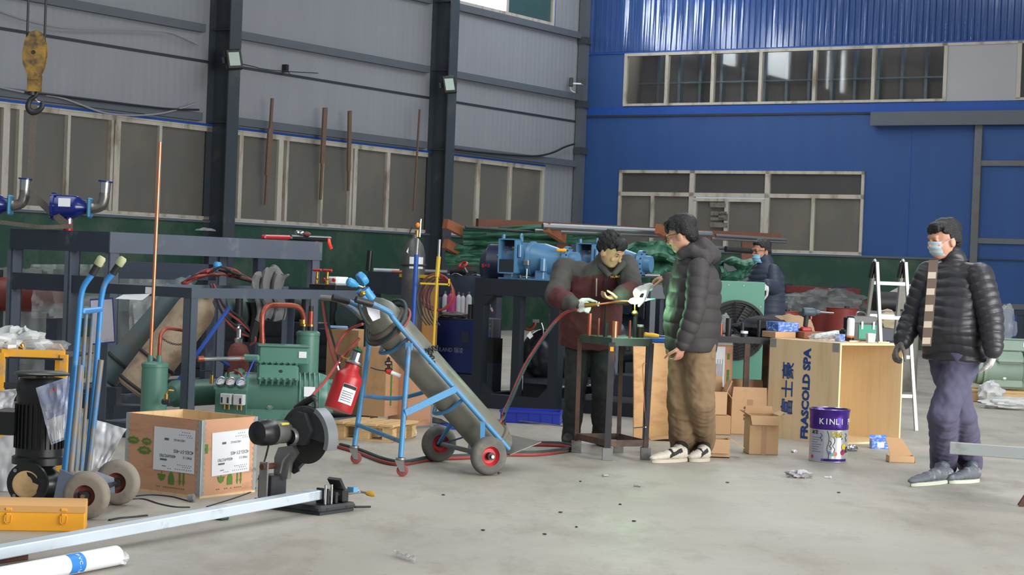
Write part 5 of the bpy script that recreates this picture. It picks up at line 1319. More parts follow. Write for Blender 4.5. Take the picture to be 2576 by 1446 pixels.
bm=pm('blue_button',(60,90,170),.3)
for r_ in range(4):
    for c_ in range(4):MB().cyl((.0+c_*.032,-.006,z1+.02+r_*.036),(.0+c_*.032,.0,z1+.02+r_*.036),.010,n=8).build('button',bm if r_<2 else M_cast,t)
q=at(1036,790,18.0)
t=thing('gas_cylinder','dark grey gas cylinder standing upright behind the blue pole','gas cylinder',(q.x,q.y,0),0)
zt=at(1036,603,18.0).z
M_cyld=pm('dark_grey_cylinder',(84,86,86),.45,.2,.15,4,(112,108,100),.25)
MB().lathe([(.001,0),(.105,0),(.109,.02),(.109,zt-.17),(.104,zt-.12),(.085,zt-.05),(.05,zt-.0),(.03,zt+.02),(.03,zt+.05),(.001,zt+.05)],32,None,False).build('shell',M_cyld,t)
MB().torus((0,0,zt-.24),(0,0,1),.111,.011,30,8).build('rubber_ring',M_rubber,t)
zl=at(1050,665,18).z;MB().lathe([(.1105,zl-.04),(.1105,zl+.07)],12,None,False,-1.9,-.6).build('label',M_label,t);zl=at(1022,628,18).z
MB().add([(-.07,-.085,zl-.02),(-.03,-.1,zl-.05),(.0,-.085,zl+.03),(-.04,-.07,zl+.05)],[(0,1,2,3)]).build('sticker',M_label,t)
MB().cyl((.02,0,zt+.03),(.02,0,zt+.09),.02).build('valve',M_brass,t);MB().ell((.025,-.01,zt+.14),(.022,.022,.026),14,10).build('orange_knob',pm('orange_plastic',(236,140,40),.5),t)
MB().tube([(-.05,-.02,zt+.02),(-.045,-.03,zt+.08),(-.02,-.03,zt+.12)],.006,6,3).build('wire',M_iron,t);MB().cyl((.045,.02,zt+.03),(.05,.02,zt+.2),.01,n=8).build('rod',M_chrome,t)
p0=at(1037,812,17.2);p1=at(1043,600,17.2);p0.z=0;p1.x=p0.x+.02;p1.y=p0.y
t=thing('steel_pole','steel pole painted royal blue below its bare tip','pole',(p0.x,p0.y,0),0)
k1=at(1042,640,17.2).z;MB().cyl((0,0,0),(.015,0,k1),.021,n=12).build('painted_length',M_bluer,t);MB().cyl((.015,0,k1),(.02,0,p1.z),.018,n=12).build('bare_tip',M_cast,t)
p0=at(1090,800,17.1);p0.z=0
t=thing('valve_key','yellow T-handled valve key standing in front of the white bottles','valve key',(p0.x,p0.y,0),0)
zt=at(1102,602,17.1).z;z1=at(1100,645,17.1).z;z2=at(1098,696,17.1).z
M_yk=pm('yellow_key_paint',(208,176,40),.45,0,.1,8)
MB().cyl((0,0,.0),(.02,0,z2),.013,n=10).build('shaft',M_yk,t);MB().cyl((.02,0,z2),(.028,0,z1),.02,n=8).build('socket',M_yk,t);MB().cyl((.028,0,z1),(.03,0,zt),.014,n=10).build('bare_end',M_cast,t)
zh=at(1098,714,17.1).z;MB().bar((-.13,0,zh),(.13,0,zh),.016,.016).build('cross_bar',M_yk,t);MB().bar((.13,0,zh-.015),(.13,0,zh+.05),.016,.016).build('cross_end',M_yk,t)
# dark benches with long tubes behind
q=at(925,682,19.0)
t=thing('steel_bench','dark steel bench with tubes on top behind the tilted cylinder','bench',(q.x,q.y,0),ROOM)
zt=q.z
MB().b(0,.9,0,1.1,zt-.22,zt).build('top',M_navyd,t,False);MB().b(.3,1.35,1.1,2.2,zt-.2,zt).build('top_extension',M_navyd,t,False)
for x,y in((.05,.05),(.85,.05),(.85,1.05),(.05,1.05),(1.3,2.1)):MB().b(x-.05,x+.05,y-.05,y+.05,0,zt-.2).build('leg',M_navy,t,False)
MB().b(.1,.8,.0,.02,.5,.72).build('modesty_panel',M_navyd,t,False)
for(a,b,c,d_,dd,r_,mt,lb)in((940,676,1005,676,18.6,.018,M_galv,'grey tube lying on the bench behind the regulator'),(985,680,1020,680,18.4,.012,M_copper,'short copper tube on the dark bench'),(1060,681,1125,684,18.6,.022,M_cast,'thick pale tube end behind the yellow valve key'),(1132,683,1200,683,18.7,.04,M_iron,'dark round bar lying behind the white bottles')):
    p,r2=at(a,b,dd),at(c,d_,dd);p.z=r2.z=zt+r_;tag(MB().cyl(p,r2,r_,n=14).build('tube',mt),lb,'tube')
tag(MB().cyl((at(927,680,19.6).x,19.6,zt),(at(927,680,19.6).x+.01,19.6,at(927,630,19.6).z),.03,n=14).build('flashlight',M_black),'black flashlight standing on the dark bench','flashlight')
q=at(1180,675,18.6)
t=thing('hand_valve','small valve with a red wheel on the dark bench','valve',(q.x,q.y,zt),0);MB().cyl((0,0,.0),(-.05,0,.08),.012).build('stem',M_chrome,t);MB().torus((-.06,0,.1),(-.5,-.5,.8),.04,.012,18,6).build('handwheel',M_redp,t);MB().b(-.03,.05,-.03,.03,0,.03).build('body',M_iron,t)
for px,lb in((1150,'white paper scrap on the dark round bar'),(1200,'white paper slip near the red valve wheel')):
    q=at(px,692,18.2);tag(MB().grid(lambda u,v:(q.x-.05+.1*u,q.y-.1+.1*v,zt+.008+.012*math.sin(u*4)),4,3,.002).build('paper_scrap',M_label),lb,'paper')
# hoses hung on a post in front of the bottles, orange board behind them
q=at(1085,800,17.9)
t=thing('hose_rack','orange board with red and grey hoses hung in loops','hose rack',(q.x,q.y,0),ROOM)
zt2=at(1085,692,17.9).z;MB().b(-.17,.06,0,.02,.0,zt2).build('board',pm('orange_board',(206,148,90),.7,0,.08,4),t,False);MB().b(-.35,.10,-.06,-.02,zt2-.03,zt2).build('arm',M_yk,t,False)
c=t.Mi@at(1097,735,17.6)
for i in range(4):MB().torus(c+V((.006*i,.02*i,-.01*i)),(.15,-1,.05*i),.17-.012*i,.0095,32,7).build('hose_loop',M_hosr,t)
for i in range(5):
    a=1052+i*8;MB(t).tube([at(a+20,700,17.6),at(a-2,740,17.6),at(a+4,790,17.6),at(a+22,818,17.6)],.008,6,4).build('hose_tail',M_rubber if i%2 else M_hosg,t)
# shelf with bottles
q=at(1065,790,18.5)
t=thing('bottle_shelf','narrow shelf with blue and orange edge holding spray bottles','shelf',(q.x,q.y,0),.02)
zs=at(1120,787,18.5).z
MB().b(0,.5,0,.16,zs-.05,zs,.003).build('board',pm('blue_shelf_edge',(60,96,130),.5),t);MB().b(.13,.36,-.006,0,zs-.05,zs-.005).build('orange_edge',M_ylw,t)
for x in(.03,.47):MB().b(x-.02,x+.02,.02,.14,0,zs-.05).build('post',M_navyd,t)
def bottle(px,w,h,mat,lb,cap=True):
    b=at(px,786,18.45);r=w/2*18.45/FPX;hh=h*18.45/FPX
    t=thing('spray_bottle',lb,'bottle',(b.x,b.y+.03,zs),0,'bottles on the narrow shelf')
    MB().lathe([(.001,0),(r,0),(r,hh*.72),(r*.8,hh*.8),(r*.35,hh*.88),(r*.35,hh*.9)],18,None,False).build('body',mat,t);MB().lathe([(r*.42,hh*.88),(r*.42,hh),(.001,hh)],12,None,False).build('cap',M_grey if cap else mat,t)
M_btl=pm('white_bottle',(206,208,214),.4,0,.05,9);M_pink=pm('magenta_tin',(204,66,140),.4,0,.15,7,(150,90,140),.3)
for px,w,h,mt,lb in((1072,17,60,M_btl,'grey-white spray bottle with a trigger, left end of the shelf'),(1118,13,55,M_btl,'slim white bottle left of the pink tin'),(1152,13,54,M_btl,'white bottle directly right of the pink tin'),(1163,12,52,M_btl,'white bottle between two others right of the pink tin'),(1178,15,56,M_btl,'last white bottle at the shelf end'),(1135,22,58,M_pink,'pink tin among the white bottles')):bottle(px,w,h,mt,lb)
for i,px in enumerate((1182,1192)):
    b=at(px,800,17.9);tag(MB().cyl((b.x,b.y,0.0),(b.x,b.y,b.z+.13),.022,n=14).build('dark_canister',M_iron),('slim dark canister right of the shelf','second slim dark canister beside the compressor frame')[i],'canister')
# ================================================================ dark frame carrying two blue screw compressors
F3=at(1197,661,17.4);F3.z=0
HC=1.185
t=thing('equipment_frame','dark frame with cut corners under the blue compressors','frame',F3,ROOM)
M_nd=pm('near_black_frame_paint',(36,42,50),.4,.1,.12,4)
W3,D3=.92,2.28
for y in(0,D3-.1):
    MB().b(0,W3,y,y+.1,HC-.15,HC).build('top_beam',M_nd,t,False);MB().b(0,W3,y,y+.1,0,.13).build('bottom_beam',M_nd,t,False)
    for x in(0,W3-.1):MB().b(x,x+.1,y,y+.1,.13,HC-.15).build('post',M_nd,t,False)
    for x,s,z,q in((.1,1,HC-.15,-1),(W3-.1,-1,HC-.15,-1),(.1,1,.13,1),(W3-.1,-1,.13,1)):
        MB().prism([(0,0),(.1*s,0),(0,.1*q)]if s*q>0 else[(0,0),(0,.1*q),(.1*s,0)],.09,frame((x,y+.095,z),(1,0,0),(0,0,1))).build('gusset',M_nd,t,False)
    MB().b(.42,.5,y+.01,y+.09,.13,HC-.15).build('post',M_nd,t,False)
for x in(0,W3-.1):
    MB().b(x,x+.1,.1,D3-.1,HC-.15,HC).build('side_beam',M_navyd,t,False);MB().b(x,x+.1,.1,D3-.1,0,.13).build('side_beam',M_navyd,t,False)
MB().b(W3-.09,W3-.01,1.0,1.1,.13,HC-.15).build('post',M_navy,t,False)  # side members in lighter tones, for the light falling on that side
MB().b(.1,W3-.1,.1,D3-.1,HC-.03,HC-.01).build('deck',M_nd,t,False);MB().b(.5,W3,.1,D3,.25,.29).build('shelf',M_navyd,t,False)
# tank in the frame
q=at(1360,890,17.5)
t=thing('black_tank','round black steel tank inside the dark frame','tank',(q.x,q.y,0),0)
rz_=62*17.5/FPX
MB(t).lathe([(.001,-.13),(rz_*.5,-.115),(rz_*.85,-.06),(rz_,0),(rz_,.8),(rz_*.85,.86),(.001,.93)],36,ax(q,q+UU+VV*.2),False).build('shell',pm('glossy_black_tank',(38,44,52),.22,0,.08,4),t)
MB(t).b(q.x-.15,q.x+.15,q.y+.05,q.y+.5,.0,q.z-rz_*.7).build('saddle',M_nd,t)
p=at(1333,843,17.3);MB(t).add([p+V((-.03,-.14,.0)),p+V((.0,-.15,-.03)),p+V((.03,-.14,.0)),p+V((0,-.13,.04))],[(0,1,2,3)]).build('paper_patch',M_label,t)
p=at(1384,830,17.5);MB(t).cyl(p,p+V((0,0,.14)),.022).build('nozzle',M_navy,t);MB(t).cyl(p+V((0,0,.13)),p+V((0,0,.15)),.03).build('nozzle_rim',M_navy,t)
p=at(1345,822,17.4);MB(t).tube([p+V((-.08,0,-.02)),p+V((-.03,0,-.02)),p+V((0,0,.02)),p+V((0,0,.05))],.018,10,4).build('copper_bend',M_copperd,t);MB(t).b(p.x-.02,p.x+.04,p.y-.02,p.y+.02,p.z+.04,p.z+.07).build('valve',M_cast,t);MB(t).tube([p+V((.06,0,.04)),p+V((.08,0,-.02)),p+V((.08,0,-.09))],.006,6,3).build('lever',M_chrome,t)
q=at(1302,786,17.6);t=thing('flow_meter','red and white tubular indicator hanging in the dark frame','gauge',q,0)
for z0,z1,mt in((0,.025,M_redp),(.025,.085,M_label),(.085,.10,M_redp),(.10,.19,M_iron),(.19,.36,M_iron)):MB().cyl((0,0,z0),(0,0,z1),.025 if z0<.1 else .02,n=14).build('segment',mt,t)
t=thing('hanging_switch','white pull switch with red tip hanging in the frame','switch',at(1238,780,17.55),0);MB(t).tube([at(1234,738,17.55),at(1233,765,17.55),at(1236,776,17.55)],.003,5,3).build('cord',M_label,t);MB(t).cyl(at(1235,774,17.55),at(1239,783,17.55),.011).build('grip',M_white,t);MB(t).cyl(at(1239,783,17.55),at(1242,788,17.55),.008,.004).build('tip',M_redp,t)
q=at(1230,968,17.8);t=thing('cable_bundle','tangle of cables and fittings at the foot of the frame','cable',(q.x,q.y,.13),0)
rr=random.Random(8)
for i in range(6):MB(t).tube([at(1215+rr.uniform(0,40),968,17.8)]+[at(1212+rr.uniform(0,45),925+rr.uniform(0,30),17.8+rr.uniform(-.1,.1))for _ in range(3)]+[at(1215+rr.uniform(0,40),970,17.8)],.009,6,4).build('cable',(M_cable,M_grey,M_brass)[i%3],t)
# blue compressors
M_bc=pm('compressor_blue_enamel',(82,126,162),.3,0,.07,4)
def screwcomp(base,label):
    t=thing('screw_compressor',label,'compressor',base,ROOM+.18)
    z=.19
    MB().lathe([(.001,0),(.13,0),(.15,.015),(.15,.26),(.165,.262),(.165,.29),(.15,.292),(.148,.40),(.12,.50),(.10,.56),(.10,.60),(.13,.60),(.13,.635),(.10,.64),(.08,.645),(.08,.72),(.001,.72)],36,ax((-.02,0,z),(1,0,z)),False).build('casing',M_bc,t)
    # open terminal box on the near side of the left end
    b=MB();x0,x1,z0,z1,y0,y1=.0,.17,.05,.37,-.22,-.08
    b.b(x0,x0+.012,y0,y1,z0,z1);b.b(x1-.012,x1,y0,y1,z0,z1);b.b(x0,x1,y0,y1,z1-.012,z1);b.b(x0,x1,y0,y1,z0,z0+.012);b.b(x0,x1,y1-.01,y1,z0,z1)
    tb=b.build('terminal_box',M_bc,t,False)
    MB().b(x0+.012,x1-.012,y1-.02,y1-.011,z0+.012,z1-.012).build('dark_back',M_ink,tb);MB().b(x0+.012,x1-.012,y0+.002,y0+.008,z0+.01,z0+.13).build('cover',M_nd,tb)
    for i in range(5):MB().box((x0+.05+.02*i,y1-.04,z0+.15+.03*i),(.02,.02,.02)).build('terminal',(M_brass,M_cast,M_iron)[i%3],tb)
    MB().tube([(x0+.06,y1-.05,z0+.25),(x0+.04,y1-.06,z0+.2),(x0+.06,y1-.06,z0+.16),(x0+.1,y1-.05,z0+.15)],.004,5,4).build('red_wire',M_redp,tb)
    MB().torus((.16,-.06,z+.19),(1,.2,0),.035,.011,20,8).build('lifting_eye',M_bc,t)
    MB().cyl((-.02,-.06,z+.1),(-.02,-.06,z+.22),.018).build('lug',M_bc,t);MB().cyl((-.06,-.1,z+.02),(-.02,-.1,z+.02),.015).build('plug',M_bc,t)
    for i in range(14):
        a=2*PI*i/14;MB().cyl((.57,.117*math.cos(a),z+.117*math.sin(a)),(.63,.117*math.cos(a),z+.117*math.sin(a)),.009,n=6).build('bolt',M_navyd,t)
    for x in(.05,.36):MB().b(x-.03,x+.06,-.13,.13,0,.09,.008).build('foot',M_bc,t)
    MB().b(-.02,.46,-.15,.15,0,.014).build('skid_plate',M_bc,t)
    MB().b(.24,.29,-.19,-.15,.13,.18,.004).build('sensor',M_cast,t);MB().cyl((.265,-.16,.014),(.265,-.16,.10),.008).build('sensor_stem',M_chrome,t);MB().cyl((.2,-.16,.02),(.2,-.165,.04),.02).build('plug',M_chrome,t)
    MB().box((.42,-.14,.14),(.05,.08,.13),ch=.012).build('side_block',M_bc,t);MB().box((.19,-.15,.26),(.03,.06,.12),ch=.006).build('rib',M_bc,t)
    return t
b1=F3+VV*.16+UU*.28;screwcomp((b1.x,b1.y,HC),'blue screw compressor with an open terminal box on the dark frame')
b2=F3+VV*.22+UU*1.55;screwcomp((b2.x,b2.y,HC),'second blue screw compressor half hidden by the bending welder')
q=at(1208,690,18.2);t=thing('round_housing','dark navy round housing at the left end of the blue compressor','housing',(F3.x+.05,F3.y+.5,HC),0)
MB(t).lathe([(.001,-.1),(.12,-.07),(.2,0),(.2,.25),(.001,.25)],28,ax(at(1232,668,17.75),at(1232,668,17.75)+VV+UU*.4),False).build('shell',pm('navy_enamel',(30,40,70),.35),t)
textmesh('red_text','8×8',.05,M_redp,t,t.Mi@frame(at(1222,668,17.50),(1,0,.02),(0,0,1)),.001)
q=at(1412,628,17.2);t=thing('screwdriver','yellow handled screwdriver resting on the blue compressor','screwdriver',q,0)
MB(t).lathe([(.01,0),(.015,.01),(.013,.04),(.016,.07),(.012,.09),(.001,.09)],10,ax(at(1400,629,17.2),at(1440,629,17.2)),False).build('handle',M_yel,t);MB(t).cyl(at(1420,629,17.2),at(1438,629,17.2),.004,n=6).build('blade',M_chrome,t)
# blue plastic crate and rod on the floor
c0=gnd(1258,1062);c1=gnd(1408,1069)
dx=(c1-c0);
t=thing('plastic_crate','low blue plastic crate on the floor before the dark frame','crate',c0,math.atan2(dx.y,dx.x))
M_bp=pm('blue_crate_plastic',(38,56,168),.42,0,.06,6)
Lx=dx.length;h=.105
for a in((0,Lx,0,.008),(0,Lx,.30,.308),(0,.008,.008,.30),(Lx-.008,Lx,.008,.30)):MB().b(a[0],a[1],a[2],a[3],0,h).build('side',M_bp,t,False)
MB().b(0,Lx,0,.308,0,.006).build('bottom',M_bp,t,False);MB().b(-.008,Lx+.008,-.008,.0,h-.018,h).build('rim',M_bp,t,False);MB().b(-.008,Lx+.008,.308,.316,h-.018,h).build('rim',M_bp,t,False)
for i in range(5):MB().b(Lx*(.08+.2*i),Lx*(.08+.2*i)+.008,-.006,0,.01,h-.02).build('rib',M_bp,t,False)
p0=gnd(1285,1062)+V((0,0,.02));p1=gnd(1440,1078)+V((0,0,.012));t=thing('floor_rod','thin steel rod with a round head in front of the blue crate','rod',gnd(1285,1062),0);MB(t).cyl(p0,p1,.006,n=8).build('rod',M_cast,t);MB(t).ell(p0,.02,12,8).build('head',M_iron,t)

# more equipment inside and behind the dark frame
q=F3+VV*.55+UU*1.42
t=thing('black_tank','second dark tank half hidden behind the welder','tank',(q.x,q.y,0),ROOM)
MB().lathe([(.001,-.12),(.14,-.1),(.24,-.04),(.27,0),(.27,.5),(.2,.58),(.001,.62)],32,ax((0,0,.62),(0,1,.62)),False).build('shell',MATS['glossy_black_tank'],t);MB().b(-.2,.2,.1,.6,.29,.42).build('saddle',M_nd,t)
q=F3-VV*.15+UU*2.6
t=thing('control_cabinet','dark steel cabinet standing behind the compressor frame','cabinet',(q.x,q.y,0),ROOM)
MB().b(0,1.0,0,.5,.08,1.05,.01).build('body',M_navyd,t);MB().b(.02,.49,-.012,0,.1,1.03,.004).build('door',M_navyd,t);MB().b(.51,.98,-.012,0,.1,1.03,.004).build('door',M_navyd,t);MB().b(0,1,0,.5,0,.08).build('plinth',M_nd,t)
for x in(.45,.55):MB().b(x-.01,x+.01,-.03,-.012,.5,.62,.003).build('handle',M_chrome,t)
q=gnd(1585,1085);t=thing('parts_skid','low dark skid with steel plates behind the brazing stand','skid',(q.x+.05,q.y+1.5,0),ROOM)
MB().b(-.5,.5,0,.6,0,.12).build('base',M_nd,t,False);MB().b(-.45,.4,.05,.55,.12,.17).build('plate',M_girt,t,False);MB().b(-.3,.3,.1,.5,.17,.36).build('housing',M_navyd,t,False)
# ================================================================ brazing stand
M_rs=pm('rusted_stand_steel',(98,76,64),.7,.3,.3,9,(60,56,56),.55,6)
M_ds=pm('dark_stand_steel',(62,62,66),.5,.5,.2,8,(104,76,60),.3,6)
M_gt=pm('green_stained_top',(58,84,72),.6,.1,.3,12,(78,70,64),.45)
P={'L':gnd(1449,1138),'F':gnd(1527,1157),'R':gnd(1623,1156),'B':gnd(1555,1138)}
ctr=(P['L']+P['R'])/2
t=thing('brazing_stand','rusty four-legged brazing stand with copper stubs on its green top','stand',(ctr.x,ctr.y,0),0)
TP={'L':(1459,845),'F':(1540,849),'R':(1640,858),'B':(1564,842)}
zt=at(1540,850,13.05).z
tops={}
for k,p in P.items():
    a=at(TP[k][0],TP[k][1],p.y);tops[k]=V((a.x,a.y,zt))
    MB(t).b(p.x-.035,p.x+.035,p.y-.03,p.y+.03,0,.085,.002).build('shim_block',M_cast,t,False)
    q=V((p.x,p.y,.085));w=.044 if k=='F' else .03
    MB(t).bar(q,tops[k]-V((0,0,.03)),w,.03,(0,1,0)).build('leg',M_ds if k in 'FR' else M_rs,t,False)
for a,b in(('L','F'),('F','R'),('R','B'),('B','L')):
    MB(t).bar(V((P[a].x,P[a].y,.115)),V((P[b].x,P[b].y,.115)),.006,.045).build('bottom_rail',M_rs,t,False)
    MB(t).bar(tops[a]-V((0,0,.028)),tops[b]-V((0,0,.028)),.006,.05).build('top_rail',M_gt,t,False)
MB(t).add([tops[k]+V((0,0,.0))for k in 'LFRB']+[tops[k]-V((0,0,.006))for k in 'LFRB'],[(0,1,2,3),(7,6,5,4),(0,4,5,1),(1,5,6,2),(2,6,7,3),(3,7,4,0)]).build('top_plate',M_gt,t,False)
q=tops['F'];MB(t).box((q.x,q.y-.018,zt-.075),(.024,.004,.03)).build('yellow_tag',M_yel,t)
MB(t).tube([at(1570,862,13.3),at(1572,880,13.3),at(1584,882,13.3),at(1583,872,13.3)],.004,6,4).build('hook',M_iron,t)
MB(t).tube([at(1625,915,13.05),at(1617,918,13.05),at(1619,970,13.05),at(1622,1035,13.05)],.003,5,3).build('wire_hanger',M_copper,t);MB(t).tube([at(1627,918,13.05),at(1626,1035,13.05)],.0025,5,1).build('wire_hanger',M_iron,t);MB(t).bar(at(1622,1035,13.05),at(1627,1080,13.05),.016,.005).build('hanging_strip',M_rust,t)
MB(t).tube([at(1595,1076,13.3),at(1625,1074,13.1)],.004,6,1).build('tie_rod',M_chrome,t)
def stub(px,top,bot,w,mat,lb,d=13.25,cat='pipe stub',flare=None):
    b=at(px,bot,d);b.z=zt;h=at(px,top,d).z-zt;r=w/2*d/FPX
    o=MB().lathe([(r,0),(r,h),(r*.8,h),(r*.8,h-.01),(.001,h-.01)],16,Matrix.Translation(b),False)
    tag(o.build('pipe_stub',mat),lb,cat,'pipe stubs on the brazing stand')
stub(1482,788,838,10,M_copperd,'tall burnt copper stub at the left of the brazing stand',13.3)
stub(1505,800,836,5,M_copperd,'thin red copper stub second from the left on the stand',13.3)
stub(1523,812,838,12,M_iron,'dark iron stub before the copper cup on the stand',13.2)
stub(1546,808,842,16,M_copper,'wide bright copper cup standing on the brazing stand',13.15)
stub(1584,806,842,6,M_copperd,'thin red copper stub beside the black can',13.2)
stub(1597,786,840,11,M_iron,'dark stub that is being brazed under the flame',13.3)
b=at(1608,840,13.35);t=thing('flux_can','dark flux can with a pale lid on the brazing stand','can',(b.x,b.y,zt),0)
MB().cyl((0,0,0),(0,0,.075),.032).build('body',pm('brown_can',(72,52,46),.5),t);MB().cyl((0,0,.075),(0,0,.09),.029).build('lid',M_label,t)
# tray and file right of it
q=at(1622,856,13.6);t=thing('tool_tray','blue tray edge beside the brazing stand','tray',(q.x,q.y,zt-.07),0)
MB().b(0,.2,0,.2,.03,.06,.004).build('tray',pm('bright_blue_plastic',(36,84,170),.4),t)
MB().b(.02,.06,.05,.15,-.755+.0,.03).build('post',M_navyd,t)
for p in t.o.children:
    pass
q=at(1620,832,13.7);t2=thing('screwdriver','screwdriver with a ribbed yellow handle on the blue tray','screwdriver',(q.x,q.y,zt),0)
MB().lathe([(.012,0),(.019,.008),(.016,.03),(.019,.06),(.016,.09),(.012,.11),(.001,.11)],12,ax((.0,0,.01),(1,.1,-.06)),False).build('handle',M_yel,t2);MB().cyl((.1,.01,.005),(.2,.02,.0),.006,n=8).build('blade',M_chrome,t2)
# brass fitting, rod, flame, torch
fl=at(1596,757,13.32)
t=thing('brazing_rod','thin brass rod and joint held in the torch flame','rod',at(1597,790,13.3),0)
MB(t).cyl(at(1597,792,13.3),at(1597,738,13.3),.005,n=8).build('rod',M_brass,t);MB(t).lathe([(.018,0),(.024,.012),(.014,.03),(.001,.03)],12,ax(at(1597,792,13.3),at(1597,780,13.3)),False).build('joint',M_brass,t)
t=thing('torch_flame','bright green torch flame at the brazing joint','flame',fl,0)
M_fl=pm('green_white_flame',(205,255,222),.5,0,.0,3,emit=26.0)
M_fl2=pm('green_flame_veil',(60,255,130),.5,0,.0,3,emit=5.0)
MB(t).lathe([(.001,-.03),(.018,-.012),(.026,.02),(.018,.06),(.008,.10),(.001,.13)],14,ax(at(1591,757,13.3),at(1640,752,13.3)),False).build('core',M_fl,t)
MB(t).lathe([(.001,.05),(.010,.07),(.006,.12),(.001,.16)],12,ax(at(1591,757,13.32),at(1640,752,13.32)),False).build('tail',M_fl2,t)
pl=bpy.data.lights.new('flame_light','POINT');pl.energy=7;pl.color=(.42,1,.5);pl.shadow_soft_size=.03
po=bpy.data.objects.new('flame_light',pl);COL.objects.link(po);po.location=fl+V((-.02,-.06,.0))
t=thing('welding_torch','brass brazing torch held by the bending welder','torch',at(1500,763,13.42),0)
MB(t).cyl(at(1470,768,13.42),at(1500,765,13.42),.017,n=12).build('handle',M_brass,t);MB(t).tube([at(1498,766,13.42),at(1530,762,13.4),at(1560,757,13.36),at(1582,757,13.34)],.007,8,4).build('neck',M_copper,t);MB(t).cyl(at(1504,770,13.42),at(1506,759,13.42),.010).build('valve',M_chrome,t)
# ================================================================ leaning cardboard and open crate side behind the standing man
cb=pm('corrugated_cardboard',(198,160,122),.8,0,.06,5,(182,142,104),.3,3)
cb2=pm('stained_cardboard',(204,162,114),.8,0,.1,3,(166,122,84),.5,2.5,stretch=(1,1,3))
cbi=pm('cardboard_inside',(184,146,108),.85,0,.06,5)
g0=gnd(1594,1102);g1=gnd(1690,1112)
t=thing('leaning_cardboard','bent cardboard sheet standing between the brazing stand and the standing man','cardboard',g0,0)
h=at(1596,862,g0.y).z
MB(t).grid(lambda u,v:V((g0.x+(g1.x+.08-g0.x)*u-.03*v,g0.y+.08*math.sin(u*PI)+.12*u-.05*math.sin(v*PI),h*v)),10,10,.008).build('sheet',cb2,t)
MB(t).grid(lambda u,v:V((g0.x+.12+.34*u,g0.y-.16+.2*v,.006+.02*math.sin(u*3))),6,4,.006).build('floor_flap',cb,t)
# crate with label behind standing man
q=gnd(1800,1085)
t=thing('shipping_crate','plywood crate with a long white label right of the standing man','crate',(q.x-.17,q.y,0),.04)
hz=at(1815,858,q.y).z
pbox(t,.29,.3,hz,M_ply);MB().b(0.0,.285,-.004,0,hz-.03,hz-.005).build('zinc_strip',M_zinc,t,False);MB().b(.13,.225,-.004,-.001,hz*.42,hz*.94).build('label',M_label,t,False)
for z in(.55,.62,.8):MB().b(.245,.265,-.003,0,hz*z,hz*z+.05).build('stencil',M_gprint,t,False)
for i in range(7):MB().b(.145+.01*i,.148+.01*i,-.0055,-.004,hz*(.5+.04*(i%3)),hz*(.8-.05*(i%2))).build('print',pm('grey_print',(96,96,104),.7),t,False)
# ================================================================ cardboard boxes
def carton(name,label,base,rz,x,y,z,flaps,mat=cb,open_=True,tape=True):
    t=thing(name,label,'cardboard box',base,rz,'cardboard boxes beside the crate')
    th=.006
    MB().b(0,x,0,th,0,z).build('side',mat,t,False);MB().b(0,x,y-th,y,0,z).build('side',mat,t,False);MB().b(0,th,th,y-th,0,z).build('side',mat,t,False);MB().b(x-th,x,th,y-th,0,z).build('side',mat,t,False);MB().b(0,x,0,y,0,th).build('bottom',mat,t,False)
    MB().b(th,x-th,y-th-.002,y-th,th,z-.002).build('lining',cbi,t,False)
    if tape:MB().b(x*.42,x*.58,-.0015,0,0,z).build('tape',pm('brown_tape',(168,130,92),.4),t,False)
    for side,ang,ln in flaps: # ang: 0 = straight up, + = outward
        a=math.radians(ang);s_,c_=math.sin(a)*ln,math.cos(a)*ln;n=th
        if side=='f':q=[(0,0,z),(x,0,z),(x-.01,-s_,z+c_),(.01,-s_,z+c_)];o=V((0,math.cos(a)*n,math.sin(a)*n))
        if side=='b':q=[(0,y,z),(x,y,z),(x-.01,y+s_,z+c_),(.01,y+s_,z+c_)];o=V((0,-math.cos(a)*n,math.sin(a)*n))
        if side=='l':q=[(0,0,z),(0,y,z),(-s_,y-.01,z+c_),(-s_,.01,z+c_)];o=V((math.cos(a)*n,0,math.sin(a)*n))
        if side=='r':q=[(x,0,z),(x,y,z),(x+s_,y-.01,z+c_),(x+s_,.01,z+c_)];o=V((-math.cos(a)*n,0,math.sin(a)*n))
        q=[V(p)for p in q];MB().add(q+[p+o for p in q],[(0,1,2,3),(7,6,5,4),(0,4,5,1),(1,5,6,2),(2,6,7,3),(3,7,4,0)]).build('flap',cb if side!='b' else cbi,t,False)
    return t
b1=gnd(1884,1143);carton('cardboard_box','tall taped cardboard box in front of the wooden crate',b1,.10,.215,.19,.285,[('f',165,.07),('b',20,.06),('l',60,.05),('r',60,.05)])
b2=gnd(1838,1092);t=carton('cardboard_box','wide open cardboard box with raised flaps behind the tall one',(b2.x,b2.y,0),.04,.30,.24,.29,[('f',-6,.10),('b',12,.15),('l',40,.12),('r',75,.14)])
for i in range(4):MB().b(.10,.16,-.0015,0,.12+.03*i,.14+.03*i).build('print',pm('brown_print',(96,72,54),.8),t,False)
b3=gnd(1780,1090);carton('cardboard_box','narrow cardboard box beside the standing man and labelled crate',(b3.x,b3.y-.1,.16),.1,.14,.18,.19,[('b',5,.12),('r',25,.1)],tape=False)
b4=gnd(1782,1150);carton('cardboard_box','low cardboard box with a torn front flap at the standing man\'s heel',(b4.x-.02,b4.y,0),.0,.17,.16,.13,[('f',172,.10),('r',120,.12),('l',20,.03)],tape=False)
tag(MB().box((b3.x+.07,b3.y+.0,.08),(.2,.2,.155),.05,.004).build('cardboard_box',cbi),'plain cardboard box under the narrow one beside the crate','cardboard box','cardboard boxes beside the crate')
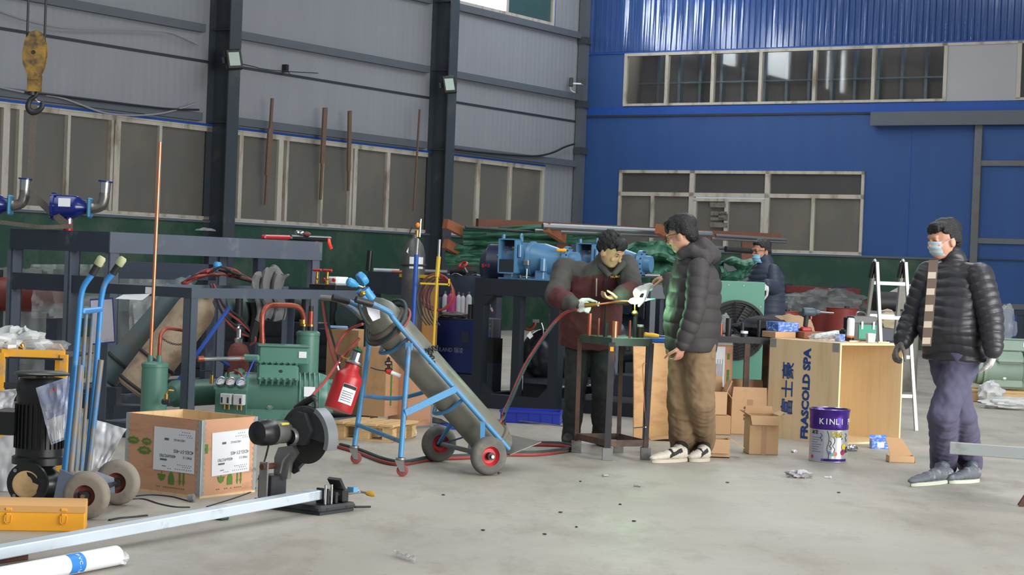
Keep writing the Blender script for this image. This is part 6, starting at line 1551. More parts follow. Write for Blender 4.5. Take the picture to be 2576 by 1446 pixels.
# ================================================================ wooden crate with lettering
c0=gnd(2103,1119)
lx=V((.8,.6,0));ny=V((-.6,.8,0))
t=thing('wooden_crate','open wooden crate lettered in blue, lying on its side','crate',c0,math.atan2(.6,.8))
M_wd=pm('pale_veneer',(222,196,158),.6,0,.06,2.5,(208,178,136),.4,2.0,stretch=(4,4,.5))
M_wi=pm('warm_veneer',(240,216,176),.55,0,.05,3,(230,200,156),.45,2.5,stretch=(6,6,.35))
CX_,CY_,CZ_=.735,.775,.80;th=.015
MB().b(0,th,0,CY_,0,CZ_).build('side_panel',M_wd,t,False);MB().b(CX_-th,CX_,0,CY_,0,CZ_).build('side_panel',M_wi,t,False)
MB().b(th,CX_-th,0,CY_,CZ_-th,CZ_).build('top_panel',M_wd,t,False);MB().b(th,CX_-th,0,CY_,0,th).build('bottom_panel',M_wi,t,False);MB().b(th,CX_-th,CY_-th,CY_,th,CZ_-th).build('back_panel',M_wi,t,False)
M_edge=pm('cut_wood_edge',(238,212,170),.6)
MB().b(-.001,th+.001,-.006,0,0,CZ_).build('edge_batten',M_edge,t,False);MB().b(CX_-th,CX_+.001,-.006,0,0,CZ_).build('edge_batten',M_edge,t,False);MB().b(th,CX_-th,-.006,0,CZ_-th,CZ_+.001).build('edge_batten',M_edge,t,False)
for y in(.04,CY_-.04):MB().b(-.003,0,y-.035,y+.035,CZ_-.07,CZ_).build('tape_corner',pm('grey_tape',(140,140,136),.5),t,False)
M_bl=pm('blue_stencil_ink',(30,66,128),.6,0,.1,30)
FT=frame((-.001,0,0),(0,0,1),(0,1,0)) # lettering runs upwards on the left panel
FT=Matrix.Translation((-.0015,0,0))@Matrix(((0,0,-1,0),(0,1,0,0),(1,0,0,0),(0,0,0,1)))
def lett(s,size,y,z,bold,sq=1.0):
    m=Matrix(((0,0,-1,-.0015),(0,1,0,y),(1,0,0,z),(0,0,0,1))) # text x -> world up, text y -> away
    return textmesh('lettering',s,size,M_bl,t,m,.0006,'CENTER',bold,sq)
lett('FRASCOLD SPA',.105,.345,.375,.005,1.0);lett('富士豪',.14,.545,.40,.002,1.05)
# ================================================================ things on top of the wooden crate
ZC=CZ_+.001
def oc(px,py,d):p=at(px,py,d);return V((p.x,p.y,ZC))
t=thing('parts_box','low cardboard tray under the blue patterned box','box',oc(1950,860,15.55),.45)
MB().b(0,.2,0,.2,0,.05,.002).build('tray',cb,t,False)
M_bpat=pm('blue_patterned_card',(56,108,196),.45,0,.1,10,(206,216,236),.42,26,stretch=(1,1,2))
t=thing('fitting_box','blue and white patterned box on the crate top','box',oc(1957,845,15.6)+V((0,0,.05)),.45)
MB().b(0,.2,0,.18,0,.075,.002).build('box',M_bpat,t,False);MB().b(-.002,.202,-.002,.182,.05,.078,.002).build('lid',M_bpat,t,False)
t=thing('cordless_drill','grey cordless drill with a long bit standing on the crate','drill',oc(2036,845,15.75)+V((0,0,.06)),.25)
b0=t.M.translation
MB().lathe([(.001,-.07),(.03,-.065),(.036,-.05),(.036,.02),(.03,.04),(.02,.05),(.02,.08),(.001,.08)],18,ax((0,0,.16),(1,0,.155)),False).build('body',pm('slate_plastic',(70,84,94),.5),t)
MB().bar((-.03,0,.15),(-.04,0,.03),.035,.04,(0,1,0),ch=.01).build('grip',M_rubber,t);MB().box((-.035,0,.015),(.09,.06,.04),ch=.01).build('battery',M_redp,t);MB().cyl((.08,0,.16),(.21,0,.155),.007,n=8).build('drill_bit',M_chrome,t);MB().b(-.0,.012,-.012,.012,.10,.125).build('trigger',M_redp,t)
tag(MB().box(oc(2040,850,15.7)+V((.02,0,.03)),(.26,.16,.058),.35,.004).build('brown_box',pm('rust_card',(150,92,66),.7)),'red-brown box under the cordless drill','box')
t=thing('patterned_roll','pale dotted strip of packing lying slanted on the crate','packing strip',oc(2060,850,15.35),0)
MB(t).bar(oc(2045,850,15.3)+V((0,0,.03)),oc(2108,838,15.4)+V((0,0,.07)),.05,.035,ch=.006).build('strip',pm('dotted_paper',(196,206,204),.6,0,.15,40,(130,158,156),.3,30),t)
for px,py,s,lb in((2060,855,41,'clear bag of small parts on the crate top, nearest the tray'),(2095,858,43,'clear bag of small parts beside the spray can')):
    tag(crumple(oc(px,py,15.25)+V((0,0,.025)),(.075,.06,.03),s,.5,22,14,.8,3).build('parts_bag',M_film),lb,'bag')
tag(MB().box(oc(2113,852,15.3)+V((0,0,.03)),(.07,.05,.06),.6,.003).build('fitting_box',M_bpat),'small blue box lying by the spray can','box')
b=oc(2139,850,15.45);t=thing('spray_can','white spray can with a black and orange foot on the crate','spray can',b,0)
MB().cyl((0,0,0),(0,0,.03),.031).build('foot',M_black,t);MB().cyl((0,0,.03),(0,0,.045),.031).build('orange_band',pm('orange_band',(220,130,70),.5),t);MB().lathe([(.031,.045),(.031,.17),(.026,.185),(.016,.19),(.001,.19)],20,None,False).build('body',M_white,t)
tag(crumple(oc(2125,850,15.6)+V((0,0,.05)),(.05,.05,.05),47,.4,18,12,.9,2).build('black_pouch',M_black),'small black pouch behind the spray can','pouch')
b=oc(2158,852,15.5);t=thing('instrument_case','green and grey instrument case with a clasped lid on the crate','case',b,.3)
MB().b(-.02,.19,.05,.17,0,.2,.006).build('body',pm('dark_grey_case',(58,62,62),.5),t);MB().b(.03,.19,.045,.052,.02,.135).build('green_front',pm('emerald_plastic',(24,138,112),.45),t);MB().b(-.02,.19,.045,.172,.145,.205,.006).build('lid',pm('slate_lid',(92,96,94),.5),t)
for x in(.055,.16):MB().b(x-.008,x+.008,.036,.046,.10,.16).build('clasp',M_chrome,t)
MB().tube([(.03,.1,.205),(.04,.1,.235),(.1,.1,.235),(.12,.1,.205)],.006,6,3).build('handle',M_chrome,t);MB().b(-.06,-.02,.06,.15,0,.19,.004).build('side_pocket',M_black,t)
t=thing('plastic_cup','clear plastic box before the green instrument case','cup',oc(2190,858,15.3),.1);MB().lathe([(.04,0),(.046,.075),(.044,.075),(.038,.003),(.001,.003)],4,Matrix.Rotation(PI/4,4,'Z'),False).build('cup',M_filmw,t)
for px,lb in((2150,'thin copper strip lying on the crate edge'),(2222,'copper offcut near the right crate edge')):tag(MB().box(oc(px,862,15.35)+V((0,0,.005)),(.1,.02,.01),.3).build('copper_strip',M_copper),lb,'strip')
tag(MB().cyl(oc(2232,860,15.5)+V((0,0,.008)),oc(2262,862,15.6)+V((0,0,.008)),.008).build('marker_pen',pm('navy_pen',(40,50,90),.4)),'dark blue marker pen on the crate edge','pen')
# ================================================================ paint bucket
bc_=(gnd(2042,1160)+gnd(2138,1168))/2+V((0,.13,0))
t=thing('paint_bucket','purple and silver paint bucket standing before the crate','bucket',(bc_.x,bc_.y,0),0)
Rb=.143;Hb=.375
M_pur=pm('purple_print',(72,40,138),.26,.45,.15,10);M_sil=pm('silver_tin',(196,198,200),.3,.55,.06,8,(170,170,172),.2)
MB().lathe([(Rb*.95,.0),(Rb*.97,.006),(Rb*.955,.012),(Rb*.955,Hb*.62)],44,None,False).build('silver_wall',M_sil,t)
MB().lathe([(Rb*.955,Hb*.62),(Rb*.98,Hb*.66),(Rb*.96,Hb*.70),(Rb*.99,Hb*.80),(Rb*.97,Hb*.84),(Rb*1.0,Hb*.95),(Rb*1.03,Hb*.985),(Rb*1.03,Hb),(Rb*.97,Hb),(Rb*.95,Hb*.9),(Rb*.93,.01),(.001,.01)],44,None,False).build('purple_wall',M_pur,t)
MB().lathe([(.001,.0),(Rb*.94,.0)],40,None,False).build('bottom',M_sil,t);MB().torus((0,0,Hb),(0,0,1),Rb*1.0,.004,40,6).build('rim',M_chrome,t)
MB().lathe([(Rb*.962,.008),(Rb*.962,.028)],20,None,False,-PI/2-.55,-PI/2+1.0).build('foot_band',M_pur,t)
MB().lathe([(Rb*.962,.012),(Rb*.962,Hb*.60)],8,None,False,-PI/2-1.25,-PI/2-.42).build('side_label',pm('lilac_label',(170,168,190),.45),t)
def ontin(s,size,ang,z,mat,sq=1.0,parent=None,gap=1.0,rad=.972):
    w=0.0
    for i,ch in enumerate(s):
        a=ang+(i-(len(s)-1)/2)*size*gap/Rb
        n=V((math.sin(a),-math.cos(a),0));textmesh('lettering',ch,size,mat,parent or t.o,frame(n*(Rb*rad)+V((0,0,z)),(math.cos(a),math.sin(a),0),(0,0,1)),.0005,'CENTER',.0008)
ontin('KINLI PA',.058,.38,Hb*.775,M_label,gap=.66,rad=1.0);ontin('欣',.05,.12,Hb*.53,pm('gold_print',(196,180,70),.5));ontin('丽',.05,.42,Hb*.53,MATS['gold_print']);ontin('冰花',.03,-.95,Hb*.56,M_ink)
for i in range(7):MB().lathe([(Rb*.963,Hb*(.46-.045*i)),(Rb*.963,Hb*(.475-.045*i))],6,None,False,-PI/2-1.15,-PI/2-.55-.1*(i%3)).build('print',pm('violet_grey_print',(120,118,140),.6),t)
ontin('彩',.05,.98,Hb*.24,M_ink)
for a,z,r_,cc in((.72,.30,.022,(230,200,40)),(.66,.20,.02,(200,40,60)),(.75,.22,.018,(60,60,160)),(.2,.17,.016,(240,150,130)),(.05,.16,.013,(110,210,190)),(-.1,.19,.012,(120,110,200)),(-1.1,.1,.012,(190,40,60))):
    n=V((math.sin(a),-math.cos(a),0));MB().lathe([(.001,.001),(r_,.001)],10,ax(n*Rb*.966+V((0,0,Hb*z)),n*9+V((0,0,Hb*z))),False).build('colour_blot',pm('blot_%d_%d'%(cc[0],cc[2]),cc,.4),t)
for a,z0,z1 in((-.18,.03,.6),(-.05,.25,.42),(.12,.2,.5),(.55,.44,.58),(.9,.4,.56),(-.55,.4,.55)):
    n=[V((math.sin(a+.06*math.sin(k*2.2)),-math.cos(a+.06*math.sin(k*2.2)),0))*Rb*.965+V((0,0,Hb*(z0+(z1-z0)*k/5)))for k in range(6)];MB().tube(n,.0022,5,3).build('paint_drip',M_ink,t)
# small boxes and litter on the floor at the crate
t=thing('fitting_box','small blue patterned box on the floor at the crate corner','box',gnd(2192,1128),.05)
MB().b(0,.145,0,.07,0,.075,.002).build('box',M_bpat,t,False);MB().b(.045,.10,-.0015,0,.012,.05).build('label',M_label,t,False);MB().add([(0,.07,.075),(.145,.07,.075),(.14,.10,.10),(.005,.10,.10)],[(0,1,2,3)]).build('flap',M_bpat,t,False)
t=thing('carton_tray','small open brown carton with its lid up on the floor','box',gnd(2236,1163),.02)
MB().b(0,.19,0,.006,0,.05).build('side',cb,t,False);MB().b(0,.006,0,.10,0,.05).build('side',cb,t,False);MB().b(.184,.19,0,.10,0,.05).build('side',cb,t,False);MB().b(0,.19,.094,.10,0,.05).build('side',cb,t,False);MB().b(0,.19,0,.1,0,.005).build('bottom',cb,t,False)
MB().add([(.03,.10,.05),(.19,.10,.05),(.12,.15,.165),(.0,.15,.17),(.03,.106,.05),(.19,.106,.05),(.12,.156,.165),(.0,.156,.17)],[(0,1,2,3),(7,6,5,4),(0,4,5,1),(1,5,6,2),(2,6,7,3),(3,7,4,0)]).build('lid',cbi,t,False)
# ================================================================ second bench with stubs and a dark jacket
q=gnd(1792,1052)
bz=.80
q=at(1786,850,15.6)
t=thing('steel_bench','low dark steel bench with pipe stubs behind the cardboard boxes','bench',(q.x,q.y,0),.05)
bz=at(1870,848,15.6).z
MB().b(0,.60,0,.55,bz-.012,bz).build('top',M_ds,t,False);MB().b(0,.60,-.006,.0,bz-.05,bz).build('apron',M_iron,t,False)
for x,y in((.315,.02),(.02,.02),(.56,.02),(.02,.5),(.56,.5)):MB().b(x-.022,x+.022,y-.02,y+.02,0,bz-.012).build('leg',M_rs,t,False)
for px,top,w,mt,lb in((1832,800,15,M_iron,'wide grey stub on the low bench nearest the standing man'),(1867,812,9,M_iron,'thin grey stub in the middle of the low bench'),(1909,805,10,M_iron,'grey stub at the right of the low bench'),(1813,815,9,M_copperd,'copper stub at the left end of the low bench')):
    b=at(px,846,15.75);b.z=bz;h=at(px,top,15.75).z-bz;r=w/2*15.75/FPX
    tag(MB().lathe([(r,0),(r*1.05,h),(r*.8,h),(.001,h-.02)],16,Matrix.Translation(b),False).build('pipe_stub',mt),lb,'pipe stub','pipe stubs on the low bench')
b=at(1872,848,15.65);t2=thing('flux_can','dark can with a white lid on the low bench','can',(b.x,b.y,bz),0);MB().cyl((0,0,0),(0,0,.03),.03).build('body',M_iron,t2);MB().cyl((0,0,.03),(0,0,.05),.031).build('lid',M_white,t2)
c=at(1900,822,15.95);c.z=bz
tag(crumple(c+V((.06,.05,.075)),(.23,.16,.085),31,.35,34,22,.9,1.6).build('dark_jacket',pm('black_padded_cloth',(36,38,44),.85,0,.2,9)),'black padded jacket heaped on the low bench','jacket')
tag(crumple(at(1822,815,16.0)+V((0,0,.0)),(.05,.05,.08),35,.4,20,14,.9,2).build('plastic_bag',M_film),'clear bag beside the standing man on the low bench','bag')
# ================================================================ green fan unit
q=at(1800,840,17.3)
t=thing('fan_unit','green fan cabinet touched by the masked man behind','fan unit',(q.x,q.y,0),.0)
gz=at(1865,708,17.3).z;gx=(1920-1800)*17.3/FPX
M_fan=pm('fan_cabinet_green',(86,142,122),.45,0,.04,5)
MB().b(0,gx,0,.4,.35,gz,.006).build('cabinet',M_fan,t);
for x in(.04,gx-.04):MB().b(x-.03,x+.03,.02,.38,0,.35).build('leg',M_navyd,t)
fc=V((.5*gx-.03,-.005,at(1850,832,17.3).z));Rf=.27
MB().lathe([(Rf,0),(Rf+.012,.01),(Rf+.012,.03),(Rf-.012,.03)],40,ax(fc,fc+V((0,-1,0))),False,0,PI).build('fan_ring',M_black,t)
MB().lathe([(.001,.006),(Rf,.006)],40,ax(fc,fc+V((0,-1,0))),False).build('fan_mouth',M_ink,t)
for i in range(9):
    r=Rf*(i+1)/10;MB().torus(fc+V((0,-.035,0)),(0,1,0),r,.003,36,4).build('guard_wire',M_black,t)
for i in range(8):a=i*PI/4+.1;MB().cyl(fc+V((0,-.032,0)),fc+V((Rf*math.cos(a),-.032,Rf*math.sin(a))),.005,n=5).build('guard_spoke',M_black,t)
for i in range(4):
    a=i*PI/2+.5;Mx=Matrix.Translation(fc+V((0,-.015,0)))@Matrix.Rotation(a,4,'Y');MB().box((Rf*.5,0,0),(Rf*.8,.01,.1),ch=.003,M=Mx@Matrix.Rotation(.3,4,'X')).build('blade',M_iron,t)
for x,z in((.1,.97),(.24,.97),(.40,.82)):MB().cyl((min(x,gx-.02),-.004,gz*z),(min(x,gx-.02),0,gz*z),.008,n=8).build('screw',M_chrome,t)
# grey frame end seen between welder and standing man
q=at(1633,840,16.3);t=thing('grey_frame','grey welded steel frame behind the torch flame','frame',(q.x,q.y,0),0)
hz=at(1658,716,16.3).z;MB().b(0,.045,0,.05,0,hz).build('post',M_girt,t,False);MB().b(.13,.18,0,.05,0,hz).build('post',M_girt,t,False);MB().b(.045,.13,0,.05,hz-.12,hz).build('head',M_girt,t,False);MB().b(.085,.13,.02,.05,0,hz-.12).build('post',M_navyd,t,False)
# ================================================================ ladder
f0=gnd(2298,1082);ld=16.75
t=thing('folding_ladder','aluminium folding ladder standing behind the wooden crate','ladder',f0,0)
M_al=pm('aluminium',(190,190,186),.4,.6,.08,7);zt=at(2200,652,ld).z;
def LP(px,py,d):return at(px,py,d)
rails=[]
for(a,b,c,d_,e0,e1)in((2206,660,2226,1075,16.75,16.5),(2278,660,2305,1075,16.75,16.6),(2200,662,2150,1040,16.85,18.3),(2270,662,2234,1040,16.85,18.3)):
    p=LP(a,b,e0);q=LP(c,d_,e1);q.z=0.0;rails.append((p,q));MB(t).bar(p,q,.026,.055,(0,1,0)).build('rail',M_al,t,False)
for i,z in enumerate((1.28,.98,.64,.30)):
    for(r0,r1)in((rails[0],rails[1]),(rails[2],rails[3])):
        f=lambda r:r[0].lerp(r[1],(r[0].z-z)/max(r[0].z,.01));MB(t).bar(f(r0),f(r1),.028,.03).build('rung',M_al,t,False)
for px in(2201,2272):
    p=LP(px,665,16.78);MB(t).tube([p+V((-.03,.02,-.12)),p+V((-.01,0,.0)),p+V((.012,0,-.0)),p+V((.02,0,-.12))],.022,10,3).build('hinge',M_black,t);MB(t).ell(p+V((0,0,.03)),.02,10,8).build('hinge_knob',M_chrome,t)
# ================================================================ far right: compressor on pallet, bags, dark stand
q=gnd(2436,1010)
t=thing('pallet','wooden pallet under the grey-green compressor at the right edge','pallet',(q.x,q.y,0),-.05)
for i in range(5):piece('deck_board',(.45,.06+i*.14,.122),(1.0,.11,.018),M_pine,t.o)
for y in(.06,.34,.62):piece('bearer',(.45,y,.0585),(1.0,.09,.107),M_pine,t.o)
cq=at(2535,985,21.2);compressor((cq.x,cq.y,.132),-.05,'grey-green compressor on a pallet at the right edge',pm('pale_compressor_green',(134,154,140),.45,0,.08,5),False)
for px,py,r,s,lb in((2493,1015,(.13,.16,.13),51,'crumpled white plastic bag against the pallet, rounder one'),(2555,1030,(.32,.18,.07),53,'long white plastic bag lying flat at the right edge')):
    g=gnd(px,py);tag(crumple(g+V((0,.05,r[2]*.8)),r,s,.35,30,20,.9,2.2).build('plastic_bag',M_filmw),lb,'bag')
q=at(2552,880,24.5);t=thing('steel_stand','dark steel stand at the right edge below the blue gate','stand',(q.x,q.y,0),ROOM)
zt=at(2560,782,24.5).z;MB().b(-.02,.5,0,.4,zt-.05,zt).build('top',M_navyd,t,False);
for x,y in((.05,.05),(.15,.3),(.4,.05),(.4,.35)):MB().b(x-.04,x+.04,y-.04,y+.04,0,zt-.05).build('leg',M_navyd,t,False)
tag(crumple(at(2528,820,24.0),(.12,.12,.24),57,.4,24,16,.9,2).build('plastic_bag',M_film),'clear plastic sack behind the walking man','bag')
# grey bar coming in from the right, propped outside the frame
p0=at(2390,1126,11.3);p1=at(2720,1140,11.0);p1.z=p0.z
o=MB().bar(p0,p1,.04,.072,ch=.004);tag(o.build('flat_bar',pm('grey_primer_bar',(168,174,174),.5,.1,.06,6,(120,122,120),.15)),'pale grey steel bar jutting in from the right edge','bar')
t=thing('trestle','steel trestle carrying the pale bar beyond the right edge','trestle',(at(2660,1130,11.05).x,11.05,0),0)
MB().b(-.03,.03,-.25,.25,p0.z-.085,p0.z-.037).build('top',M_rust,t,False)
for y in(-.2,.2):MB().bar((-.15,y,0),(0,y,p0.z-.08),.03,.03).build('leg',M_rust,t,False);MB().bar((.15,y,0),(0,y,p0.z-.08),.03,.03).build('leg',M_rust,t,False)
# ================================================================ far background clutter along the blue wall
M_tarp=pm('green_tarpaulin',(56,106,84),.6,0,.15,5,(42,82,66),.4,4)
def tarp(px0,py0,px1,py1,d,label,seed,amp=.25):
    def fn(u,v):
        q=at(px0+(px1-px0)*u,py0+(py1-py0)*v,d)
        k=1-abs(2*u-1)**3
        q.y-=amp*.9*noise.noise(V((u*3,v*5,seed)))+amp*.45*abs(noise.noise(V((u*5+v*3,v*9,seed))));q.z+=(py1-py0)*d/FPX*(.16*noise.noise(V((u*2.5,0,seed+4)))-.12*abs(2*u-1))*(1-v*.6);return q
    return tag(MB().grid(fn,40,24,.01).build('tarpaulin',M_tarp),label,'tarpaulin')
tarp(1575,606,1705,715,21.5,'crumpled green tarpaulin behind the torch flame',1)
tarp(1812,645,1905,745,21.8,'green tarpaulin heaped behind the fan cabinet',2)
tarp(1165,565,1560,612,26.2,'dark green tarpaulin lying on the upper rack level',3,.15)
tarp(1120,608,1290,665,26.4,'dark green tarpaulin lying on the lower rack level',4,.15)
# pipe rack
M_gpipe=pm('dull_grey_pipe',(118,122,126),.38,.7,.1,6)
ra=at(1120,600,26.8);rb=at(1980,600,28.0)
t=thing('pipe_rack','rust-brown cantilever rack holding long pipes before the windows','rack',(ra.x,ra.y,0),0)
M_rk=pm('rack_brown_paint',(112,66,48),.65,0,.2,6,(84,54,44),.4)
zu=at(1200,560,26.8).z
MB(t).bar(at(1200,562,26.9),at(1960,600,28.5),.12,.14).build('long_beam',M_rk,t,False)
for(a,b,c,d_,dd)in((1120,562,1182,592,26.0),(1375,572,1418,600,25.6),(1655,575,1690,600,25.6),(1120,612,1185,650,26.2)):
    MB(t).bar(at(a,b,dd),at(c,d_,dd+.5),.08,.13).build('arm',pm('orange_brown_arm',(150,92,62),.6,0,.15,8),t,False)
for px in(1178,1415,1690,1880):p=at(px,600,26.9);MB(t).b(p.x-.08,p.x+.08,p.y-.08,p.y+.08,0,p.z).build('upright',M_rk,t,False)
for a,b,c,d_,dd,e,r,lb in((1365,569,1790,590,25.6,26.4,.045,'thickest bright steel pipe on the upper rack'),(1170,571,1350,584,25.9,26.2,.02,'thin grey pipe along the dark tarpaulin'),(1345,580,1700,596,25.8,26.6,.025,'second grey pipe below the thickest one'),
(1800,592,1978,603,25.6,26.0,.022,'thin bright pipe ending above the masked man, upper one'),(1790,600,1978,609,25.6,26.0,.018,'thin bright pipe ending above the masked man, lower one'),(1690,616,1860,628,25.3,25.7,.03,'grey pipe behind the standing man\'s hood'),(1825,626,1905,632,25.4,25.6,.04,'dark capped pipe end behind the masked man')):
    tag(MB().cyl(at(a,b,dd),at(c,d_,e),r,n=12).build('steel_pipe',M_gpipe if 'dark' not in lb else M_iron),lb,'pipe','pipes on the far rack')
for px,py,d,w,lb in((1650,640,21.85,.55,'stacked dark crate under the tarpaulin behind the flame'),(1858,662,22.0,.40,'stacked dark crate under the tarpaulin behind the fan cabinet'),(2530,862,24.0,.3,'dark crate under the clear sack behind the walking man')):
    p=at(px,py,d);t=thing('storage_crate',lb,'crate',(p.x,p.y,0),0);MB().b(-w/2,w/2,-.2,.3,0,p.z,.01).build('body',M_navyd,t)
    for z in(.3,.7):MB().b(-w/2-.01,w/2+.01,-.215,-.2,p.z*z-.04,p.z*z+.04).build('batten',M_iron,t,False)
tag(MB().cyl(at(1660,637,21.85),at(1706,638,21.85),.02,n=10).build('steel_pipe',M_galv),'short bright pipe end above the near tarpaulin','pipe')
tag(MB().cyl(at(1580,692,19.5),at(1660,694,19.5),.022,n=10).build('steel_pipe',M_chrome),'bright tube lying behind the welder\'s shoulder','pipe')
# red steel sections by the wall
t=thing('steel_stack','stack of dark red steel sections by the green wall','steel stack',(at(2000,760,27).x,27.0,0),ROOM)
for i,(dx,z,L_)in enumerate(((0,.35,1.5),(.05,.55,1.4),(-.05,.75,1.6),(.1,.95,1.5),(0,1.12,1.3))):MB().b(-.4+dx,-.4+dx+L_,-.1+.02*i,.1+.02*i,z-.05,z+.05).build('section',pm('dark_red_steel',(110,48,44),.6,0,.15,6),t,False)
for x in(-.2,.7):MB().b(x-.06,x+.06,-.15,.2,0,1.2).build('prop',M_navyd,t,False)
for i,(px,py,d,lb)in enumerate(((2075,800,23.5,'oxide red drum behind the cordless drill, left one'),(2118,792,23.0,'oxide red drum behind the spray can, right one'),(1968,800,22.5,'oxide red drum partly hidden by the masked man'))):
    p=at(px,py,d);t=thing('steel_drum',lb,'drum',(p.x,p.y,0),0,'red drums behind the crate')
    zz_=at(px,py-18,d).z;MB().lathe([(.001,0),(.19,0),(.2,.01),(.19,.03),(.19,zz_*.5),(.2,zz_*.5+.01),(.19,zz_*.5+.03),(.19,zz_-.01),(.2,zz_),(.001,zz_)],24,None,False).build('shell',pm('dull_red_drum',(140,58,52),.55,0,.12,6),t);MB().cyl((.05,-.03,zz_),(.05,-.03,zz_+.02),.03).build('bung',M_iron,t)
M_dfilm=pm('dusty_dark_film',(96,100,100),.35,0,.15,8,alpha=.55,bump=.2,bscale=10)
for px,py,r,s,lb in((2010,770,(.35,.2,.16),61,'clear plastic sheeting heaped by the red steel sections'),(2095,760,(.4,.2,.18),63,'clear plastic sheeting piled behind the red drums'),(1975,790,(.2,.2,.2),65,'white plastic bag beside the masked man'),(2135,775,(.2,.2,.14),67,'clear plastic bundle behind the ladder')):
    p=at(px,py,{61:24.5,63:25.6,65:23.4,67:26.6}[s]);tag(crumple(p,r,s,.4,28,18,.9,2.4).build('plastic_sheeting',M_dfilm),lb,'plastic sheeting')
    tag(MB().b(p.x-r[0]*.8,p.x+r[0]*.8,p.y-.2,p.y+.2,0,p.z-r[2]*.85,.02).build('storage_box',M_navyd),{61:'dark box under the sheeting by the red sections',63:'dark box under the sheeting behind the drums',65:'dark box under the white bag by the masked man',67:'dark box under the bundle behind the ladder'}[s],'box')
p=at(1995,812,20.5);t=thing('paper_sack','brown paper spread over a box behind the blue patterned box','paper',(p.x,p.y,0),0)
MB(t).grid(lambda u,v:at(1945+95*u,790+30*v+8*abs(u-.4)*3,17.6+.0*v)+V((0,-.25*v,.03*noise.noise(V((u*5,v*5,3))))),12,6,.006).build('paper',pm('brown_kraft_paper',(168,138,104),.8,0,.08,6),t);q=at(1992,830,17.5);MB(t).b(q.x-.16,q.x+.16,q.y-.1,q.y+.25,0,q.z-.02).build('box',cbi,t)
# grey gas bottle and bundles behind ladder
p=at(2268,780,22.5);t=thing('gas_cylinder','dusty white gas cylinder standing behind the ladder','gas cylinder',(p.x,p.y,0),0)
zt=at(2268,726,22.5).z;MB().lathe([(.001,0),(.2,0),(.21,.03),(.21,zt-.18),(.18,zt-.06),(.08,zt),(.04,zt+.02),(.04,zt+.08),(.001,zt+.08)],28,None,False).build('shell',pm('dusty_white_cylinder',(142,140,132),.6,0,.15,5,(110,104,96),.4),t);MB().torus((0,0,zt-.25),(0,0,1),.212,.012,28,6).build('ring',M_rubber,t);MB().tube([(.0,0,zt+.03),(.12,0,zt+.05),(.16,0,zt+.16)],.02,8,3).build('guard',M_cast,t)
p=at(2228,770,21.5);t=thing('motor_heap','dark motor and scrap heap between the ladder legs','scrap',(p.x,p.y,0),0)
zt=at(2228,760,21.5).z;MB().cyl((-.12,0,zt),(.12,.05,zt),.12,n=20).build('motor',M_iron,t);MB().b(-.2,.2,-.15,.15,0,zt-.1).build('box',M_navyd,t);crumple((0,-.1,zt-.2),(.16,.1,.1),71,.4,20,12,.9).build('rag',pm('cream_rag',(176,166,140),.9,0,.15,9),t)
# ================================================================ people
M_skin=pm('skin',(196,146,122),.55,0,.06,14)
M_skin2=pm('skin_tan',(176,124,100),.55,0,.06,14)
M_hair=pm('black_hair',(22,21,22),.5,0,.3,30,bump=.6,bscale=90)
M_eye=pm('dark_eye',(28,22,20),.25,0,.05,30)
M_glove=pm('white_cotton_glove',(214,214,212),.9,0,.06,20,(186,186,184),.3,9,bump=.4,bscale=90)
M_gloved=pm('dirty_grey_glove',(112,108,104),.9,0,.15,20,(80,78,78),.4,9,bump=.4,bscale=90)
def ballchain(mb,pts,rad,n=14):
    pts=[V(p)for p in pts]
    for p,r in zip(pts,rad):mb.ell(p,r,n,8)
    for(a,b,r0,r1)in zip(pts[:-1],pts[1:],rad[:-1],rad[1:]):
        if(b-a).length>1e-4:mb.cyl(a,b,r0,r1,n)
    return mb
def loft(mb,rings,n=28,e=2.3):
    """closed body: rings of (centre, right half-axis vector, forward half-axis vector)"""
    vs=[];fs=[]
    for c,rx,fy in rings:
        for i in range(n):
            a=2*PI*i/n;ca,sa=math.cos(a),math.sin(a)
            k=1/(abs(ca)**e+abs(sa)**e)**(1/e)
            vs.append(V(c)+V(rx)*(ca*k)+V(fy)*(sa*k))
    for k in range(len(rings)-1):
        for i in range(n):
            j=(i+1)%n;fs.append((k*n+i,k*n+j,(k+1)*n+j,(k+1)*n+i))
    fs.append(tuple(range(n))[::-1]);fs.append(tuple((len(rings)-1)*n+i for i in range(n)))
    return mb.add(vs,fs)
def blob(name,mb,voxel,mats,parent,smooth=6,disp=None,cls=None,label=None):
    """merge overlapping solids into one continuous skin"""
    me=mb.mesh('tmp',False);o=bpy.data.objects.new('tmp',me);COL.objects.link(o)
    r=o.modifiers.new('r','REMESH');r.mode='VOXEL';r.voxel_size=voxel
    if smooth:s=o.modifiers.new('s','SMOOTH');s.factor=.5;s.iterations=smooth
    dg=bpy.context.evaluated_depsgraph_get();dg.update()
    m2=bpy.data.meshes.new_from_object(o.evaluated_get(dg));m2.name=name
    bpy.data.objects.remove(o);bpy.data.meshes.remove(me)
    n=len(m2.vertices)
    if disp:
        co=np.empty(n*3);m2.vertices.foreach_get('co',co);co=co.reshape(-1,3)
        no=np.empty(n*3);m2.vertices.foreach_get('normal',no);no=no.reshape(-1,3)
        co=co+no*disp(co,no)[:,None];m2.vertices.foreach_set('co',co.ravel())
    m2.polygons.foreach_set('use_smooth',[True]*len(m2.polygons))
    m2.materials.clear()
    mats=mats if isinstance(mats,(list,tuple))else[mats]
    for m in mats:m2.materials.append(m)
    if cls is not None:
        k=len(m2.polygons);ce=np.empty(k*3);m2.polygons.foreach_get('center',ce);ce=ce.reshape(-1,3)
        m2.polygons.foreach_set('material_index',cls(ce).astype(np.int32))
    m2.update()
    return link(name,m2,parent,None,label)
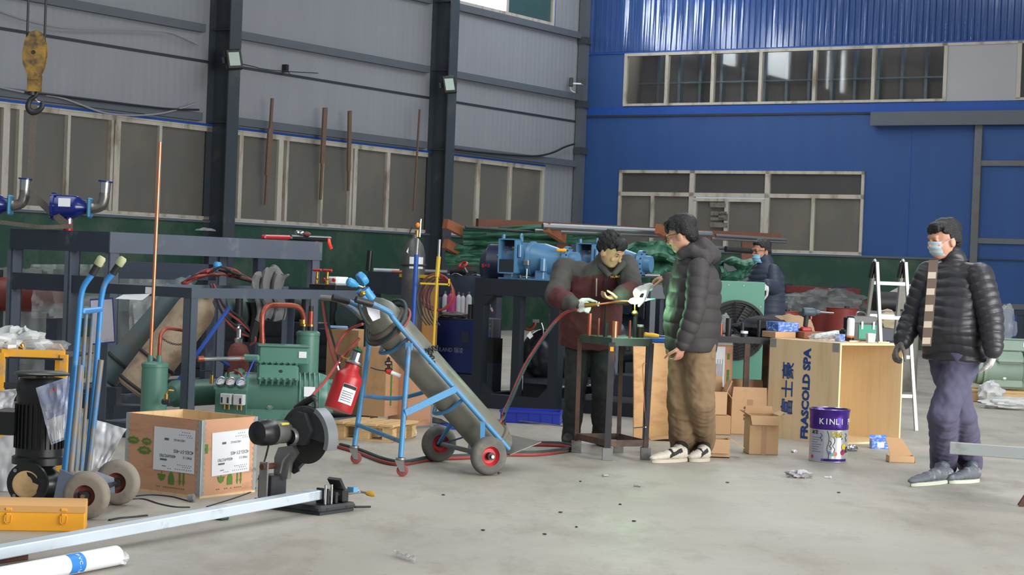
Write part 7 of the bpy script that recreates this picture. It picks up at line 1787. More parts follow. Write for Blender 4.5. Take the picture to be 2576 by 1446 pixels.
def nz3(co,f,seed=0):
    """cheap smooth pseudo noise from sines"""
    x,y,z=co[:,0]*f+seed,co[:,1]*f+seed*1.7,co[:,2]*f
    return(np.sin(x*1.9+1.3*np.sin(z*1.1+y*.7))+np.sin(y*2.3+1.1*np.sin(x*1.3+z))+np.sin(z*2.1+1.5*np.sin(y*1.7-x*.5)))/3
def folds(amp,f,seed):return lambda co,no:amp*nz3(co,f,seed)+amp*.5*nz3(co,f*2.3,seed+3)
def quilt(per,amp,z0,seed=0,wav=.012):
    def fn(co,no):
        z=co[:,2]-z0+wav*nz3(co,9,seed)
        return amp*(np.abs(np.sin(np.pi*z/per))**.55-.75)+amp*.35*nz3(co,22,seed)
    return fn
def seg_t(ce,a,b):
    a=np.array(a);b=np.array(b);d=b-a;t=np.clip(((ce-a)@d)/(d@d),0,1)
    return t,np.linalg.norm(ce-(a+t[:,None]*d),axis=1)
def hand(mb,wr,d,pn,th,curl=.5,s=1.0,fat=1.0):
    """wr wrist, d pointing direction, pn palm normal (palm side), th direction of the thumb side"""
    d=V(d).normalized();pn=(V(pn)-d*V(pn).dot(d)).normalized();th=d.cross(pn)*(1 if d.cross(pn).dot(V(th))>0 else-1)
    wr=V(wr);pc=wr+d*.048*s
    M=Matrix((th,d,pn)).transposed().to_4x4();
    mb.ell(pc,(.040*s*fat,.050*s,.017*s*fat),14,10,M)
    ballchain(mb,[wr-d*.01,wr+d*.02*s],[.024*s*fat,.026*s*fat],12)
    L=(.066,.074,.070,.054)
    for i in range(4):
        b=wr+d*.085*s+th*(.030-.020*i)*s
        p=[wr+d*.05*s+th*(.026-.017*i)*s,b];a=0.15;q=b
        for k,f in enumerate((.48,.30,.24)):
            a+=curl*(.9 if k==0 else 1.05);q=q+(d*math.cos(a)+pn*math.sin(a))*(L[i]*f*s);p.append(q)
        r=.0088*s*fat;ballchain(mb,p,[r*1.15,r*1.15,r*1.08,r,r*.85],10)
    b=wr+d*.025*s+th*.028*s
    p=[b,b+(d*.55+th*.7+pn*.15)*.035*s,b+(d*.9+th*.75+pn*.4*(1+curl))*.06*s,b+(d*1.3+th*.55+pn*.6*(1+curl))*.075*s]
    ballchain(mb,p,[.016*s*fat,.0125*s*fat,.011*s*fat,.009*s*fat],10)
    return mb
def headframe(c,f,up=(0,0,1)):
    f=V(f).normalized();x=f.cross(V(up)).normalized();u=x.cross(f)
    M=Matrix((x,f,u)).transposed().to_4x4();M.translation=V(c);return M # x = person's right
def head_solids(mb,M,s=1.0):
    E=lambda c,r:mb.add(*(lambda q:(q.v,q.f))(MB().ell(V(c)*s,tuple(k*s for k in r),20,14)),M)
    E((0,-.012,.038),(.076,.096,.088));E((0,.012,-.02),(.066,.076,.085));E((0,.045,-.072),(.040,.038,.034));E((0,.02,-.055),(.056,.055,.05))
    E((0,.082,.034),(.05,.018,.016));E((0,.098,-.018),(.013,.018,.014));E((0,.09,.004),(.009,.014,.03));E((0,.076,-.052),(.024,.012,.008));E((0,.074,-.064),(.021,.012,.008))
    for q in(-1,1):
        E((q*.076,-.012,-.008),(.010,.02,.031));E((q*.04,.066,-.018),(.022,.018,.02));E((q*.031,.078,.014),(.014,.008,.007))
    return mb
def face_parts(M,body,s=1.0,brows=True):
    for q in(-1,1):
        MB().add(*(lambda m:(m.v,m.f))(MB().ell(V((q*.031,.084,.013))*s,(.011*s,.005*s,.0045*s),10,6)),M).build('eye',M_eye,body)
        if brows:MB().add(*(lambda m:(m.v,m.f))(MB().ell(V((q*.032,.090,.036))*s,(.018*s,.005*s,.004*s),10,6)),M).build('eyebrow',M_hair,body)
def hair_solids(mb,M,s=1.0,fringe=.0,back=.0,seed=1):
    E=lambda c,r:mb.add(*(lambda q:(q.v,q.f))(MB().ell(V(c)*s,tuple(k*s for k in r),18,12)),M)
    E((0,-.026,.066),(.081,.096,.068));E((0,-.066,.018-back),(.070,.044,.068));E((0,.03,.098),(.064,.058,.028))
    for q in(-1,1):E((q*.070,-.045,.035),(.012,.036,.048));E((q*.068,.02,.066),(.012,.03,.022));E((q*.073,-.005,.03),(.007,.012,.028))
    rr=random.Random(seed)
    for i in range(30):
        a=rr.uniform(0,2*PI);r_=rr.uniform(.2,.95);E((.066*r_*math.cos(a),-.02+.082*r_*math.sin(a),.066+.066*math.sqrt(max(0,1-r_*r_))+rr.uniform(-.004,.006)),(.014,.026,.010))
    if fringe:
        for i in range(8):E((-.05+.0143*i,.080+rr.uniform(-.004,.005)-.012*abs(i-3.5)/3.5,.088-fringe+rr.uniform(-.007,.007)),(.011,.010,.026))
    return mb
def mask_part(M,body,s,mat):
    def fn(u,v):
        a=(u-.5)*2.1;x=math.sin(a)*.074;y=.026+.082*math.cos(a)-.012*abs(v-.35)*2;z=.002-.088*v+.008*math.cos(a*1.3)
        if v>.6:y-=.02*(v-.6)
        y+=.003*math.sin(v*18)
        return M@(V((x,y,z))*s)
    MB().grid(fn,18,14,.003).build('face_mask',mat,body)
    for q in(-1,1):MB().tube([M@(V((q*.068,.05,-.008))*s),M@(V((q*.076,.02,.008))*s),M@(V((q*.084,-.015,.018))*s)],.0015,5,3).build('mask_strap',mat,body)
def glasses(M,parent,s,mat):
    for q in(-1,1):
        c=M@(V((q*.032,.100,.012))*s);MB().torus(c,M.to_3x3()@V((q*.2,1,0)),.021*s,.0022,20,5).build('glasses_rim',mat,parent)
        MB().tube([M@(V((q*.053,.094,.018))*s),M@(V((q*.075,.05,.02))*s),M@(V((q*.082,-.01,.012))*s)],.002,5,3).build('glasses_arm',mat,parent)
    MB().tube([M@(V((-.011,.102,.014))*s),M@(V((.011,.102,.014))*s)],.002,5,1).build('glasses_bridge',mat,parent)
def shoe(t,ankle,heel,toe,w,mat,sole,lift=0.0,nm='shoe',disp=None,scl=None):
    heel=V(heel);toe=V(toe);d=(toe-heel);L=d.length;d.normalize();u=V((0,0,1))
    mb=MB(t)
    for k,r,h in((.12,.80,.070),(.26,.80,.078),(.42,.84,.070),(.58,.92,.056),(.74,1.0,.046),(.86,.86,.038),(.93,.62,.030)):
        c=heel+d*(L*k)+u*(h*.62+.018);M=Matrix((d.cross(u),d,u)).transposed().to_4x4();mb.ell(c,(w/2*r,L*.13,h*.62),14,9,M)
    ballchain(mb,[ankle,heel+d*L*.28+u*.06],[w*.5,w*.5],12)
    o=blob(nm,mb,.006,mat,t,4,disp,(lambda ce:scl(ce,np.array(t.Mi@heel),np.array(d),L))if scl else None)
    mb=MB(t);P=[]
    for k in range(20):
        a=2*PI*k/20;x=math.cos(a);y=math.sin(a);P.append(heel+d*(L*(.5+.5*x))+d.cross(u)*(w/2*1.04*y*(1-.12*abs(x))))
    n=len(P);mb.add([p+u*.002 for p in P]+[p+u*.026 for p in P],[tuple(range(n))[::-1],tuple(range(n,2*n))]+[(i,(i+1)%n,n+(i+1)%n,n+i)for i in range(n)]);mb.build('sole',sole,o)
    return o
def person(label,feet,J,skin=M_skin,hs=1.0,bare=(True,True),hands=None):
    """J: joints; builds the root and the continuous body"""
    t=thing('person',label,'person',feet,0)
    mb=MB(t)
    rgt=(V(J['shR'])-V(J['shL'])).normalized();f=V(J['face'])
    for a in('R','L'):
        ballchain(mb,[J['sh'+a],J['el'+a],J['wr'+a]],[.05,.04,.027]);ballchain(mb,[J['hip'+a],J['kn'+a],J['an'+a]],[.08,.055,.038])
        an=V(J['an'+a]);to=V(J['toe'+a]);ballchain(mb,[an,V((an.x,an.y,.05)).lerp(V((to.x,to.y,.045)),.15),V((an.x,an.y,.045)).lerp(V((to.x,to.y,.04)),.5)],[.034,.032,.022])
    ballchain(mb,[J['pel'],V(J['pel']).lerp(V(J['ch']),.5),J['ch']],[.10,.09,.10]);ballchain(mb,[J['shR'],J['ch'],J['shL']],[.04,.08,.04])
    ballchain(mb,[J['ch'],J['nk'],V(J['hd'])-V((0,0,.03))],[.07,.052,.052])
    M=headframe(J['hd'],J['face'],J.get('hup',(0,0,1)));head_solids(mb,M,hs)
    for a,ar in(hands or{}).items():hand(mb,*ar)
    b=blob('body',mb,.0055,skin,t,3)
    return t,b,t.Mi@M
def jacket(t,J,wid,dep,hem,mats,disp,cls=None,sl=(.085,.075,.055),vox=.009,belly=0.0,name='jacket',sm=8,collar=.075,hemz=None,sq=None,scls=None):
    mb=MB(t);R_=(V(J['shR'])-V(J['shL']));R_.z*=.3;R_.normalize();up=(V(J['ch'])-V(J['pel'])).normalized();F=up.cross(R_).normalized()*-1
    if F.dot(V(J['body']))<0:F=-F
    pe=V(J['pel']);c=V(J['ch']);top=V(J['nk'])
    rings=[]
    hb=pe+(pe-c).normalized()*hem if hemz is None else V((pe.x,pe.y,hemz))
    for k,w,d_,ff in((0,.98,1.0,.0),(.08,1.0,1.02,.0),(.3,1.02,1.06+belly,belly*.08),(.55,1.0,1.0+belly*.6,belly*.06),(.76,.96,.98,.0),(.88,.74,.82,0),(.96,.46,.66,0),(1.0,.30,.5,0)):
        p=hb.lerp(c,k/.78)if k<=.78 else c.lerp(top,(k-.78)/.22)
        rings.append((p+F*ff,R_*(wid/2*w),F*(dep/2*d_)))
    loft(mb,rings)
    for a in('R','L'):ballchain(mb,[c.lerp(V(J['sh'+a]),.5),c.lerp(V(J['sh'+a]),.92)],[sl[0]*1.2,sl[0]*.9],18)
    if collar:ballchain(mb,[top-(top-c)*.15,top+(V(J['hd'])-top).normalized()*.035],[collar*1.1,collar],18)
    jo=blob(name,mb,vox,mats,t,sm,disp,cls)
    for a in('R','L'):
        s,e,w=V(J['sh'+a]),V(J['el'+a]),V(J['wr'+a]);m3=MB(t)
        ballchain(m3,[c.lerp(s,.72),s,s.lerp(e,.5),e,e.lerp(w,.5),w.lerp(e,.06)],[sl[0]*.95,sl[0],sl[0]*.97,sl[1],(sl[1]+sl[2])/2*1.05,sl[2]],18)
        P3=[np.array(t.Mi@q)for q in(s,e,w)]
        def along(ce):
            t1,d1=seg_t(ce,P3[0],P3[1]);t2,d2=seg_t(ce,P3[1],P3[2]);l1=np.linalg.norm(P3[1]-P3[0]);l2=np.linalg.norm(P3[2]-P3[1])
            return np.where(d1<=d2,t1*l1,l1+t2*l2),np.where(d1<=d2,t1,1+t2)
        if sq:
            def sd(co,no):
                x,_=along(co);return sq[1]*(np.abs(np.sin(np.pi*(x+.008*nz3(co,14,2))/sq[0]))**.55-.75)+sq[1]*.3*nz3(co,24,1)
        else:sd=disp
        blob('sleeve',m3,vox,mats,jo,sm-2,sd,(lambda ce:scls(along(ce)[1],ce))if scls else None)
    return jo
def trousers(t,J,w,dep,mat,disp,knee=.075,cuff=.07,thigh=.098,vox=.009):
    mb=MB(t);R_=(V(J['hipR'])-V(J['hipL']));R_.z=0;R_.normalize();F=V(J['body']).normalized();pe=V(J['pel'])
    loft(mb,[(pe+V((0,0,z)),R_*(w/2*k),F*(dep/2*k))for z,k in((.10,.78),(.04,.9),(-.04,.98),(-.10,.95))])
    for a in('R','L'):
        h,k,n_=V(J['hip'+a]),V(J['kn'+a]),V(J['an'+a]);n_=n_-V((0,0,.015))
        ballchain(mb,[h,h.lerp(k,.45),k,k.lerp(n_,.5),n_],[thigh,thigh*.95,knee*1.05,knee,cuff],18)
    def d2(co,no):
        v=disp(co,no);return v
    return blob('trousers',mb,vox,mat,t,7,d2)
def G0(p):return V((p.x,p.y,0))
# ---------------------------------------------------------------- the welder, bent over the brazing stand
D=14.1
J=dict(pel=at(1484,842,D),ch=at(1492,708,D-.16),nk=at(1524,655,D-.24),hd=at(1536,632,D-.37),face=(.72,-.48,-.52),hup=(0,-.2,1),body=(.25,-.95,0),
shR=at(1420,676,D-.12),elR=at(1399,745,D-.34),wrR=at(1446,770,D-.56),shL=at(1574,668,D-.16),elL=at(1590,735,D-.42),wrL=at(1553,746,D-.58),
hipR=at(1455,862,D),knR=at(1447,985,D-.05),anR=at(1436,1095,D+.05),toeR=G0(at(1424,1118,D-.12)),hipL=at(1516,862,D),knL=at(1516,985,D-.1),anL=at(1512,1092,D+.06),toeL=G0(at(1524,1118,D-.12)))
hl={'L':(J['wrL'],at(1526,750,D-.62)-J['wrL'],(-.3,-.2,.9),(.1,-1,.2),.45,.95)}
t,body,HM=person('man in a maroon and grey work jacket bending over the brazing stand with a torch',G0(at(1480,1110,D)),J,M_skin,1.0,hands=hl)
face_parts(HM,body)
blob('hair',hair_solids(MB(),HM,1.06,.012,.0,3),.005,M_hair,t,2,folds(.003,70,1))
M_wg=pm('grey_jacket_cloth',(76,74,72),.85,0,.1,14);M_wr=pm('maroon_jacket_cloth',(92,48,50),.85,0,.12,14,(76,40,42),.3);M_zip=pm('pale_zip',(180,172,168),.5)
mi=np.array(t.Mi)
def lc(p):return np.array(t.Mi@V(p))
def cls(ce):
    zsh=lc(at(1490,690,D))[2];out=np.zeros(len(ce))
    front=ce[:,1]<lc(J['ch'])[1]+.06
    wave=.02*np.sin(ce[:,0]*14)
    out[(ce[:,2]<zsh+wave)&front]=1
    out[(ce[:,2]<zsh-.22)]=1
    return out
jk_=jacket(t,J,.46,.32,.06,[M_wg,M_wr],folds(.007,17,2),cls,(.088,.084,.060),.009,.05,collar=.078,scls=lambda k,ce:((k>1.08)&(k<1.72)).astype(float))
z0=t.Mi@at(1528,690,D-.37);z1=t.Mi@at(1518,850,D-.22)
MB().tube([z0,z0.lerp(z1,.35)+V((0,-.03,0)),z0.lerp(z1,.7)+V((0,-.02,0)),z1],.006,6,4).build('zip',M_rubber,jk_);MB(t).bar(at(1501,700,D-.36),at(1500,745,D-.36),.006,.008).build('pocket_zip',M_zip,jk_)
textmesh('chest_badge','NOBU',.022,M_yel,jk_,t.Mi@frame(at(1547,696,D-.40),(1,-.1,.1),(0,-.2,1)),.0008)
cg=MB(t);ballchain(cg,[at(1512,668,D-.30),at(1530,690,D-.40)],[.03,.02]);ballchain(cg,[at(1566,664,D-.30),at(1546,688,D-.40)],[.03,.02]);blob('collar_flaps',cg,.008,M_wg,jk_,4)
trousers(t,J,.36,.26,pm('black_jeans',(36,38,40),.85,0,.15,12),folds(.008,19,4),.075,.068,.094)
M_bshoe=pm('dark_shoe',(48,46,44),.6)
for a in 'RL':shoe(t,J['an'+a],G0(V(J['an'+a]))+V((0,.05,0)),V(J['toe'+a])+V((0,-.02,0)),.09,M_bshoe,M_rubber)
g=hand(MB(t),J['wrR'],at(1492,772,D-.62)-J['wrR'],(.1,.8,-.3),(.2,.1,1),.95,1.0,1.18);ballchain(g,[V(J['wrR']).lerp(V(J['elR']),.12),J['wrR']],[.036,.036]);blob('work_glove',g,.005,M_glove,t,3)
# ---------------------------------------------------------------- the hand with the brazing rod (white glove beside the flame)
wr=at(1632,722,13.35);tg=thing('work_glove','white cotton glove gripping the brazing rod beside the flame','glove',at(1612,745,13.33),0)
g=hand(MB(tg),wr,at(1602,732,13.32)-wr,(-.2,.3,-1),(.2,-1,-.1),.75,1.0,1.2);blob('glove',g,.005,M_glove,tg,3)
# ---------------------------------------------------------------- man standing with his back half turned
D=13.1
J=dict(pel=at(1738,862,D),ch=at(1752,700,D),nk=at(1744,640,D),hd=at(1714,594,D),face=(-.88,.36,-.32),body=(-.9,.42,0),
shR=at(1722,668,D+.19),elR=at(1700,750,D+.24),wrR=at(1682,700,D+.44),shL=at(1758,674,D-.17),elL=at(1748,782,D-.235),wrL=at(1716,868,D-.22),
hipR=at(1722,890,D+.08),knR=at(1712,1010,D+.09),anR=at(1708,1118,D+.06),toeR=G0(at(1652,1160,D-.0)),hipL=at(1760,890,D-.07),knL=at(1765,1010,D-.02),anL=at(1765,1118,D+.12),toeL=G0(at(1748,1160,D-.05)))
J['toeR']=gnd(1646,1163);J['toeL']=gnd(1764,1164)+V((-.05,-.0,0))
J['anR']=V((gnd(1715,1150).x,gnd(1715,1150).y,.1));J['anL']=V((gnd(1768,1148).x,gnd(1768,1148).y,.1))
hd_={'L':(J['wrL'],at(1706,905,D-.19)-J['wrL'],(-.6,.7,.1),(-1,.2,.1),.42,.95),'R':(J['wrR'],at(1655,700,D+.46)-J['wrR'],(0,.1,-1),(0,-1,0),.5,.95)}
t,body,HM=person('young man in a dark hooded puffer jacket and brown trousers watching the brazing',G0(at(1735,1160,D)),J,M_skin,1.02,hands=hd_)
face_parts(HM,body);glasses(HM,body,1.02,M_ink)
blob('hair',hair_solids(MB(),HM,1.12,.03,.012,5),.006,M_hair,t,9,folds(.0008,90,2))
M_puff=pm('charcoal_puffer',(60,57,58),.7,0,.08,9)
def hood(t,J):
    mb=MB(t);c=V(J['nk']);b=at(1782,648,D)
    mb.ell(at(1778,640,D+.02),(.10,.13,.075),18,12);ballchain(mb,[at(1738,628,D),at(1765,622,D),at(1795,640,D)],[.06,.075,.06]);ballchain(mb,[at(1712,640,D-.06),at(1740,632,D-.09),at(1775,650,D-.1)],[.035,.05,.05]);ballchain(mb,[at(1712,640,D+.06),at(1740,630,D+.09),at(1775,650,D+.1)],[.035,.05,.05])
    return blob('hood',mb,.009,M_puff,t,5,folds(.006,20,3))
z0=(t.Mi@at(1750,700,D)).z
jacket(t,J,.42,.34,.03,M_puff,quilt(.103,.013,z0,1),None,(.080,.072,.054),.008,.10,collar=.07,hemz=at(1745,884,D).z,sq=(.075,.010))
hood(t,J)
M_khaki=pm('brown_cargo_cloth',(142,118,90),.85,0,.1,11,(120,98,74),.3)
trousers(t,J,.36,.28,M_khaki,folds(.0065,23,8),.092,.088,.112)
M_snk=pm('white_sneaker',(206,198,184),.7,0,.05,9);M_sole=pm('cream_sole',(200,192,174),.7)
def sneak(ce,h,d,L):
    x=(ce-h)@d/L;z=ce[:,2]
    return(((x>.28)&(x<.62)&(np.abs(z-.045-.12*(.62-x))<.014))|((x<.12)&(z>.05))|((x>.5)&(x<.58)&(z>.05))|(z>.115)).astype(float)
for an_,h_,to_ in(('anR',(1730,1160),(1640,1165)),('anL',(1784,1160),(1735,1162))):shoe(t,J[an_],gnd(*h_),gnd(*to_),.10,[M_snk,M_ink],M_sole,scl=sneak)
# ---------------------------------------------------------------- walking man with mask
D=12.3
J=dict(pel=at(2408,872,D),ch=at(2408,708,D),nk=at(2400,655,D),hd=at(2375,607,D-.02),face=(-.92,-.36,-.14),body=(-.8,-.6,0),
shR=at(2338,690,D+.08),elR=at(2302,790,D+.12),wrR=at(2268,862,D+.05),shL=at(2464,694,D-.16),elL=at(2492,798,D-.25),wrL=at(2500,884,D-.30),
hipR=at(2380,912,D+.07),knR=at(2418,1040,D+.06),anR=at(2424,1172,D+.08),toeR=gnd(2396,1214),hipL=at(2420,912,D-.07),knL=at(2372,1040,D-.12),anL=at(2358,1170,D-.12),toeL=gnd(2298,1222))
J['anR']=gnd(2440,1198)+V((0,0,.10));J['anL']=gnd(2372,1200)+V((0,0,.10))
t,body,HM=person('walking man in a black quilted jacket and white face mask',G0(at(2390,1220,D)),J,M_skin,1.06)
face_parts(HM,body);M_mask=pm('pale_blue_mask',(188,206,212),.8,0,.04,12);mask_part(HM,body,1.06,M_mask)
blob('hair',hair_solids(MB(),HM,1.09,.014,.015,7),.006,M_hair,t,8,folds(.001,60,3))
M_qj=pm('black_nylon',(46,46,52),.42,0,.1,9)
z0=(t.Mi@at(2408,700,D)).z
jq=jacket(t,J,.45,.36,.0,M_qj,quilt(.062,.010,z0,4,.02),None,(.094,.084,.062),.0075,.30,collar=.078,hemz=at(2408,905,D).z,sq=(.055,.009))
# shirt panel and jacket opening
M_plaid=pm('brown_shirt',(92,78,68),.85,0,.2,8);M_pl2=pm('beige_check',(176,164,148),.85,0,.08,8)
dv=V((-.8,-.6,0))
def shp(u,v):
    px=2350+24*u-18*v;py=655+215*v
    return at(px,py,D-.13-.06*math.sin(min(1,v*1.3)*PI*.6))
bulge=lambda u,v:t.Mi@(shp(u,v)+V((-.05,-.07,0)))
MB().grid(lambda u,v:bulge(u,v),6,20,.004).build('shirt',M_plaid,t)
for i in range(5):MB().grid(lambda u,v:bulge(.08+.84*u,.14+.19*i+.075*v)+V((-.004,-.004,0)),3,3,.003).build('shirt_check',M_pl2,t)
M_slack=pm('purple_navy_trousers',(84,82,106),.85,0,.1,11,(68,66,88),.3)
trousers(t,J,.40,.32,M_slack,folds(.007,22,12),.092,.088,.112)
M_gsh=pm('grey_trainer',(96,100,108),.7,0,.1,12,(160,166,172),.35,14)
shoe(t,J['anL'],gnd(2392,1212),gnd(2292,1224),.105,M_gsh,pm('pale_sole',(188,194,178),.6));shoe(t,J['anR'],gnd(2462,1212),gnd(2388,1217),.10,M_gsh,MATS['pale_sole'])
g=hand(MB(t),J['wrL'],at(2492,945,D-.12)-J['wrL'],(-.8,.4,0),(-.7,-.7,0),.30,1.06,1.2);ballchain(g,[V(J['wrL'])+V((0,0,.03)),J['wrL']],[.04,.036]);blob('work_glove',g,.005,M_glove,t,3)
MB(t).torus(V(J['wrL'])+V((0,0,.035)),(0,0,1),.040,.006,20,6).build('glove_cuff',pm('red_cuff',(200,70,50),.8),t)
g=hand(MB(t),J['wrR'],at(2244,900,D+.0)-J['wrR'],(.7,.2,.3),(-.5,-.8,.2),.55,1.06,1.2);ballchain(g,[V(J['wrR']).lerp(V(J['elR']),.1),J['wrR']],[.04,.036]);blob('work_glove',g,.005,M_gloved,t,3)
# ---------------------------------------------------------------- man in the background
D=19.6
J=dict(pel=at(1928,790,D),ch=at(1928,690,D),nk=at(1926,662,D),hd=at(1915,634,D),face=(-.86,-.45,-.12),body=(-.7,-.7,0),
shR=at(1908,680,D+.05),elR=at(1896,720,D+.1),wrR=at(1892,740,D-.15),shL=at(1944,682,D-.08),elL=at(1948,725,D-.22),wrL=at(1928,714,D-.5),
hipR=at(1920,810,D),knR=at(1920,895,D),anR=at(1920,985,D),toeR=G0(at(1912,1000,D-.1)),hipL=at(1936,810,D),knL=at(1936,895,D),anL=at(1936,985,D),toeL=G0(at(1928,1000,D-.1)))
t,body,HM=person('man in a navy quilted coat and blue mask behind the green fan cabinet',G0(at(1928,1004,D)),J,M_skin2,1.0)
face_parts(HM,body);glasses(HM,body,1.0,M_ink)
HM2=HM@Matrix.Translation((0,0,-.022));mask_part(HM2,body,1.0,pm('sky_blue_mask',(134,192,216),.8,0,.04,12))
blob('hair',hair_solids(MB(),HM,1.0,.0,.02,9),.006,M_hair,t,2,folds(.003,60,3))
M_nv=pm('navy_quilted_cloth',(44,52,70),.6,0,.1,9);z0=(t.Mi@at(1928,690,D)).z
jacket(t,J,.40,.30,.2,M_nv,quilt(.058,.010,z0,6),None,(.08,.075,.055),.009,.1,collar=.085,sq=(.055,.008))
trousers(t,J,.34,.26,pm('black_jeans',(36,38,40),.85),folds(.008,19,4))
for a in 'RL':shoe(t,J['an'+a],G0(V(J['an'+a]))+V((.02,.05,0)),V(J['toe'+a])+V((-.02,-.06,0)),.09,M_bshoe,M_rubber)
g=hand(MB(t),J['wrL'],V((-.6,-.3,-.6)),(-.3,.4,-.8),(.2,-1,0),.7,1.0,1.2);blob('work_glove',g,.006,M_glove,t,3)
# ================================================================ things on the walls
def floodlight(px,py,d,label):
    p=at(px,py,d);t=thing('floodlight',label,'floodlight',p,.0,'floodlights on the columns')
    M=frame((0,0,0),(.86,.45,.12),(-.18,.12,1));
    MB().box((0,0,-.05),(.27,.33,.10),ch=.02,M=M).build('housing',M_black,t);MB().box((-.0,.0,-.006),(.18,.22,.008),M=M).build('lens',pm('pale_lens',(186,204,192),.15,0,.06,4),t)
    MB().add(*(lambda q:(q.v,q.f))(MB().b(-.18,-.1,-.05,.05,-.12,-.06)),M).build('bracket',M_iron,t);MB().box((0,0,-.006),(.2,.245,.006),M=M).build('bezel',M_black,t)
    MB().box((0,-.0,-.001),(.175,.215,.004),M=M).build('glass',MATS['pale_lens'],t)
floodlight(590,148,29.8,'floodlight on the column left of the rusty bars');floodlight(1131,212,34.6,'floodlight on the column nearer the blue wall')
# wall cables
def wallcable(name,pts,r,mat,lb,off=.13):
    P=[]
    for px,py in pts:
        rr_=ray(px,py);p=KN+VV*off;P.append(CAM+rr_*((p-CAM).dot(VV)/rr_.dot(VV)))
    tag(MB().tube(P,r,6,5).build(name,mat),lb,'cable')
M_wc=pm('grey_conduit',(150,150,150),.5,0,.08,9)
wallcable('wall_cable',[(-20,20),(60,48),(150,68),(240,73),(310,74),(380,76),(430,82),(470,98),(500,112)],.016,M_wc,'grey cable sagging along the wall below the top purlin')
wallcable('wall_cable',[(-20,215),(60,232),(145,244),(200,262),(260,283),(330,290),(400,286),(450,274),(498,259)],.014,M_wc,'pale cable sagging across the window head at the left')
wallcable('wall_cable',[(60,232),(150,242),(250,254),(350,266),(430,274),(500,276)],.018,M_cable,'black cable bundle along the purlin over the left windows')
wallcable('wall_cable',[(1120,372),(1200,382),(1290,390),(1350,392),(1390,384),(1420,370),(1445,362)],.02,M_cable,'black cable rising to the corner post above the last window')
wallcable('wall_cable',[(605,160),(640,168),(655,172),(700,178),(800,184)],.008,M_cable,'thin black cable running from the left floodlight')
p=lw(9.62,4.42,.1);t=thing('wall_hook','small dark hook box on the wall right of the left floodlight','hook',p,ROOM);MB().b(-.1,.0,-.03,.03,-.03,.1).build('body',M_iron,t);MB().tube([(.0,0,.0),(.03,.02,-.05),(0,.06,-.06)],.008,6,3).build('hook',M_iron,t)
# security camera on the corner post
p=at(1438,208,39.3);t=thing('security_camera','small dark security camera on the corner post','camera',p,0)
MB().b(-.05,.03,-.05,.05,-.08,.10,.01).build('housing',M_black,t);MB().b(.03,.24,-.02,.02,-.03,.0).build('arm',M_white,t);MB().tube([(-.02,0,-.08),(.0,0,-.16),(.08,0,-.2)],.008,6,3).build('lead',M_white,t);MB().b(.2,.3,-.04,.04,-.02,.1).build('junction_box',M_iron,t)
# rusty bars leaning on the window head
def rbar(px0,py0,px1,py1,off0,off1,w,lb,fat=None):
    def pt(px,py,off):r=ray(px,py);p=KN+VV*off;return CAM+r*((p-CAM).dot(VV)/r.dot(VV))
    t=thing('rusty_bar',lb,'bar',pt(px1,py1,off1),0,'rusty bars on the grey wall')
    a,b=pt(px0,py0,off0),pt(px1,py1,off1);MB(t).bar(a,b,w*.5,.03,VV).build('bar',pm('brown_rust_bar',(112,92,78),.8,0,.2,8),t,False)
    if fat:MB(t).bar(a.lerp(b,fat[0]),a.lerp(b,fat[1]),w,.036,VV).build('sleeve',MATS['brown_rust_bar'],t,False)
rbar(685,247,668,515,.35,.15,.11,'longest rusty bar leaning on the second window, left of three',(.28,.72))
rbar(818,271,806,502,.35,.15,.10,'rusty bar leaning on the sash, middle of three',(.0,.6))
rbar(880,279,876,480,.35,.15,.08,'thinnest rusty bar leaning on the window, right of three',(.0,.75))
rbar(1056,275,1040,530,.50,.42,.06,'thin rusty rod beside the second column')
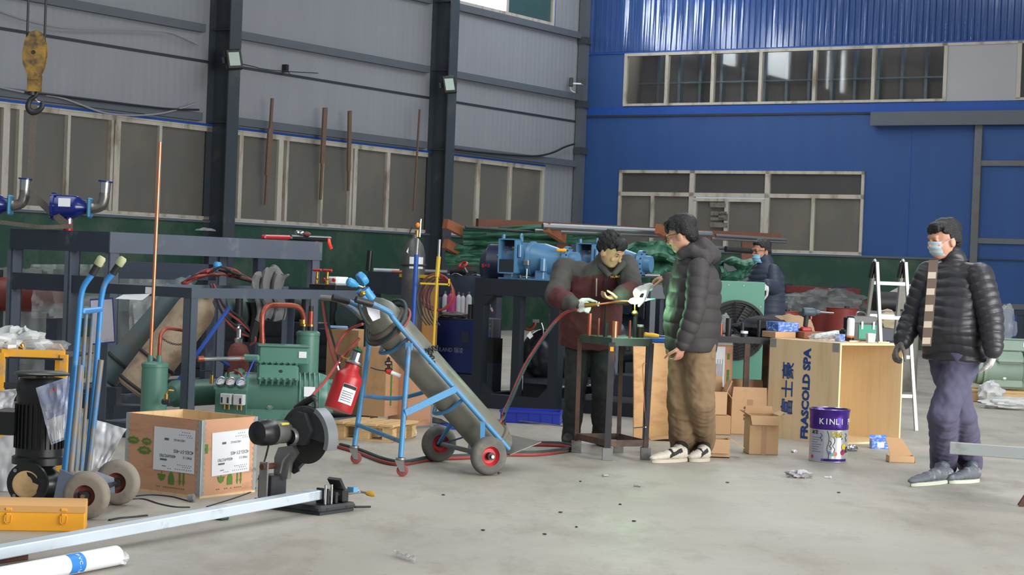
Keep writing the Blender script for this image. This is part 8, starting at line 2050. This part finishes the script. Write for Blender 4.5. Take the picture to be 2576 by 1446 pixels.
# ================================================================ litter on the floor
def bolt(px,py,rz,lb,mat=M_chrome):
    g=gnd(px,py);t=thing('loose_bolt',lb,'bolt',g,rz,'loose bolts on the floor');MB().cyl((0,0,.006),(.035,0,.006),.005,n=8).build('shank',mat,t);MB().cyl((-.008,0,.008),(0,0,.008),.009,n=6).build('head',mat,t)
bolt(1518,1199,.5,'shiny bolt on the floor before the brazing stand');bolt(1608,1225,2.9,'thin screw on the floor nearest the camera');bolt(1255,1193,1.2,'small nut beside the near cart wheel');bolt(2088,1203,2.8,'white stub on the floor right of the rag',M_white)
tag(crumple(gnd(2012,1202)+V((0,.03,.02)),(.07,.045,.03),81,.6,24,14,.8,2.6).build('rag',pm('white_dirty_rag',(176,174,178),.9,0,.2,14,(96,84,84),.35,16)),'crumpled grey-white rag on the floor before the bucket','rag')
tag(crumple(gnd(2146,1136)+V((.0,.05,.02)),(.035,.035,.028),83,.5,18,12,.8,2.6).build('foil_scrap',M_chrome),'shiny foil scrap beside the paint bucket','scrap')
tag(crumple(gnd(2000,1140)+V((0,.05,.01)),(.02,.02,.012),84,.5,14,8,.8,2.6).build('paper_scrap',M_label),'small white scrap left of the paint bucket','scrap')
p0,p1=gnd(992,1398),gnd(1045,1416)
def sc(u,v):q=p0.lerp(p1,u)+V((0,.04-.08*v,0));q.z=.006+.018*abs(noise.noise(V((u*6,v*4,2))))+.012*math.sin(v*PI);return q
tag(MB().grid(sc,14,8,.001).build('plastic_scrap',pm('shiny_clear_scrap',(214,214,214),.08,0,.1,10,alpha=.35,bump=.8,bscale=60)),'clear crinkled plastic scrap on the floor at the front','scrap')
tag(MB().cyl(gnd(903,1131),gnd(903,1131)+V((0,0,.012)),.010,n=10).build('bottle_stopper',M_redp),'tiny red stopper on the floor near the left caster','stopper')
rr=random.Random(12)
for i in range(10):
    px,py=[(1115,1246),(1215,1335),(1410,1290),(1460,1212),(1450,1327),(1370,1345),(1560,1270),(1595,1312),(1830,1215),(2110,1240)][i]
    lbs=['below the near cart wheel','in the open floor, left of centre','in the middle of the floor','left of the shiny bolt','in the open floor, lower centre','in the open floor, lowest one','below the thin screw','below and right of the thin screw','in front of the sneakers','in front of the bucket']
    tag(crumple(gnd(px,py)+V((0,0,.004)),(.007+.005*rr.random(),.007,.004),90+i,.5,10,6,.6).build('grit',M_iron),'dark speck of grit '+lbs[i],'grit','grit on the floor')
